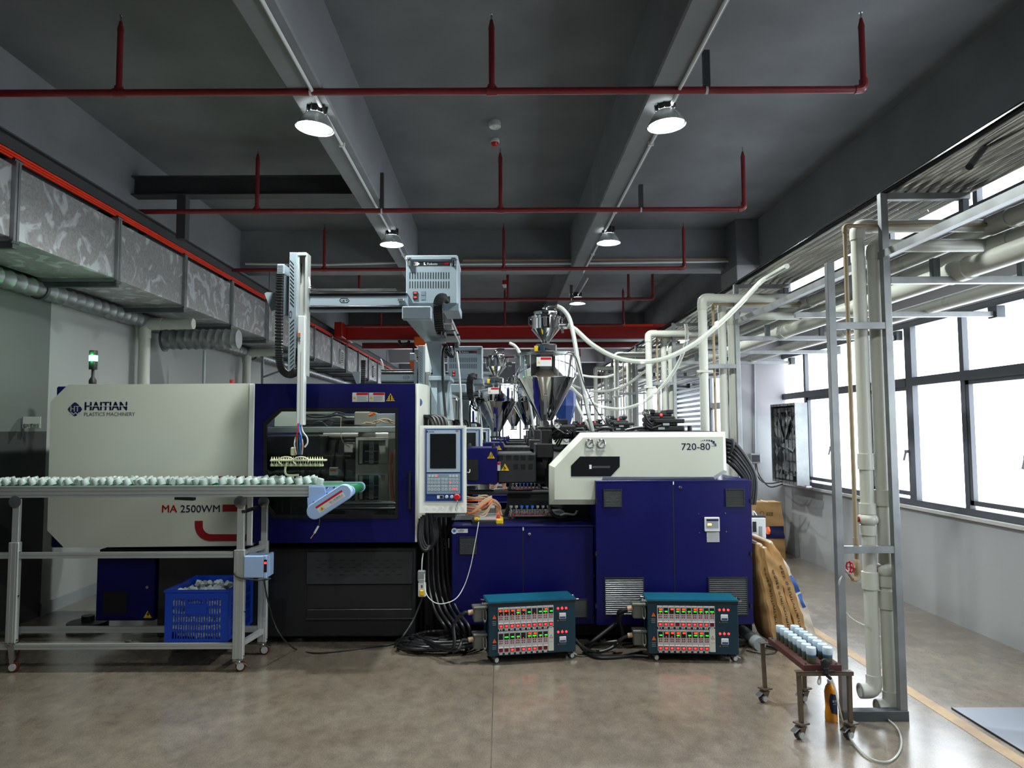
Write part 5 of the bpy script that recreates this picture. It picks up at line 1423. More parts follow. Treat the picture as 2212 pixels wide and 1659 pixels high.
def build_conveyor():
    root = thing('belt_conveyor', (W(300, 1100, YF).x, 5.25, 0), 'aluminium framed belt conveyor with a green belt on castors, carrying white caps', 'conveyor')
    xL = -3.85
    def profile(y0, pxl, py0, py1, pxr, nm='side_rail'):
        a, b, c, d = R(0, py0, pxr, py1, y0)
        h = d - c
        g = MB()
        g.box(xL, b, y0 + .004, y0 + .035, c, d)
        for (u, v) in ((0, .12), (.24, .42), (.58, .76), (.88, 1.0)): g.box(xL, b, y0, y0 + .004, c + h * u, c + h * v)
        return g.build(nm, 'aluminium', root, flat=True)
    profile(YF, 0, 1049.5, 1074, 697)
    a, b, c, d = R(0, 1049.5, 697, 1074, YF)
    zt = d
    MB().box(xL, b + .05, YR - .03, YR, c, d).build('side_rail', 'aluminium', root, flat=True)
    part('rail_end', 'alu_dark', root, 686, 1050, 697, 1074, YF - .002, YF + .036, .001)
    for yy in (1055, 1068):
        q = W(689, yy, YF - .002); MB().lathe(q, (0, -1, 0), [(.007, 0), (.006, .005)], 6).build('bolt', 'chrome', root)
    # belt with its end roller
    zb = zt - .010
    xr = W(766, 1052, YF + .2).x
    rr = .034
    y0, y1 = YF + .035, YR - .03
    prof = [(xL, zb), (xr, zb)] + [(xr + rr * math.sin(t), zb - rr + rr * math.cos(t)) for t in [PI * k / 10 for k in range(1, 11)]] + [(xL, zb - 2 * rr)]
    MB().prism(prof, y0, y1).build('belt', 'belt_green', root)
    # end brackets
    def endplate(yy, th, x0px):
        x0 = W(x0px, 1060, yy).x
        P = [(x0, zb + .004), (xr, zb + .004)] + [(xr + (rr + .008) * math.sin(t), zb - rr + (rr + .006) * math.cos(t)) for t in [PI * k / 8 for k in range(1, 9)]] + [(x0, zb - 2 * rr - .006)]
        return MB().prism(P, yy, yy + th).build('end_plate', 'conveyor_blue', root)
    endplate(YR - .028, .018, 640)
    endplate(YF - .006, .022, 667)
    pts = [(667, 1052), (700, 1052), (706, 1075), (680, 1094), (665, 1104), (664, 1075), (667, 1075)]
    MB().prism(PXZ(pts, YF - .012), YF - .014, YF - .006).build('motor_plate', 'conveyor_blue', root)
    for x, y in ((707, 1054.5), (722, 1054), (707, 1067), (678, 1086)):
        q = W(x, y, YF - .014); MB().lathe(q, (0, -1, 0), [(.009, 0), (.009, .003), (.005, .006)], 8).build('bolt', 'chrome', root)
    # drive cover: a slanted stadium
    A, B = W(679, 1105, YF - .06), W(742, 1064, YF - .06)
    r0 = 17 / F * YF
    d = Vector((B.x - A.x, 0, B.z - A.z)).normalized(); nrm = Vector((-d.z, 0, d.x))
    def stad(r):
        o = []
        for k in range(13):
            t = PI / 2 + PI * k / 12; o.append(A + d * (r * math.cos(t)) + nrm * (r * math.sin(t)))
        for k in range(13):
            t = -PI / 2 + PI * k / 12; o.append(B + d * (r * math.cos(t)) + nrm * (r * math.sin(t)))
        return [(p.x, p.z) for p in o]
    S1, S2 = stad(r0), stad(r0 * .9)
    n = len(S1)
    yy = YF - .06
    MB().add([(x, yy, z) for x, z in S2] + [(x, yy + .006, z) for x, z in S1] + [(x, yy + .06, z) for x, z in S1], [tuple(range(n))] + [(i, (i + 1) % n, n + (i + 1) % n, n + i) for i in range(n)] + [(n + i, n + (i + 1) % n, 2 * n + (i + 1) % n, 2 * n + i) for i in range(n)] + [tuple(range(3 * n - 1, 2 * n - 1, -1))]).build('drive_cover', 'conveyor_blue', root)
    dc = LAST[0]
    def onc(u, v): return A + d * (.022 + u * .215) + nrm * (-.028 + v * .05) + Vector((0, -.0008, 0))
    MB().quad(onc(0, 0), onc(1, 0), onc(1, 1), onc(0, 1)).build('warning_label', 'label_white', dc, flat=True)
    sh_ = Vector((0, -.0006, 0))
    MB().quad(onc(0, .72) + sh_, onc(1, .72) + sh_, onc(1, 1) + sh_, onc(0, 1) + sh_).build('label_header', 'red', dc, flat=True)
    MB().add([onc(.06, .08) + sh_, onc(.24, .08) + sh_, onc(.15, .64) + sh_], [(0, 1, 2)]).build('label_symbol', 'yellow', dc, flat=True)
    w = MB().text('当心机械伤人', lambda u, v: onc(.45 + .5 * u, .28 + .3 * v) + sh_, .0)
    w.quad(onc(.47, .16) + sh_, onc(.93, .16) + sh_, onc(.93, .19) + sh_, onc(.47, .19) + sh_)
    w.add([onc(.13, .2) + sh_ * 2, onc(.17, .2) + sh_ * 2, onc(.15, .5) + sh_ * 2], [(0, 1, 2)])
    w.build('lettering', 'ink_black', dc, flat=True)
    MB().cyl(W(688, 1085, YF + .08), W(688, 1085, YF + .28), .04, n=16).build('motor', 'charcoal', root)
    MB().tube([W(690, 1112, YF), W(689, 1130, YF), W(687, 1137, YF)], .006, 6, 3).build('motor_cable', 'black_rubber', root)
    MB().bar(W(688, 1136, YF), W(679, 1152, YF), .02, .012, ch=.003).build('plug', 'label_white', root)
    MB().tube([W(679, 1152, YF), W(671, 1163, YF)], .003, 6).build('bare_wire', 'wire_tan', root)
    # legs
    def leg(px0, px1, py_top, py_mid, py_bot, Yl):
        a, b, _, _ = R(px0, py_mid, px1, py_bot, Yl)
        zc = W(px0, py_bot, Yl).z; zm = W(px0, py_mid, Yl).z; z1 = W(px0, py_top, Yl).z
        g = MB().box(a, b, Yl, Yl + .04, zc, zm, .003)
        for q in (.3, .7): g.box(a + (b - a) * q - .003, a + (b - a) * q + .003, Yl - .0015, Yl, zc, zm)
        g.build('leg', 'aluminium', root, flat=True)
        lg = LAST[0]
        q = (b - a) * .2
        MB().box(a + q, b - q * .6, Yl + .006, Yl + .035, zm - .02, z1, .002).build('leg_extension', 'aluminium', lg, flat=True)
        MB().lathe(Vector(((a + b) / 2, Yl - .001, z1 - .02)), (0, -1, 0), [(.042, 0), (.042, .003), (.038, .004)], 20).build('pivot_plate', 'steel', lg)
        for k in range(3):
            MB().lathe(Vector((b + .003, Yl + .01, zc + .02 + k * .3)), (1, 0, 0), [(.007, 0), (.006, .006)], 6).build('bolt', 'chrome', lg)
        caster(root, (a + b) / 2, Yl + .02, zc, yaw=.15)
        return a, b, zc
    fr = leg(503, 526, 1078, 1188, 1425, YF)
    rr_ = leg(557, 576, 1078, 1169, 1388, YR - .04)
    fl_ = leg(14, 36, 1078, 1172, 1390, YF)
    rl_ = leg(20, 36, 1078, 1185, 1360, YR - .04)
    # stretchers
    def rail(px0, py0, px1, py1, Yl, nm='stretcher', x0=None):
        a, b, c, d = R(px0, py0, px1, py1, Yl)
        if x0 is not None: a = x0
        h = d - c
        g = MB().box(a, b, Yl + .003, Yl + .03, c, d)
        for (u, v) in ((0, .3), (.55, 1.0)): g.box(a, b, Yl, Yl + .003, c + h * u, c + h * v)
        g.build(nm, 'aluminium', root, flat=True)
    rail(0, 1193, 503, 1206, YF + .005, x0=xL)
    rail(0, 1391, 503, 1403, YF + .005, x0=xL)
    rail(26, 1354, 557, 1367, YR - .035)
    for (f, r_, z0) in ((fr, rr_, .0), (fl_, rl_, 0)):
        xa, xb = (f[0] + f[1]) / 2, (r_[0] + r_[1]) / 2
        zc = W(300, 1397, YF).z
        MB().bar((xa, YF + .04, zc), (xb, YR - .04, zc), .03, .035).build('cross_stretcher', 'aluminium', root, flat=True)
        zc = W(300, 1200, YF).z
        MB().bar((xa, YF + .04, zc), (xb, YR - .04, zc), .03, .035).build('cross_stretcher', 'aluminium', root, flat=True)
    MB().bar(W(420, 1078, YF + .2), W(380, 1076, YF + .2), .05, .02).build('under_bracket', 'alu_dark', root)
    MB().bar(W(527, 1105, YF), W(555, 1096, YR - .03), .03, .02).build('clamp_arm', 'black_metal', root)
    # control box on the leg
    part('speed_control_box', 'conveyor_blue', root, 526, 1201, 569, 1249, YF - .01, YF + .14, .006)
    sb = LAST[0]
    a, b, c, d = R(526, 1201, 569, 1249, YF - .01)
    MB().box(b - .001, b + .022, YF - .01, YF + .15, c - .002, d + .002, .004).build('face_plate', 'conveyor_blue', sb)
    MB().box(b + .004, b + .024, YF - .0125, YF - .009, c + .04, d - .025, .001).build('switch', 'ink_black', sb)
    MB().box(b + .006, b + .022, YF - .0145, YF - .0125, d - .055, d - .04).build('switch_lamp', 'red_glow', sb)
    MB().tube([W(505, 1238, YF - .01), W(515, 1247, YF - .02), W(540, 1252, YF - .02), W(565, 1253, YF - .01), W(585, 1250, YF + .02)], .006, 6, 5).build('tie_cord', 'black_rubber', root)
    return root, zb, y0, y1
conveyor, z_belt, yb0, yb1 = build_conveyor()

# ================================================================ caps on the belt
def build_cap():
    r, h = .027, .042
    o = MB().lathe((0, 0, 0), (0, 0, 1), [(r, 0), (r * .99, h * .35), (r * .96, h * .37), (r * .93, h), (r * .88, h + .003), (.002, h + .0035), (.002, h + .001), (r * .84, h), (r * .88, h * .3), (r * .92, 0)], 18, cap0=False, cap1=True)
    ob = o.build('bottle_cap', 'cap_plastic', origin=(0, 0, 0), label='translucent white bottle cap lying tilted among the rows on the conveyor belt', cat='bottle cap', group='caps on the conveyor belt')
    return ob
cap = build_cap()
rnd = random.Random(5)
n_cap = 0
x = -3.78
xe = W(690, 1045, 5.1).x
while x < xe:
    for k in range(4):
        yy = yb0 + .045 + k * .083
        px_x = x + k * .036 + rnd.uniform(-.008, .008)
        if px_x > W(697, 1045, yy).x - .02 or n_cap > 290: continue
        o = cap if n_cap == 0 else cap.copy()
        if n_cap: COL.objects.link(o)
        tl = rnd.choice((-1,) * 9 + (1,)) * math.radians(rnd.uniform(13, 27))
        if rnd.random() < .08: tl = math.radians(90) + .0
        o.location = (px_x, yy + rnd.uniform(-.008, .008), z_belt + .0272 * abs(math.sin(tl)) + .001)
        o.rotation_euler = (rnd.uniform(-.1, .1), tl, rnd.uniform(-.2, .4))
        n_cap += 1
    x += rnd.choice((.050, .056, .062, .074))

# fallen cap under the conveyor
o = cap.copy(); COL.objects.link(o); p = W(268, 1388, 5.5); o.location = WZ(270, 1392, .025); o.rotation_euler = (0, 1.45, .5)
del o['group']; o['label'] = 'single translucent cap fallen on the floor beneath the conveyor'

# ================================================================ blue crate
mat('cap_white', '#c9d2d4', .3, var=.05)
def build_crate():
    Yc0, Yc1 = 5.09, 5.60
    a, b, c, d = R(356, 1279, 492, 1394, Yc0)
    c = W(300, 1391, YF).z + .001
    root = thing('plastic_crate', ((a + b) / 2, 5.3, c), 'blue slotted plastic crate full of caps on the lower conveyor rails', 'crate')
    th = .012
    def wall(axis, pos, u0, u1, nm, nu):
        g = MB()
        def bb(ua, ub, za, zb2, t0=0, t1=th):
            if axis == 'y': g.box(ua, ub, pos + t0, pos + t1, za, zb2)
            else: g.box(pos + t0, pos + t1, ua, ub, za, zb2)
        H = d - c; ww = u1 - u0
        bb(u0 + (0 if axis == 'y' else .001), u0 + .05, c + .001, d - .001, -.003, th + .001); bb(u1 - .05, u1 - (0 if axis == 'y' else .001), c + .001, d - .001, -.003, th + .001)
        bb(u0 + .003, u1 - .003, c, c + .02, -.0015, th); bb(u0 + .003, u1 - .003, d - .045, d, -.0015, th)
        rows_ = 5
        zs_ = [c + .02 + (H - .065) * i / rows_ for i in range(rows_ + 1)]
        for i in range(1, rows_): bb(u0 + .004, u1 - .004, zs_[i] - .004, zs_[i] + .004, 0, th - .001)
        for i in range(1, nu):
            u = u0 + .05 + (ww - .1) * i / nu
            bb(u - .0034, u + .0034, c + .02, d - .045, .002, th - .002)
        um = (u0 + u1) / 2
        bb(um - .08, um + .07, zs_[3] + .006, zs_[4] + .02, -.001, th + .0005)
        return g.build(nm, 'crate_blue', root, kind='stuff', flat=True)
    wall('y', Yc0, a, b, 'slotted_side', 19); wall('y', Yc1 - th, a, b, 'slotted_side', 19)
    wall('x', a + .0005, Yc0 + th, Yc1 - th, 'slotted_end', 20); wall('x', b - th, Yc0 + th, Yc1 - th, 'slotted_end', 20)
    MB().ring([(a - .008, Yc0 - .008), (b + .008, Yc0 - .008), (b + .008, Yc1 + .008), (a - .008, Yc1 + .008)], [(a + th, Yc0 + th), (b - th, Yc0 + th), (b - th, Yc1 - th), (a + th, Yc1 - th)], d - .002, d + .014, fn=lambda u, v, w: (u, v, w)).build('rim', 'crate_blue', root, flat=True)
    MB().box(a + .004, b - .004, Yc0 + .004, Yc1 - .004, c, c + .012).build('base', 'crate_blue', root, flat=True)
    um = (a + b) / 2
    MB().ring([(um - .08, d - .1), (um + .06, d - .1), (um + .06, d - .04), (um - .08, d - .04)], [(um - .065, d - .087), (um + .045, d - .087), (um + .045, d - .05), (um - .065, d - .05)], Yc0 - .004, Yc0 + .006).build('hand_hole', 'crate_blue', root, flat=True)
    heap = MB(); rn = random.Random(3)
    for i in range(560):
        px_, py_, pz_ = rn.uniform(a + .035, b - .035), rn.uniform(Yc0 + .035, Yc1 - .035), rn.uniform(c + .035, d - .035)
        if i < 290: py_ = Yc0 + .034 + rn.uniform(0, .01)
        elif i < 370: px_ = b - .035
        elif i < 440: pz_ = d - .03 + rn.uniform(-.02, .012)
        ax = Vector((rn.uniform(-1, 1), rn.uniform(-1, 1), rn.uniform(-1, 1)))
        heap.lathe((px_, py_, pz_), ax, [(.022, -.017), (.021, .015), (.018, .018)], 9)
    heap.build('cap_heap', 'cap_white', label='heap of translucent caps filling the blue crate', cat='caps', kind='stuff')
build_crate()

# ================================================================ hot runner temperature controllers
def seven_seg(mb, x, z, w, h, digits, y):
    segs = {'a': (0, 1, 1, 1), 'b': (1, .5, 1, 1), 'c': (1, 0, 1, .5), 'd': (0, 0, 1, 0), 'e': (0, 0, 0, .5), 'f': (0, .5, 0, 1), 'g': (0, .5, 1, .5)}
    M_ = {'0': 'abcdef', '1': 'bc', '2': 'abged', '3': 'abgcd', '4': 'fgbc', '5': 'afgcd', '6': 'afgedc', '7': 'abc', '8': 'abcdefg', '9': 'abcdfg'}
    n = len(digits); dw = w / n
    for i, dgt in enumerate(digits):
        x0 = x + i * dw; ww = dw * .62
        for sgm in M_[dgt]:
            a, b, c, d = segs[sgm]
            t = h * .11
            xa, xb, za, zb = x0 + a * ww, x0 + c * ww, z + b * h, z + d * h
            mb.add([(min(xa, xb) - t, y, min(za, zb) - t), (max(xa, xb) + t, y, min(za, zb) - t), (max(xa, xb) + t, y, max(za, zb) + t), (min(xa, xb) - t, y, max(za, zb) + t)], [(0, 1, 2, 3)])
def connector(parent, x, y, z):
    MB().box(x - .095, x, y, y + .09, z - .06, z + .035, .008).build('plug_hood', 'connector_grey', parent)
    ph = LAST[0]
    MB().box(x - .1, x + .004, y - .004, y + .094, z + .03, z + .05, .006).build('hood_lid', 'connector_grey', ph)
    MB().tube([(x - .03, y - .006, z + .03), (x - .028, y - .012, z - .03), (x - .018, y - .012, z - .055), (x - .008, y - .01, z - .03), (x - .01, y - .006, z + .02)], .006, 6, 4).build('latch_lever', 'steel', ph)
    MB().cyl((x - .095, y + .045, z + .005), (x - .13, y + .045, z + .0), .018, n=12).build('cable_gland', 'wire_tan', ph)
def build_controller(loc, rot, label, seed):
    root = thing('hot_runner_controller', loc, label, 'controller', 'hot runner controllers on the floor', local=True)
    rn = random.Random(seed)
    w, h, dep, z0 = .635, .368, .22, .062
    MB().box(0, w, 0, dep, z0, z0 + h, .004).build('case', 'teal_dark', root)
    MB().prism([(-.006, z0 + h), (w + .006, z0 + h), (w + .002, z0 + h + .012), (.0, z0 + h + .012)], -.008, dep + .004).build('top_cover', 'teal', root)
    MB().box(.0, w, -.003, 0, z0 + h - .02, z0 + h).build('top_lip', 'black_deep', root)
    mw, x0 = .0405, .066
    for r in range(2):
        zb = z0 + .185 - r * .165 if False else z0 + (.188 if r == 0 else .022)
        mh = .148
        for k in range(10):
            x = x0 + k * mw
            if r == 1 and k == 9:
                bl = MB().box(x, x + mw - .001, -.008, 0, zb - .004, zb + mh + .01, .001).build('blank_plate', 'cream', root, flat=True)
                MB().ring([(x + .008, zb + .085), (x + .034, zb + .085), (x + .021, zb + .11)], [(x + .0115, zb + .087), (x + .0305, zb + .087), (x + .021, zb + .1055)], -.0092, -.008).build('symbol', 'dark_red', bl, flat=True)
                MB().box(x + .007, x + .034, -.009, -.008, zb + .06, zb + .061).build('line', 'dark_red', bl, flat=True)
                continue
            mo = MB().box(x, x + mw - .0012, -.008, 0, zb, zb + mh, .0012).build('controller_module', 'module_white', root, flat=True)
            MB().box(x + .004, x + .036, -.0095, -.008, zb + .092, zb + .135).build('display', 'ink_black', mo, flat=True)
            st = MB()
            if rn.random() < .75: seven_seg(st, x + .009, zb + .121, .027, .009, '%d' % rn.choice((185, 190, 175, 188, 201, 195)), -.0098)
            c = (x + .02, -.0098, zb + .098)
            if rn.random() < .5: st.cyl(c, (c[0], -.0105, c[2]), .003, n=8)
            if st.v: st.build('red_digits', 'digit_red', mo, flat=True)
            if rn.random() < .8:
                st = MB(); seven_seg(st, x + .008, zb + .106, .027, .007, '%d' % rn.choice((180, 190, 205, 188)), -.0098); st.build('green_digits', 'digit_green', mo, flat=True)
            st = MB()
            for i in (0, 1):
                for j in (0, 1): st.cyl((x + .013 + i * .0145, -.008, zb + .081 - j * .0145), (x + .013 + i * .0145, -.0095, zb + .081 - j * .0145), .0052, n=8)
            st.build('buttons', 'button_red', mo, kind='stuff')
            MB().box(x + .002, x + mw - .003, -.013, -.008, zb + .034, zb + .038).build('switch_guard', 'label_white', mo, flat=True)
            MB().box(x + .006, x + .033, -.011, -.008, zb + .008, zb + .033).build('switch_frame', 'red_off', mo, flat=True)
            if rn.random() < .78: MB().box(x + .011, x + .028, -.0125, -.011, zb + .013, zb + .027).build('switch_lamp', 'red_glow', mo, flat=True)
            tb = MB().box(x + .008, x + .03, -.0085, -.002, zb - .012, zb - .001).build('number_tab', 'label_white', mo, flat=True)
            tx = MB().text('%d' % (k + 1 + 10 * r), rect_fn(x + .013, x + .025, zb - .011, zb - .002, -.0092), .02); tx.build('number', 'ink_black', mo, flat=True)
        for dx, dm, em in ((.505, 0, 1), (.535, 0, 1), (.565, 0, 1)):
            MB().lathe((dx, 0, zb + .122), (0, -1, 0), [(.0085, 0), (.0085, .004), (.004, .008)], 12).build('pilot_lamp', 'red_glow', root)
        br = MB().box(.512, .562, -.01, 0, zb + .05, zb + .09, .002).build('breaker', 'label_white', root, flat=True)
        MB().box(.516, .558, -.014, -.01, zb + .056, zb + .067, .001).build('breaker_toggle', 'panel_blue', br, flat=True)
        MB().add([(.53, -.002, zb + .131), (.54, -.002, zb + .131), (.535, -.002, zb + .14)], [(0, 1, 2)]).build('marking', 'orange', root, flat=True)
        MB().box(.517, .562, -.0012, 0, zb + .033, zb + .042).build('marking', 'ink_grey', root, flat=True)
        MB().add([(.5, -.002, zb + .033), (.51, -.002, zb + .033), (.505, -.002, zb + .042)], [(0, 1, 2)]).build('marking', 'orange', root, flat=True)
        MB().prism([(.027, zb + .072), (.055, zb + .072), (.041, zb + .1)], -.002, 0).build('warning_sign', 'orange', root, flat=True)
        ws = LAST[0]
        MB().text('!', rect_fn(.0395, .0425, zb + .076, zb + .091, -.003), .02).build('symbol', 'ink_black', ws, flat=True)
        st = MB()
        for q in range(3): st.box(.026, .054, -.0012, 0, zb + .052 - q * .012, zb + .055 - q * .012)
        st.build('marking', 'label_grey', root, kind='stuff', flat=True)
    for sx, xx in ((-1, 0), (1, w)):
        MB().tube([(xx, .05, z0 + h - .01), (xx + sx * .035, .05, z0 + h - .008), (xx + sx * .035, .16, z0 + h - .008), (xx, .16, z0 + h - .01)], .006, 8).build('carry_handle', 'chrome', root)
    connector(root, -.004, .04, z0 + .29); connector(root, -.004, .04, z0 + .1)
    for x, y in ((.04, .05), (w - .04, .05), (.04, dep - .05), (w - .04, dep - .05)):
        caster(root, x, y, z0, 'black_rubber', .024, 'black_metal', yaw=.3, brake=x > .3)
    root.rotation_euler = (0, 0, rot)
    return root
pA = W(1055.5, 1300, 5.16); pB = W(1398.5, 1293, 5.22)
hrA = build_controller((pA.x, 5.16, 0), math.radians(10.5), 'teal hot runner controller with red lit switches nearest the coiled cables', 3)
hrB = build_controller((pB.x, 5.22, 0), math.radians(-3.4), 'teal hot runner controller with red lit switches nearest the leaning paper bags', 8)

# ================================================================ cables
def cable(pts, r, label, mt='black_rubber', name='cable', group=None, k=6, cat='cable'):
    return MB().tube(pts, r, 8, k).build(name, mt, label=label, cat=cat, group=group)
bpy.context.view_layer.update()
def wl(o, p): return o.matrix_world @ Vector(p)
rn = random.Random(9)
ctr = WZ(938, 1398, .015)
pts = []
for i in range(76):
    t = 2 * PI * i / 13.5
    q = .34 - .0030 * i + .025 * math.sin(i * 1.7)
    pts.append(Vector((ctr.x + q * math.cos(t) + .03 * math.sin(i * .31), ctr.y + .05 + q * .75 * math.sin(t), .016 + .026 * (i % 14 > 6) + .0009 * i)))
e = wl(hrA, (-.135, .085, .35))
pts += [Vector((e.x - .12, e.y - .02, .1)), Vector((e.x - .1, e.y, .27)), e + Vector((-.03, 0, .0)), e]
cable(pts, .0135, 'heavy black cable coiled on the floor in front of the machine', name='coiled_cable')
pts = []
ct2 = ctr + Vector((.08, .02, 0))
for i in range(40):
    t = 2 * PI * i / 11.5 + 1
    q = .30 - .003 * i
    pts.append(Vector((ct2.x + q * 1.15 * math.cos(t), ct2.y + q * .7 * math.sin(t), .05 + .0012 * i)))
e = wl(hrA, (-.135, .085, .16))
pts += [Vector((e.x - .1, e.y - .03, .1)), e + Vector((-.04, 0, 0)), e]
cable(pts, .0135, 'second black cable coiled on top of the heavy coil', name='coiled_cable')
for i in range(5):
    x0 = 922 + i * 10
    pts = [W(x0, 1108, 5.75), W(x0 + 3, 1180, 5.74), W(x0 + 4 + i, 1260, 5.72), W(x0 + 16 + i * 2, 1315, 5.6), W(x0 + 38 + i * 3, 1352, 5.45), WZ(985 + i * 8, 1385, .05 + i * .01)]
    cable(pts, .0125, 'black cable hanging from the machine to the floor coil', name='hanging_cable', group='black cables down to the coil')
pts = [W(908, 1120, 5.6), W(905, 1160, 5.58), W(913, 1186, 5.57), W(928, 1186, 5.57), W(938, 1165, 5.58), W(933, 1130, 5.6)]
for i in range(3): cable([p + Vector((.012 * i, .01 * i, .012 * i)) for p in pts], .014, 'black cable bent in a loop beneath the control panel', name='looped_cable', group='cable loops beneath the control panel')
e0 = wl(hrA, (.63, .12, .2))
eB1, eB2 = wl(hrB, (-.135, .085, .35)), wl(hrB, (-.135, .085, .16))
cable([eB1, eB1 + Vector((-.06, 0, -.02)), WZ(1330, 1345, .22), WZ(1280, 1385, .1), WZ(1262, 1402, .03), WZ(1290, 1420, .014), WZ(1345, 1418, .014), WZ(1385, 1410, .014)], .0135, 'black cable from the upper plug of the second controller down to the floor')
cable([eB1 + Vector((0, .01, -.01)), eB1 + Vector((-.05, .02, -.06)), WZ(1345, 1375, .12), WZ(1320, 1400, .05), WZ(1285, 1408, .03), WZ(1255, 1395, .08), wl(hrA, (.64, .16, .14))], .0125, 'black cable drooping between the two hot runner controllers')
cable([eB2, eB2 + Vector((-.06, 0, -.03)), WZ(1335, 1385, .12), WZ(1300, 1390, .1), WZ(1270, 1400, .02)], .0125, 'black cable from the lower plug of the second controller')
cable([wl(hrA, (.635, .1, .16)), WZ(1250, 1390, .08), WZ(1270, 1410, .02), WZ(1320, 1419, .014), WZ(1370, 1416, .014), WZ(1400, 1418, .014)], .0125, 'black cable lying on the floor between the two controllers')
# thin cord from the conveyor across the floor
cable([W(570, 1252, YF), W(577, 1290, 5.1), W(592, 1345, 5.15), W(612, 1380, 5.15), WZ(640, 1403, .006), WZ(680, 1411, .006), WZ(742, 1406, .006), WZ(800, 1398, .006), WZ(850, 1392, .006), WZ(880, 1375, .02)], .0055, 'thin black cord from the conveyor control box across the floor', name='power_cord')
# sockets hung in the cable bay
t = thing('hanging_socket', W(910, 1290, 5.55), 'grey extension socket with a yellow plug hanging beneath the control panel', 'socket')
part('upper_socket', 'grey_plug', t, 902, 1233, 918.5, 1257, 5.55, 5.59, .006)
part('lower_socket', 'label_white', t, 903, 1258.5, 919.5, 1290, 5.55, 5.59, .006)
part('yellow_plug', 'yellow', t, 906, 1275, 916, 1288, 5.52, 5.55, .008)
ls = MB()
for y in (1252.5, 1256): bx(ls, 904, y, 917, y + 1, 5.546, 5.55)
ls.build('ribs', 'label_white', t, flat=True)
part('socket_holes', 'ink_grey', t, 909, 1264, 913, 1270, 5.547, 5.55)
MB().tube([W(911, 1235, 5.57), W(912, 1210, 5.58), W(914, 1195, 5.6)], .005, 6, 4).build('socket_lead', 'wire_white', t)
cable([W(917, 1240, 5.54), W(917.5, 1262, 5.5), W(922, 1285, 5.45), W(938, 1301, 5.42), W(958, 1304, 5.42), W(985, 1293, 5.45), W(1003, 1265, 5.5), W(1016, 1225, 5.53), W(1024, 1185, 5.55), W(1032, 1140, 5.57), W(1034, 1128, 5.6)], .0035, 'thin pale cord drooping across the navy cabinet to the tester', 'wire_white', name='pale_cord')
cable([W(912, 1291, 5.56), W(905, 1310, 5.55), W(890, 1345, 5.5), W(868, 1378, 5.4), WZ(852, 1398, .03)], .008, 'black lead running down from the hanging socket to the coil')
# tester on the lower cabinet
t = thing('handheld_tester', W(1054, 1137, 5.75), 'grey handheld tester with yellow corners on the lower navy cabinet', 'tester')
zb_ = W(1054, 1135, 5.7).z
a, b, c, d = R(1018, 1119, 1087, 1135, 5.68)
MB().box(a, b - .02, 5.68, 5.86, c, d - .015, .016).build('body', 'charcoal', t)
MB().loft([(a + .03, 5.69, d - .016), (b - .03, 5.69, d - .016), (b - .03, 5.85, d - .016), (a + .03, 5.85, d - .016)], [(a + .07, 5.71, d + .004), (b - .02, 5.71, d + .004), (b - .02, 5.83, d + .004), (a + .07, 5.83, d + .004)]).build('face', 'label_grey', t)
MB().box(b - .06, b, 5.672, 5.868, c + .005, d - .008, .016).build('corner_guard', 'yellow', t)
MB().box(a + .02, a + .06, 5.68, 5.86, d - .022, d + .003, .008).build('corner_guard', 'yellow', t)
MB().box(b - .055, b - .025, 5.7, 5.84, d - .01, d + .006, .006).build('side_button', 'red', t)
st = MB()
for x in (1053, 1060, 1067):
    q = W(x, 1119.5, 5.7); st.ball(q, .004, 4)
st.build('indicator_leds', 'red_glow', t, kind='stuff')
# ================================================================ pipe rack by the windows
def tee_pipe_run(): pass
YG = 4.18
def build_frame(Y, label, near=False):
    root = thing('pipe_support_frame', (2.1, Y, 0), label, 'frame', 'steel pipe support frames by the windows')
    xl, xr = 1.955, 2.285
    w = .042
    zl, zr = W(1797, 567, YG).z, W(1916, 416, YG).z
    MB().box(xl - w / 2, xl + w / 2, Y, Y + w, 0, zl, .002).build('post', 'galv', root)
    MB().box(xr - w / 2, xr + w / 2, Y, Y + w, 0, zr, .002).build('post', 'galv', root)
    for py in (703, 1188):
        z = W(1860, py, YG).z
        MB().box(xl + w / 2, xr - w / 2, Y + .002, Y + w - .002, z - .02, z + .02, .001).build('crossbar', 'galv', root)
    MB().box(xl - w / 2, xr + w / 2, Y - .01, Y + .05, 0, .055, .002).build('foot_bar', 'galv_dark', root)
    z = zr - .02
    MB().box(xr + w / 2, 2.80, Y, Y + w, z - .02, z + .02, .002).build('tray_arm', 'galv', root)
    MB().box(2.75, 2.79, Y, Y + w, z - .12, z - .02, .002).build('tray_hanger', 'galv_dark', root)
    z = W(2050, 604, YG).z
    MB().box(xr + w / 2, XR, Y, Y + w, z - .02, z + .02, .002).build('wall_arm', 'galv', root)
    MB().box(XR - .06, XR - .001, Y - .03, Y + w + .03, z - .03, z + .06, .002).build('wall_plate', 'galv_dark', root)
    for x in (2.58, 3.1):
        MB().box(x - .02, x + .02, Y, Y + w, z + .02, z + .13, .001).build('pipe_stop', 'galv_dark', root)
    return root
FY = [4.18, 6.85, 9.35, 11.95, 14.55, 17.2]
fl_lab = ['steel pipe support frame nearest the open floor, beside the cup stand', 'steel pipe support frame second from the open floor', 'steel pipe support frame third from the open floor', 'steel pipe support frame fourth from the open floor', 'steel pipe support frame fifth from the open floor', 'steel pipe support frame sixth from the open floor']
for y, lb in zip(FY, fl_lab): build_frame(y, lb)
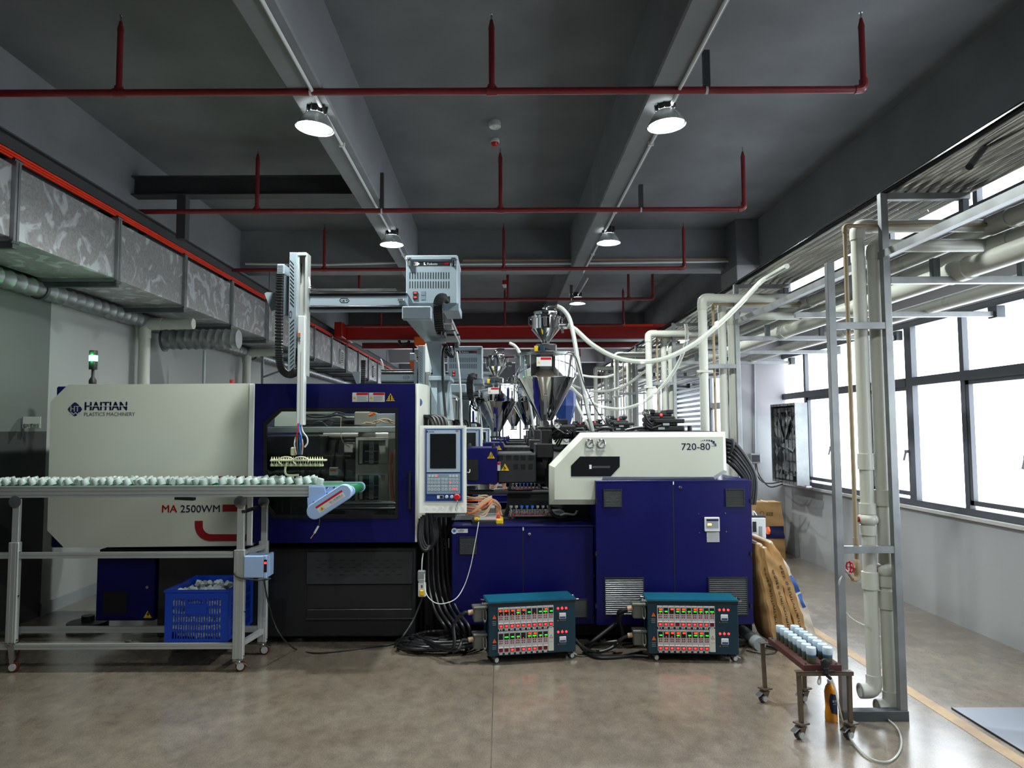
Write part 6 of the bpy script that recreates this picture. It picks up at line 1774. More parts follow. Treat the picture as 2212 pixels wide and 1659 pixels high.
# intermediate wall brackets
z = W(2050, 604, YG).z
for i, y in enumerate((5.45, 8.1, 10.7)):
    t = thing('wall_bracket', (3.2, y, z), ('steel wall bracket between the first two pipe frames', 'steel wall bracket between the second and third pipe frames', 'steel wall bracket between the third and fourth pipe frames')[i], 'bracket')
    MB().box(2.3 if i else 2.27, XR - .002, y, y + .04, z - .02, z + .02, .002).build('arm', 'galv', t)
    MB().box(XR - .07, XR - .001, y - .03, y + .07, z - .03, z + .06, .002).build('wall_plate', 'galv_dark', t)
    MB().box(2.665, 2.705, y, y + .04, z + .02, 2.98).build('upright', 'galv_dark', t)
# rail along the frames
t = thing('rack_rail', (2.285, 10, 2.665), 'long galvanized angle rail running along the pipe support frames', 'rail')
MB().box(2.285 - .02, 2.285 + .02, 1.0, 17.2, 2.66, 2.668).box(2.264, 2.268, 1.0, 17.2, 2.66, 2.705).build('angle', 'galv', t, flat=True)
t = thing('rack_rail', (2.69, 10, 2.6), 'second galvanized rail behind the long angle rail', 'rail')
MB().box(2.67, 2.71, 1.0, 17.2, 2.83, 2.87, .002).build('square_tube', 'galv_dark', t)
mat('lip_black', '#0b0b0c', 0.9, var=0, spec=0.1)
# corrugated cable tray
def corrugated(y0, y1, z, label):
    t = thing('corrugated_sheet', (2.57, (y0 + y1) / 2, z), label, 'sheet')
    x0, x1, n = 2.31, 2.83, 8
    P, Q = [], []
    for i in range(n * 10 + 1):
        x = x0 + (x1 - x0) * i / (n * 10)
        h = .024 * math.sin(2 * PI * i / 10)
        P.append((x, z + h)); Q.append((x, z + h + .002))
    m_ = len(P)
    vs = [(x, y0, q) for x, q in P] + [(x, y1, q) for x, q in P] + [(x, y0, q) for x, q in Q] + [(x, y1, q) for x, q in Q]
    fs = []
    for i in range(m_ - 1): fs += [(i, i + 1, m_ + i + 1, m_ + i), (2 * m_ + i, 3 * m_ + i, 3 * m_ + i + 1, 2 * m_ + i + 1), (i, 2 * m_ + i, 2 * m_ + i + 1, i + 1), (m_ + i, m_ + i + 1, 3 * m_ + i + 1, 3 * m_ + i)]
    MB().add(vs, fs).build('sheet', 'sheet_metal', t, ang=60)
    MB().box(x0 - .028, x0 - .001, y0, y1, z - .03, z + .0, .003).build('edge_lip', 'lip_black', t)
    MB().box(x0 - .034, x0 - .028, y0, y1, z - .02, z - .012).build('edge_trim', 'chrome', t)
mat('sheet_metal', '#cfcdc6', 0.16, metal=0.9, var=0.12, scale=2, stretch=(1, .08, 1))
corrugated(1.2, 4.6, 3.076, 'shiny corrugated steel sheet on the rack nearest the open floor')
corrugated(4.605, 17.3, 3.076, 'long shiny corrugated steel sheet running along the rack past the pier')
# pipes lying on the corrugated sheet
cable([W(1262 + 0, 760, 17) if 0 else Vector((2.4, 17, 3.13)), Vector((2.4, 12, 3.125)), Vector((2.42, 9, 3.13)), Vector((2.4, 6.2, 3.125))], .022, 'clear hose lying along the corrugated sheet, nearer the machines', 'clear_hose', name='feed_hose', k=1, cat='hose')
cable([Vector((2.5, 17, 3.13)), Vector((2.52, 12, 3.125)), Vector((2.5, 8.6, 3.125))], .022, 'second clear hose lying along the corrugated sheet', 'clear_hose', name='feed_hose', k=1, cat='hose')
t = thing('hanging_pipe_stub', W(2115, 330, 3.3), 'dark pipe stub hanging out beneath the nearest corrugated sheet', 'pipe')
p0, p1 = W(2148, 290, 3.65), W(2094, 360, 3.35)
MB().cyl(p0, p1, .017, n=14).build('tube', 'charcoal', t)
MB().cyl(p1, p1 + (p1 - p0).normalized() * .003, .014, n=14).build('open_end', 'black_deep', t)

# big horizontal mains
def main_pipe(x, zz, r, label, y0=1.0, y1=24):
    t = thing('water_main', (x, 10, zz), label, 'pipe')
    MB().cyl((x, y0, zz), (x, y1, zz), r, n=20).build('pipe', 'pvc', t)
    for y in FY[:4]:
        MB().cyl((x, y - .09, zz), (x, y + .09, zz), r * 1.13, n=20).build('tee_collar', 'pvc', t)
    return t
zA, zB_ = W(1990, 489, YG + .1).z, W(1990, 533, YG + .1).z
main_pipe(2.98, zA, .055, 'upper white water main along the pipe rack')
main_pipe(2.98, zB_ - .005, .055, 'lower white water main along the pipe rack')
main_pipe(2.72, zB_ - .17, .06, 'thick white pipe lying low on the wall arms of the rack')
main_pipe(3.3, zB_ - .17, .05, 'white pipe lying low on the wall arms, nearer the windows')

def water_riser(Y, px_top, px_bot, py_top, py_bot, main_x, label, fits, mt='pvc', r=.0385, down=True):
    """pixel columns are those of the nearest frame (Y = YG); other frames repeat it further away"""
    YQ = YG + .1
    xt, xb = W(px_top, 800, YQ).x, W(px_bot, 1400, YQ).x
    x = (xt + xb) / 2
    zt, zb0 = W(px_top, py_top, YQ).z, W(px_bot, py_bot, YQ).z
    yy = Y + .1 - .0
    t = thing('water_pipe', (x, yy, 0), label, 'pipe')
    MB().cyl((x, yy, zb0 + .0), (x, yy, zt), r, n=18).build('riser', mt, t)
    MB().tube([(x, yy, zt - r * 2.2), (x, yy, zt - r * .9), (x + r * .28, yy, zt - r * .28), (x + r * .9, yy, zt), (x + r * 2.2, yy, zt)], r * 1.12, 16, 4).build('elbow', mt, t)
    MB().cyl((x + r * 1.5, yy, zt), (main_x, yy, zt), r, n=18).build('branch', mt, t)
    if down:
        MB().tube([(x, yy, zb0 + r * 2.4), (x, yy, zb0 + r * 1.1), (x - r * .3, yy, zb0 + r * .32), (x - r * .95, yy, zb0 + r * .02), (x - r * 2.1, yy, zb0)], r * 1.14, 18, 4).build('elbow', mt, t)
        MB().lathe((x - r * 2.1, yy, zb0), (-1, 0, 0), [(r * 1.12, 0), (r * 1.12, .004), (r * .86, .004), (r * .84, -.03)], 18, cap0=False).build('open_end', 'label_grey', t)
    for (kind, pa, pb) in fits:
        za, zb2 = W(px_bot, pa, YQ).z, W(px_bot, pb, YQ).z
        if kind == 'c': MB().lathe((x, yy, zb2), (0, 0, 1), [(r * 1.0, -.001), (r * 1.2, 0), (r * 1.2, za - zb2), (r * 1.0, za - zb2 + .001)], 20).build('coupling', mt, t)
        else:
            MB().ball((x, yy, (za + zb2) / 2), r * 1.5, 10, sz=(za - zb2) / 2 / (r * 1.5)).build('valve_body', mt, t)
            MB().cyl((x - r * 1.4, yy, (za + zb2) / 2), (x - r * 1.75, yy, (za + zb2) / 2), r * .45, n=12).build('valve_knob', 'dark_red', t)
    return t
FA = [('c', 980, 1014), ('c', 1087, 1110), ('v', 1105, 1138), ('c', 1134, 1155), ('c', 1235, 1272)]
FB = [('c', 1058, 1092), ('v', 1212, 1250), ('c', 1243, 1266), ('c', 1275, 1314)]
names = ['nearest the open floor', 'at the second frame', 'at the third frame', 'at the fourth frame', 'at the fifth frame']
for k in range(5):
    water_riser(FY[k], 1865, 1883, 489, 1492, 2.98, 'white water pipe with a red valve knob, nearer the machines, %s' % names[k], FA)
    water_riser(FY[k], 1904, 1912, 531, 1527, 2.98, 'white water pipe with a round valve, nearer the windows, %s' % names[k], FB)
    # thin tan pipe
    Y = FY[k]
    xt = W(1843, 1000, YG + .05).x; yy = Y + .05
    zt = W(1832, 483, YG).z; zb2 = W(1846, 1250, YG).z
    t = thing('air_pipe', (xt, yy, zb2), 'thin tan air pipe with a red handwheel %s' % names[k], 'pipe')
    MB().cyl((xt, yy, zb2), (xt, yy, zt), .0125, n=12).build('riser', 'tan_pipe', t)
    MB().tube([(xt, yy, zt - .04), (xt, yy, zt - .012), (xt + .012, yy, zt), (xt + .04, yy, zt)], .016, 10, 3).build('elbow', 'tan_pipe', t)
    MB().cyl((xt + .03, yy, zt), (XR - .02, yy, zt + .01), .0115, n=12).build('branch', 'tan_pipe', t)
    zc = W(1846, 1172, YG).z; MB().cyl((xt, yy, zc - .02), (xt, yy, zc + .02), .017, n=12).build('coupling', 'tan_pipe', t)
    zv = W(1846, 1228, YG).z
    MB().lathe((xt, yy, zv - .045), (0, 0, 1), [(.014, 0), (.02, .01), (.02, .08), (.014, .09)], 14).cyl((xt, yy, zv), (xt - .04, yy - .01, zv), .011, n=10).build('valve_body', 'tan_pipe', t)
    hw = MB()
    hc = Vector((xt - .042, yy - .012, zv)); ring = []
    for i in range(16):
        a = 2 * PI * i / 16; rr = .03 + .003 * math.cos(8 * a / 1.0)
        ring.append(hc + Vector((-.004, rr * math.cos(a) * .8, rr * math.sin(a))) + Vector((-.010 * math.cos(a), 0, 0)))
    hw.tube(ring, .0045, 6, closed=True)
    for i in range(0, 16, 4): hw.bar(hc, ring[i], .006, .006)
    hw.build('handwheel', 'red', t)
    MB().tube([(xt, yy, zb2 + .03), (xt, yy, zb2), (xt - .012, yy - .005, zb2 - .012), (xt - .035, yy - .01, zb2 - .01)], .016, 10, 3).cyl((xt - .03, yy - .01, zb2 - .01), (xt - .055, yy - .02, zb2 + .02), .011, n=10).build('outlet', 'tan_pipe', t)
    MB().cyl((xt - .055, yy - .02, zb2 + .02), (xt - .085, yy - .03, zb2 + .045), .008, n=8).build('hose_barb', 'steel', t)
# clamped left riser on the second and later frames
for k in range(1, 5):
    Y = FY[k] - .06
    x = W(1522, 900, 6.8).x
    z = W(1530, 645, 6.8).z
    r = .042
    t = thing('feed_pipe', (x, Y, 0), 'white plastic pipe clamped to the outer post %s' % names[k], 'pipe')
    MB().cyl((x, Y, 0), (x, Y, z), r, n=18).build('riser', 'pvc', t)
    MB().tube([(x, Y, z - r * 2.6), (x, Y, z - r), (x + r * .3, Y, z - r * .3), (x + r, Y, z), (x + r * 2.6, Y, z)], r * 1.12, 16, 4).build('elbow', 'pvc', t)
    MB().cyl((x + r * 2, Y, z), (x + .85, Y, z), r, n=18).build('branch', 'pvc', t)
    zc = W(1520, 803, 6.8).z
    MB().box(x - .075, x + .075, Y - .045, Y - .02, zc - .012, zc + .012, .003).build('pipe_clamp', 'pvc', t)

# clear feed hoses that sag to the machines
def hose(pts, r, label, mt='clear_hose', k=8):
    return cable(pts, r, label, mt, name='feed_hose', k=k, cat='hose')
hose([W(1226, 704, 6.25), W(1243, 712, 6.25), W(1280, 745, 6.22), W(1330, 772, 6.2), W(1385, 781, 6.2), W(1440, 773, 6.15), W(1500, 743, 6.1), W(1550, 703, 6.05), W(1600, 655, 6.0), W(1640, 612, 5.95), W(1662, 597, 5.9), W(1700, 575, 5.5)], .021, 'thick clear hose sagging from the loader of the largest hopper up to the corrugated sheet')
hose([W(1202, 661, 6.3), W(1215, 668, 6.28), W(1229, 686, 6.25), W(1238, 720, 6.2), W(1246, 765, 6.15), W(1258, 830, 6.1), W(1270, 890, 6.1), W(1281, 936, 6.1)], .0195, 'braided clear hose arching from the top of the largest loader down to the machine', 'braided_hose')
hose([W(1232, 835, 8.2), W(1262, 862, 8.2), W(1300, 879, 8.2), W(1345, 883, 8.15), W(1390, 868, 8.1), W(1430, 835, 8.05), W(1460, 795, 8.0), W(1478, 755, 7.9), W(1484, 725, 7.8), W(1481, 700, 7.8)], .019, 'lower clear hose sagging behind the valve blocks to the rack')
hose([W(1236, 832, 10.6), W(1265, 842, 10.6), W(1310, 845, 10.6), W(1350, 833, 10.5), W(1385, 808, 10.4), W(1410, 785, 10.3), Vector((2.45, 10.2, 3.05))], .019, 'thinner clear hose sagging behind the lower one to the rack')
hose([W(1240, 805, 13), W(1270, 813, 13), W(1310, 814, 13), W(1340, 802, 12.8), W(1352, 790, 12.6), Vector((2.45, 12.4, 3.05))], .02, 'farthest clear hose sagging to the rack')
hose([W(1100, 741, 8.9), W(1113, 748, 8.9), W(1122, 762, 8.9), W(1127, 785, 8.85), W(1140, 850, 8.85), W(1155, 940, 8.9)], .02, 'braided clear hose arching from the second hopper loader', 'braided_hose')
hose([W(1232, 835, 9.0), W(1245, 870, 8.9), W(1262, 905, 8.8), W(1280, 935, 8.8)], .018, 'clear hose dropping steeply behind the braided hose', 'clear_hose')

# exhaust fan in the window opening
def build_fan():
    root = thing('exhaust_fan', (3.7, 9.05, 1.0), 'square exhaust fan with a wire guard and torn plastic sheet in the window', 'fan')
    x0, x1, y0, y1, z0, z1 = 3.54, 3.69, 8.62, 9.4, .98, 1.97
    g = MB()
    for q in ((y0, y1, z0, z0 + .03), (y0, y1, z1 - .03, z1), (y0, y0 + .02, z0 + .03, z1 - .03), (y1 - .02, y1, z0 + .03, z1 - .03)): g.box(x0, x1, *q)
    g.build('housing', 'galv', root, flat=True)
    MB().box(x1 - .02, x1 - .005, y0 + .02, y1 - .02, z0 + .03, z1 - .03).build('back_louver', 'galv_dark', root)
    cy, cz = (y0 + y1) / 2, (z0 + z1) / 2
    MB().cyl((x1 - .1, cy, cz), (x1 - .05, cy, cz), .1, n=16).build('motor', 'black_metal', root)
    for k in range(6):
        a = 2 * PI * k / 6
        d, s = Vector((0, math.cos(a), math.sin(a))), Vector((0, -math.sin(a), math.cos(a)))
        p0, p1 = Vector((x1 - .12, cy, cz)) + d * .07, Vector((x1 - .12, cy, cz)) + d * .34
        MB().loft([p0 - s * .04 + Vector((.03, 0, 0)), p0 + s * .04 - Vector((.03, 0, 0)), p0 + s * .04 - Vector((.027, 0, 0)), p0 - s * .04 + Vector((.033, 0, 0))], [p1 - s * .1 + Vector((.05, 0, 0)), p1 + s * .1 - Vector((.05, 0, 0)), p1 + s * .1 - Vector((.047, 0, 0)), p1 - s * .1 + Vector((.053, 0, 0))]).build('blade', 'galv_dark', root)
    g = MB()
    for k in range(1, 7):
        z = z0 + (z1 - z0) * k / 7; g.box(x0 + .004, x0 + .01, y0, y1, z - .003, z + .003)
        y = y0 + (y1 - y0) * k / 7; g.box(x0 - .002, x0 + .004, y - .003, y + .003, z0, z1)
    g.build('wire_guard', 'charcoal', root, kind='stuff', flat=True)
    rn = random.Random(12); vs, fs = [], []
    for i in range(13):
        for j in range(17):
            vs.append((x0 + .03 + rn.uniform(-.018, .018), y0 + .05 + (y1 - y0 - .1) * i / 12 + rn.uniform(-.015, .015), z0 + .05 + (z1 - z0 - .1) * j / 16))
    for i in range(12):
        for j in range(16):
            if rn.random() < .86: fs.append((i * 17 + j, (i + 1) * 17 + j, (i + 1) * 17 + j + 1, i * 17 + j + 1))
    MB().add(vs, fs).build('plastic_sheet', 'film', root)
    MB().box(x0 + .1, x0 + .16, y0 - .03, y0, z0 - .03, z0 - .005, .004).build('terminal', 'label_white', root)
clear_mat('film', '#9a9da0', .45, .2)
build_fan()
# junction box on the pier
t = thing('junction_box', W(1633, 990, 9.78), 'small dark switch box with a conduit on the grey part of the pier', 'box')
part('case', 'label_grey', t, 1622, 979.5, 1644, 1000.5, 9.74, 9.80, .006)
part('cover', 'charcoal', t, 1624.5, 983, 1641.5, 998, 9.735, 9.74, .003)
MB().cyl(W(1631, 980, 9.78), W(1629, 760, 9.78), .012, n=8).build('conduit', 'label_grey', t)
cable([W(1632, 1001, 9.76), W(1633, 1020, 9.74), W(1640, 1034, 9.6), W(1652, 1043, 9.3), W(1668, 1044, 9.0), W(1690, 1040, 8.9)], .008, 'thin black cable from the pier box to the exhaust fan')
cable([W(1634, 1001, 9.76), W(1638, 1022, 9.72), W(1648, 1038, 9.5), W(1664, 1052, 9.2), W(1690, 1046, 9.0)], .008, 'second thin black cable from the pier box to the exhaust fan')

# ================================================================ bags and white unit beside the cabinet
def sack(name, A, B, D, thick, depth, label, mt, seed, text=None, band=None, lean=None):
    """flat filled sack: A = middle of the lower edge, B = middle of the upper edge, thickness across, depth away from the camera"""
    A, B = Vector(A), Vector(B)
    v = (B - A); H = v.length; v.normalize()
    w = Vector((0, 1, 0)); w = (w - v * w.dot(v)).normalized()
    u = v.cross(w) * -1
    if u.x < 0: u = -u
    rn = random.Random(seed)
    nu, nv, nw = 8, 18, 10
    ph = [rn.uniform(0, 6) for _ in range(8)]
    def P(a, b, c):
        # a: around thickness -1..1, b: height 0..1, c: depth 0..1
        e = 1 - abs(2 * b - 1) ** 5
        f = .62 + .38 * (1 - abs(2 * c - 1) ** 3)
        t_ = thick * ((.35 + .65 * e) * f if depth > .3 else (.86 + .14 * (1 - b)))
        wr = .006 * math.sin(b * 23 + ph[0] + 3 * c) + .005 * math.sin(b * 41 + ph[1] + c * 7) + .004 * math.sin(c * 17 + ph[2] + b * 9)
        bow = .02 * math.sin(PI * b + ph[3] * .1)
        return A + v * (b * H) + w * (c * depth) + u * (a * t_ / 2 + wr * (.55 if abs(a) > .9 else .3) + bow * .6) - w * (.005 * math.sin(b * 31 + ph[4] + a * 2))
    vs, fs = [], []
    loop = [(-1 + 2 * i / nu, 0.0) for i in range(nu)] + [(1.0, i / nw) for i in range(nw)] + [(1 - 2 * i / nu, 1.0) for i in range(nu)] + [(-1.0, 1 - i / nw) for i in range(nw)]
    L = len(loop)
    for j in range(nv + 1):
        for (a, c) in loop: vs.append(P(a, j / nv, c))
    for j in range(nv):
        for i in range(L): fs.append((j * L + i, j * L + (i + 1) % L, (j + 1) * L + (i + 1) % L, (j + 1) * L + i))
    fs.append(tuple(range(L))[::-1]); fs.append(tuple(nv * L + i for i in range(L)))
    root = thing(name, A, label, 'sack')
    MB().add(vs, fs).build('paper_sack', mt, root, ang=50)
    front = lambda a, b: P(a, b, 0) - w * .002
    if text:
        # lettering reads upward along the narrow side
        MB().text(text, lambda s, t: front(-.32 + .6 * (1 - t), .12 + .66 * s), .008).build('lettering', 'ink_black', root)
    if band:
        for (a0, a1, b0, b1, m_) in band:
            q = []
            N = 8
            vs2 = [P(a0 + (a1 - a0) * i / N, b0 + (b1 - b0) * j / N, 0) - w * .003 for j in range(N + 1) for i in range(N + 1)]
            fs2 = [(j * (N + 1) + i, j * (N + 1) + i + 1, (j + 1) * (N + 1) + i + 1, (j + 1) * (N + 1) + i) for j in range(N) for i in range(N)]
            MB().add(vs2, fs2).build('printed_band', m_, root)
    tp = MB()
    seam = [P(-1 + 2 * i / 6, 1.0, 0) for i in range(7)] 
    tp.tube([P(0, .995, i / 8) for i in range(9)], .012, 6).build('sewn_top', 'paper_white', root)
    return root
def at(px, py, Y):
    p = W(px, py, Y); return (p.x, Y, p.z)
g0 = lambda px, Y: (WZ(px, 1390, 0.02).x if 0 else W(px, 1390, Y).x, Y, .02)
TXT = 'TPE/TPR/TPV/TPU专业制造商'
sack('leaning_sack', g0(1683, 5.5), at(1643, 1176, 5.5), 0, .135, .42, 'kraft paper sack of pellets leaning on the navy cabinet, nearest the cabinet', 'kraft', 1, TXT, [(-.5, .3, .03, .09, 'ink_black')])
sack('leaning_sack', g0(1714, 5.46), at(1654, 1184, 5.46), 0, .11, .42, 'kraft paper sack of pellets leaning in the middle of the row', 'kraft', 2, TXT)
sack('leaning_sack', g0(1740, 5.52), at(1668, 1172, 5.52), 0, .125, .42, 'wide kraft paper sack of pellets leaning next to the white printed sack', 'kraft', 3, TXT)
sack('leaning_sack', g0(1762, 5.6), at(1674, 1186, 5.6), 0, .11, .42, 'white paper sack with a blue print leaning outermost of the row', 'paper_white', 4, None, [(-.2, .98, .52, .70, 'print_blue'), (.2, .98, .36, .5, 'print_blue')])
b = sack('standing_sack', (W(1664, 1190, 9.25).x, 9.25, .0), (W(1660, 1085, 9.25).x, 9.25, W(1660, 1085, 9.25).z), 0, .38, .25, 'folded kraft paper sack with a navy band standing by the pier', 'kraft', 6, None, [(-.35, .96, .36, .58, 'ink_navy')])
w = MB(); Yq = 9.225
text_px(w, '南亚塑', 1655, 1106, 1670, 1115, Yq, .01)
c = W(1646, 1109, Yq); w.ring(circle(c.x, c.z, .026, 20), circle(c.x, c.z, .021, 20), Yq, Yq + .002)
w.build('printing', 'ink_black', b, flat=True)
w = MB(); text_px(w, 'Pellets', 1660, 1131, 1672, 1136, Yq - .004, .0); 
t = thing('dosing_unit', W(1645, 1165, 6.5), 'white dosing unit with a dark label plate behind the leaning sacks', 'machine')
part('case', 'label_white', t, 1600, 1119, 1656, 1260, 6.5, 6.9, .006)
part('control_plate', 'ink_black', t, 1626, 1127, 1634, 1149.5, 6.497, 6.5)
part('handle_slot', 'label_grey', t, 1640, 1137, 1647, 1159, 6.496, 6.5, .002)
part('lid', 'charcoal', t, 1605, 1114, 1654, 1119, 6.52, 6.88, .004)
MB().tube([W(1627, 1116, 6.55), W(1626, 1104, 6.55), W(1632, 1110, 6.55), W(1636, 1118, 6.55)], .008, 6, 3).build('lid_clip', 'label_white', t)
q = W(1656, 1146, 6.6); MB().lathe(q, (1, 0, 0), [(.015, 0), (.035, .004), (.035, .02), (.012, .03)], 14).build('knob', 'orange', t)
t = thing('grey_duct_tube', WZ(1625, 1380, .05), 'grey plastic tube lying on the floor under the navy cabinet', 'tube')
MB().cyl(W(1590, 1350, 5.9), WZ(1636, 1388, .05), .043, n=18).build('tube_body', 'label_grey', t)
MB().cyl(WZ(1628, 1382, .055), WZ(1642, 1392, .048), .049, n=18).build('collar', 'label_grey', t)
cable([wl(hrB, (.64, .1, .14)), WZ(1612, 1385, .04), WZ(1640, 1390, .03), WZ(1665, 1397, .02), WZ(1680, 1402, .018)], .012, 'black cable end beside the grey tube on the floor')
cable([WZ(1612, 1405, .006), WZ(1650, 1413, .006), WZ(1672, 1411, .006), WZ(1678, 1404, .006)], .004, 'thin dark wire curled on the floor by the cup stand')

# ================================================================ cup stand
def build_stand():
    Yf, Yb = 3.95, 4.47
    zt = W(1770, 1437, Yf).z
    zb = zt - .03
    root = thing('cup_stand', (1.68, 4.1, 0), 'low brown stand on castors with rows of pale cups beside the pipe frame', 'stand')
    fl, fr_ = W(1736, 1440, Yf).x, W(1818, 1440, Yf).x
    bl, br = W(1659, 1385, Yb).x, W(1730, 1385, Yb).x
    MB().loft([(fl, Yf, zb), (fr_, Yf, zb), (br, Yb, zb), (bl, Yb, zb)], [(fl, Yf, zt), (fr_, Yf, zt), (br, Yb, zt), (bl, Yb, zt)]).build('board', 'brown_board', root, flat=True)
    zl = zb
    def crossbar(px0, px1, Y):
        a, b = W(px0, 1443, Y).x, W(px1, 1443, Y).x
        MB().box(a, b, Y - .02, Y + .02, zl - .004, zl, 0).box(a, b, Y - .02, Y - .016, zl - .02, zl).build('crossbar', 'rusty_steel', root, flat=True)
        return a, b
    a0, b0 = crossbar(1718, 1840, Yf)
    a1, b1 = W(1641, 1395, Yb).x, W(1742, 1395, Yb).x
    MB().box(a1, b1, Yb - .02, Yb + .02, zl - .004, zl, 0).build('crossbar', 'rusty_steel', root, flat=True)
    for (xt, xb, Y, zc) in ((W(1725, 1450, Yf).x, W(1731, 1560, Yf).x, Yf, .085), (W(1834, 1450, Yf).x, W(1837, 1560, Yf).x, Yf, .085), (W(1647, 1395, Yb).x, W(1653, 1495, Yb).x, Yb, .085), (W(1738, 1450, Yb).x, W(1738, 1490, Yb).x, Yb, .085)):
        MB().bar((xb, Y, zc), (xt, Y, zl - .004), .022, .022, up=(0, 1, 0), ch=.002).build('leg', 'rusty_steel', root)
        caster(root, xb, Y, zc, 'charcoal', .026, 'rusty_steel', yaw=PI + .4)
    # air gun clipped to the front edge
    c = W(1782, 1432, Yf - .03)
    MB().lathe(c, (0, -1, 0), [(.02, -.01), (.024, 0), (.024, .012), (.015, .016)], 16).build('air_gun_dial', 'black_metal', root)
    MB().bar(W(1782, 1440, Yf - .03), W(1784, 1456, Yf - .03), .03, .03, ch=.006).bar(W(1776, 1453, Yf - .03), W(1803, 1450, Yf - .03), .012, .014, ch=.003).bar(W(1784, 1456, Yf - .03), W(1795, 1467, Yf - .03), .018, .018, ch=.004).build('air_gun', 'black_metal', root)
    MB().tube([W(1762, 1449, Yf), W(1771, 1460, Yf), W(1772, 1474, Yf), W(1769, 1478, Yf), W(1767, 1472, Yf), W(1771, 1458, Yf)], .0045, 6, 5).build('hose_loop', 'clear_hose', root)
    for (x, y) in ((fl + .02, Yf + .02), (fr_ - .02, Yf + .02), (bl + .02, Yb - .02), (br - .02, Yb - .02)):
        MB().lathe((x, y, zt), (0, 0, 1), [(.006, 0), (.005, .004)], 8).build('bolt', 'black_metal', root)
    return root, zt, (fl, fr_, bl, br, Yf, Yb)
stand, z_st, (fl, fr_, bl, br, Yf, Yb) = build_stand()
def build_cup():
    root = thing('cup', (0, 0, 0), 'pale blue lidded cup', 'cup', 'cups on the brown stand', local=True)
    r = .0262
    MB().lathe((0, 0, 0), (0, 0, 1), [(r * .82, 0), (r * .9, .004), (r * .93, .042)], 22).build('cup_body', 'cup_dark', root)
    MB().lathe((0, 0, .0405), (0, 0, 1), [(r * .955, 0), (r * .955, .006)], 22).build('blue_ring', 'cup_ring', root)
    MB().lathe((0, 0, .0462), (0, 0, 1), [(r * .96, 0), (r, .002), (r, .029), (r * .93, .036), (r * .5, .037), (r * .45, .034), (.001, .034)], 22).build('lid', 'cup_blue', root)
    return root
cup = build_cup()
ordn = ['nearest the air gun', 'second from the air gun', 'third from the air gun', 'fourth from the air gun', 'fifth from the air gun', 'sixth from the air gun', 'seventh from the air gun', 'farthest from the air gun']
first = True
for col in range(2):
    for r_ in range(8):
        t_ = (r_ + .35) / 8.2
        y = Yf + .045 + (Yb - Yf - .09) * r_ / 7
        s_ = (y - Yf) / (Yb - Yf)
        l_, rr_ = fl + (bl - fl) * s_, fr_ + (br - fr_) * s_
        x = l_ + (rr_ - l_) * (.30 if col == 0 else .74)
        o = cup if first else copy_tree(cup)
        first = False
        o.location = (x, y, z_st)
        o.rotation_euler = (0, 0, r_ * .7)
        o['label'] = 'pale blue lidded cup in the row nearer the %s, %s' % ('machine' if col == 0 else 'pipe frame', ordn[r_])
# juice bottle on the floor
p = WZ(1796, 1557, 0)
t = thing('juice_bottle', p, 'orange juice bottle with a white cap and dark label on the floor by the stand', 'bottle')
s = 4.17 / F
pr = [(11.5, 0), (12.6, 2), (12.6, 14), (11.2, 28), (11.6, 40), (12.4, 52), (12.4, 60), (10, 70), (5.6, 77), (4.8, 79)]
MB().lathe(p, (0, 0, 1), [(r * s, h * s) for r, h in pr], 24).build('bottle_body', 'juice', t)
MB().lathe(p, (0, 0, 1), [(5.6 * s, 78.5 * s), (5.9 * s, 79 * s), (5.9 * s, 84.5 * s), (5 * s, 85 * s)], 18).build('bottle_cap', 'label_white', t)
lb = MB(); vs = []
for j in range(9):
    h = 18 + j * 5
    rr = 12.75 if h < 16 else 12.0 + abs(h - 34) * .03
    half = (.55 + .35 * math.sin(PI * (j + .5) / 9.5))
    for i in range(9):
        a = -PI / 2 + .25 + (i / 8 - .5) * 2 * half
        vs.append(p + Vector((rr * 1.03 * s * math.cos(a), rr * 1.03 * s * math.sin(a), (h + (i - 4) * -.6) * s)))
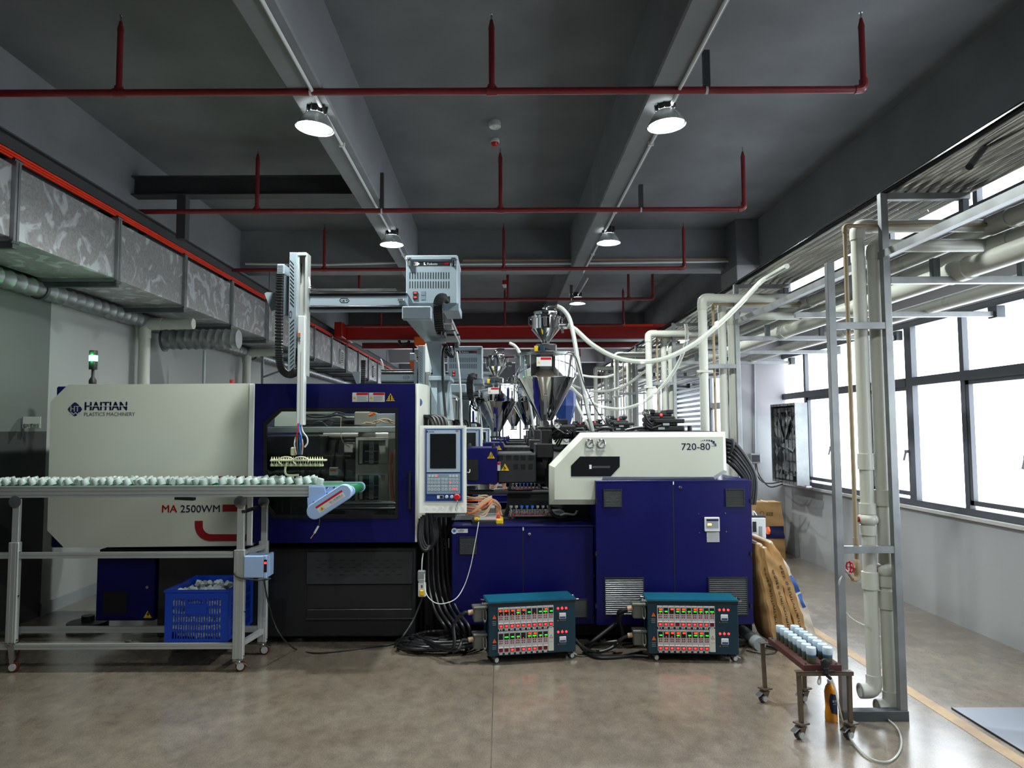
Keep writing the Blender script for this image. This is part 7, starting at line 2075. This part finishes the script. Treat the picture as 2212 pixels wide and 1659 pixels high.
lb.add(vs, [(j * 9 + i, j * 9 + i + 1, (j + 1) * 9 + i + 1, (j + 1) * 9 + i) for j in range(8) for i in range(8)]).build('bottle_label', 'bottle_label', t)
w = MB()
def wrap(u0, u1, z0, z1):
    return lambda u, v: p + Vector((13.3 * s * math.cos(-PI / 2 + .1 + (u0 + (u1 - u0) * u)), 13.3 * s * math.sin(-PI / 2 + .1 + (u0 + (u1 - u0) * u)), (z0 + (z1 - z0) * v) * s))
w.text('果汁', wrap(-.3, .45, 42, 47), .01).text('JUICE', wrap(-.15, .35, 37, 39.5), .0).build('lettering', 'label_white', t)
# hoses on the floor
cable([W(1789, 1458, 3.93), W(1797, 1468, 3.92), W(1806, 1495, 3.89), W(1813, 1530, 3.85), WZ(1824, 1570, .05), WZ(1840, 1600, .012), WZ(1865, 1628, .008), WZ(1895, 1644, .008), WZ(1922, 1644, .008), WZ(1942, 1625, .008), WZ(1947, 1598, .008), WZ(1936, 1570, .008), WZ(1910, 1550, .008), WZ(1880, 1540, .008), WZ(1848, 1535, .008)], .0052, 'thin clear air hose looping over the floor from the cup stand', 'clear_hose', name='air_hose', cat='hose')
xt = W(1819, 1243, YG).x
cable([W(1818, 1244, YG), W(1812, 1262, YG + .0), W(1812, 1300, YG + .12), W(1824, 1320, YG + .5), W(1845, 1340, YG + .5), W(1880, 1358, YG + .4), W(1910, 1385, YG + .35), W(1932, 1420, YG + .3), W(1942, 1465, YG + .25), W(1940, 1500, YG + .2), WZ(1930, 1532, .02), WZ(1905, 1545, .01)], .0052, 'thin clear air hose hanging in a bow behind the pipe frame', 'clear_hose', name='air_hose', cat='hose')
# floor sheet
c0 = WZ(2057, 1531, 0)
t = thing('floor_plate', (c0.x + .5, c0.y - .5, 0), 'thin grey plate with a dark edge lying on the floor by the aisle line', 'plate')
MB().box(c0.x, XR - .1, 1.2, c0.y, .001, .007).build('sheet', 'mat_grey', t, flat=True)
MB().box(c0.x - .006, c0.x, 1.2, c0.y, .001, .0075).build('edge_strip', 'ink_black', t, flat=True)
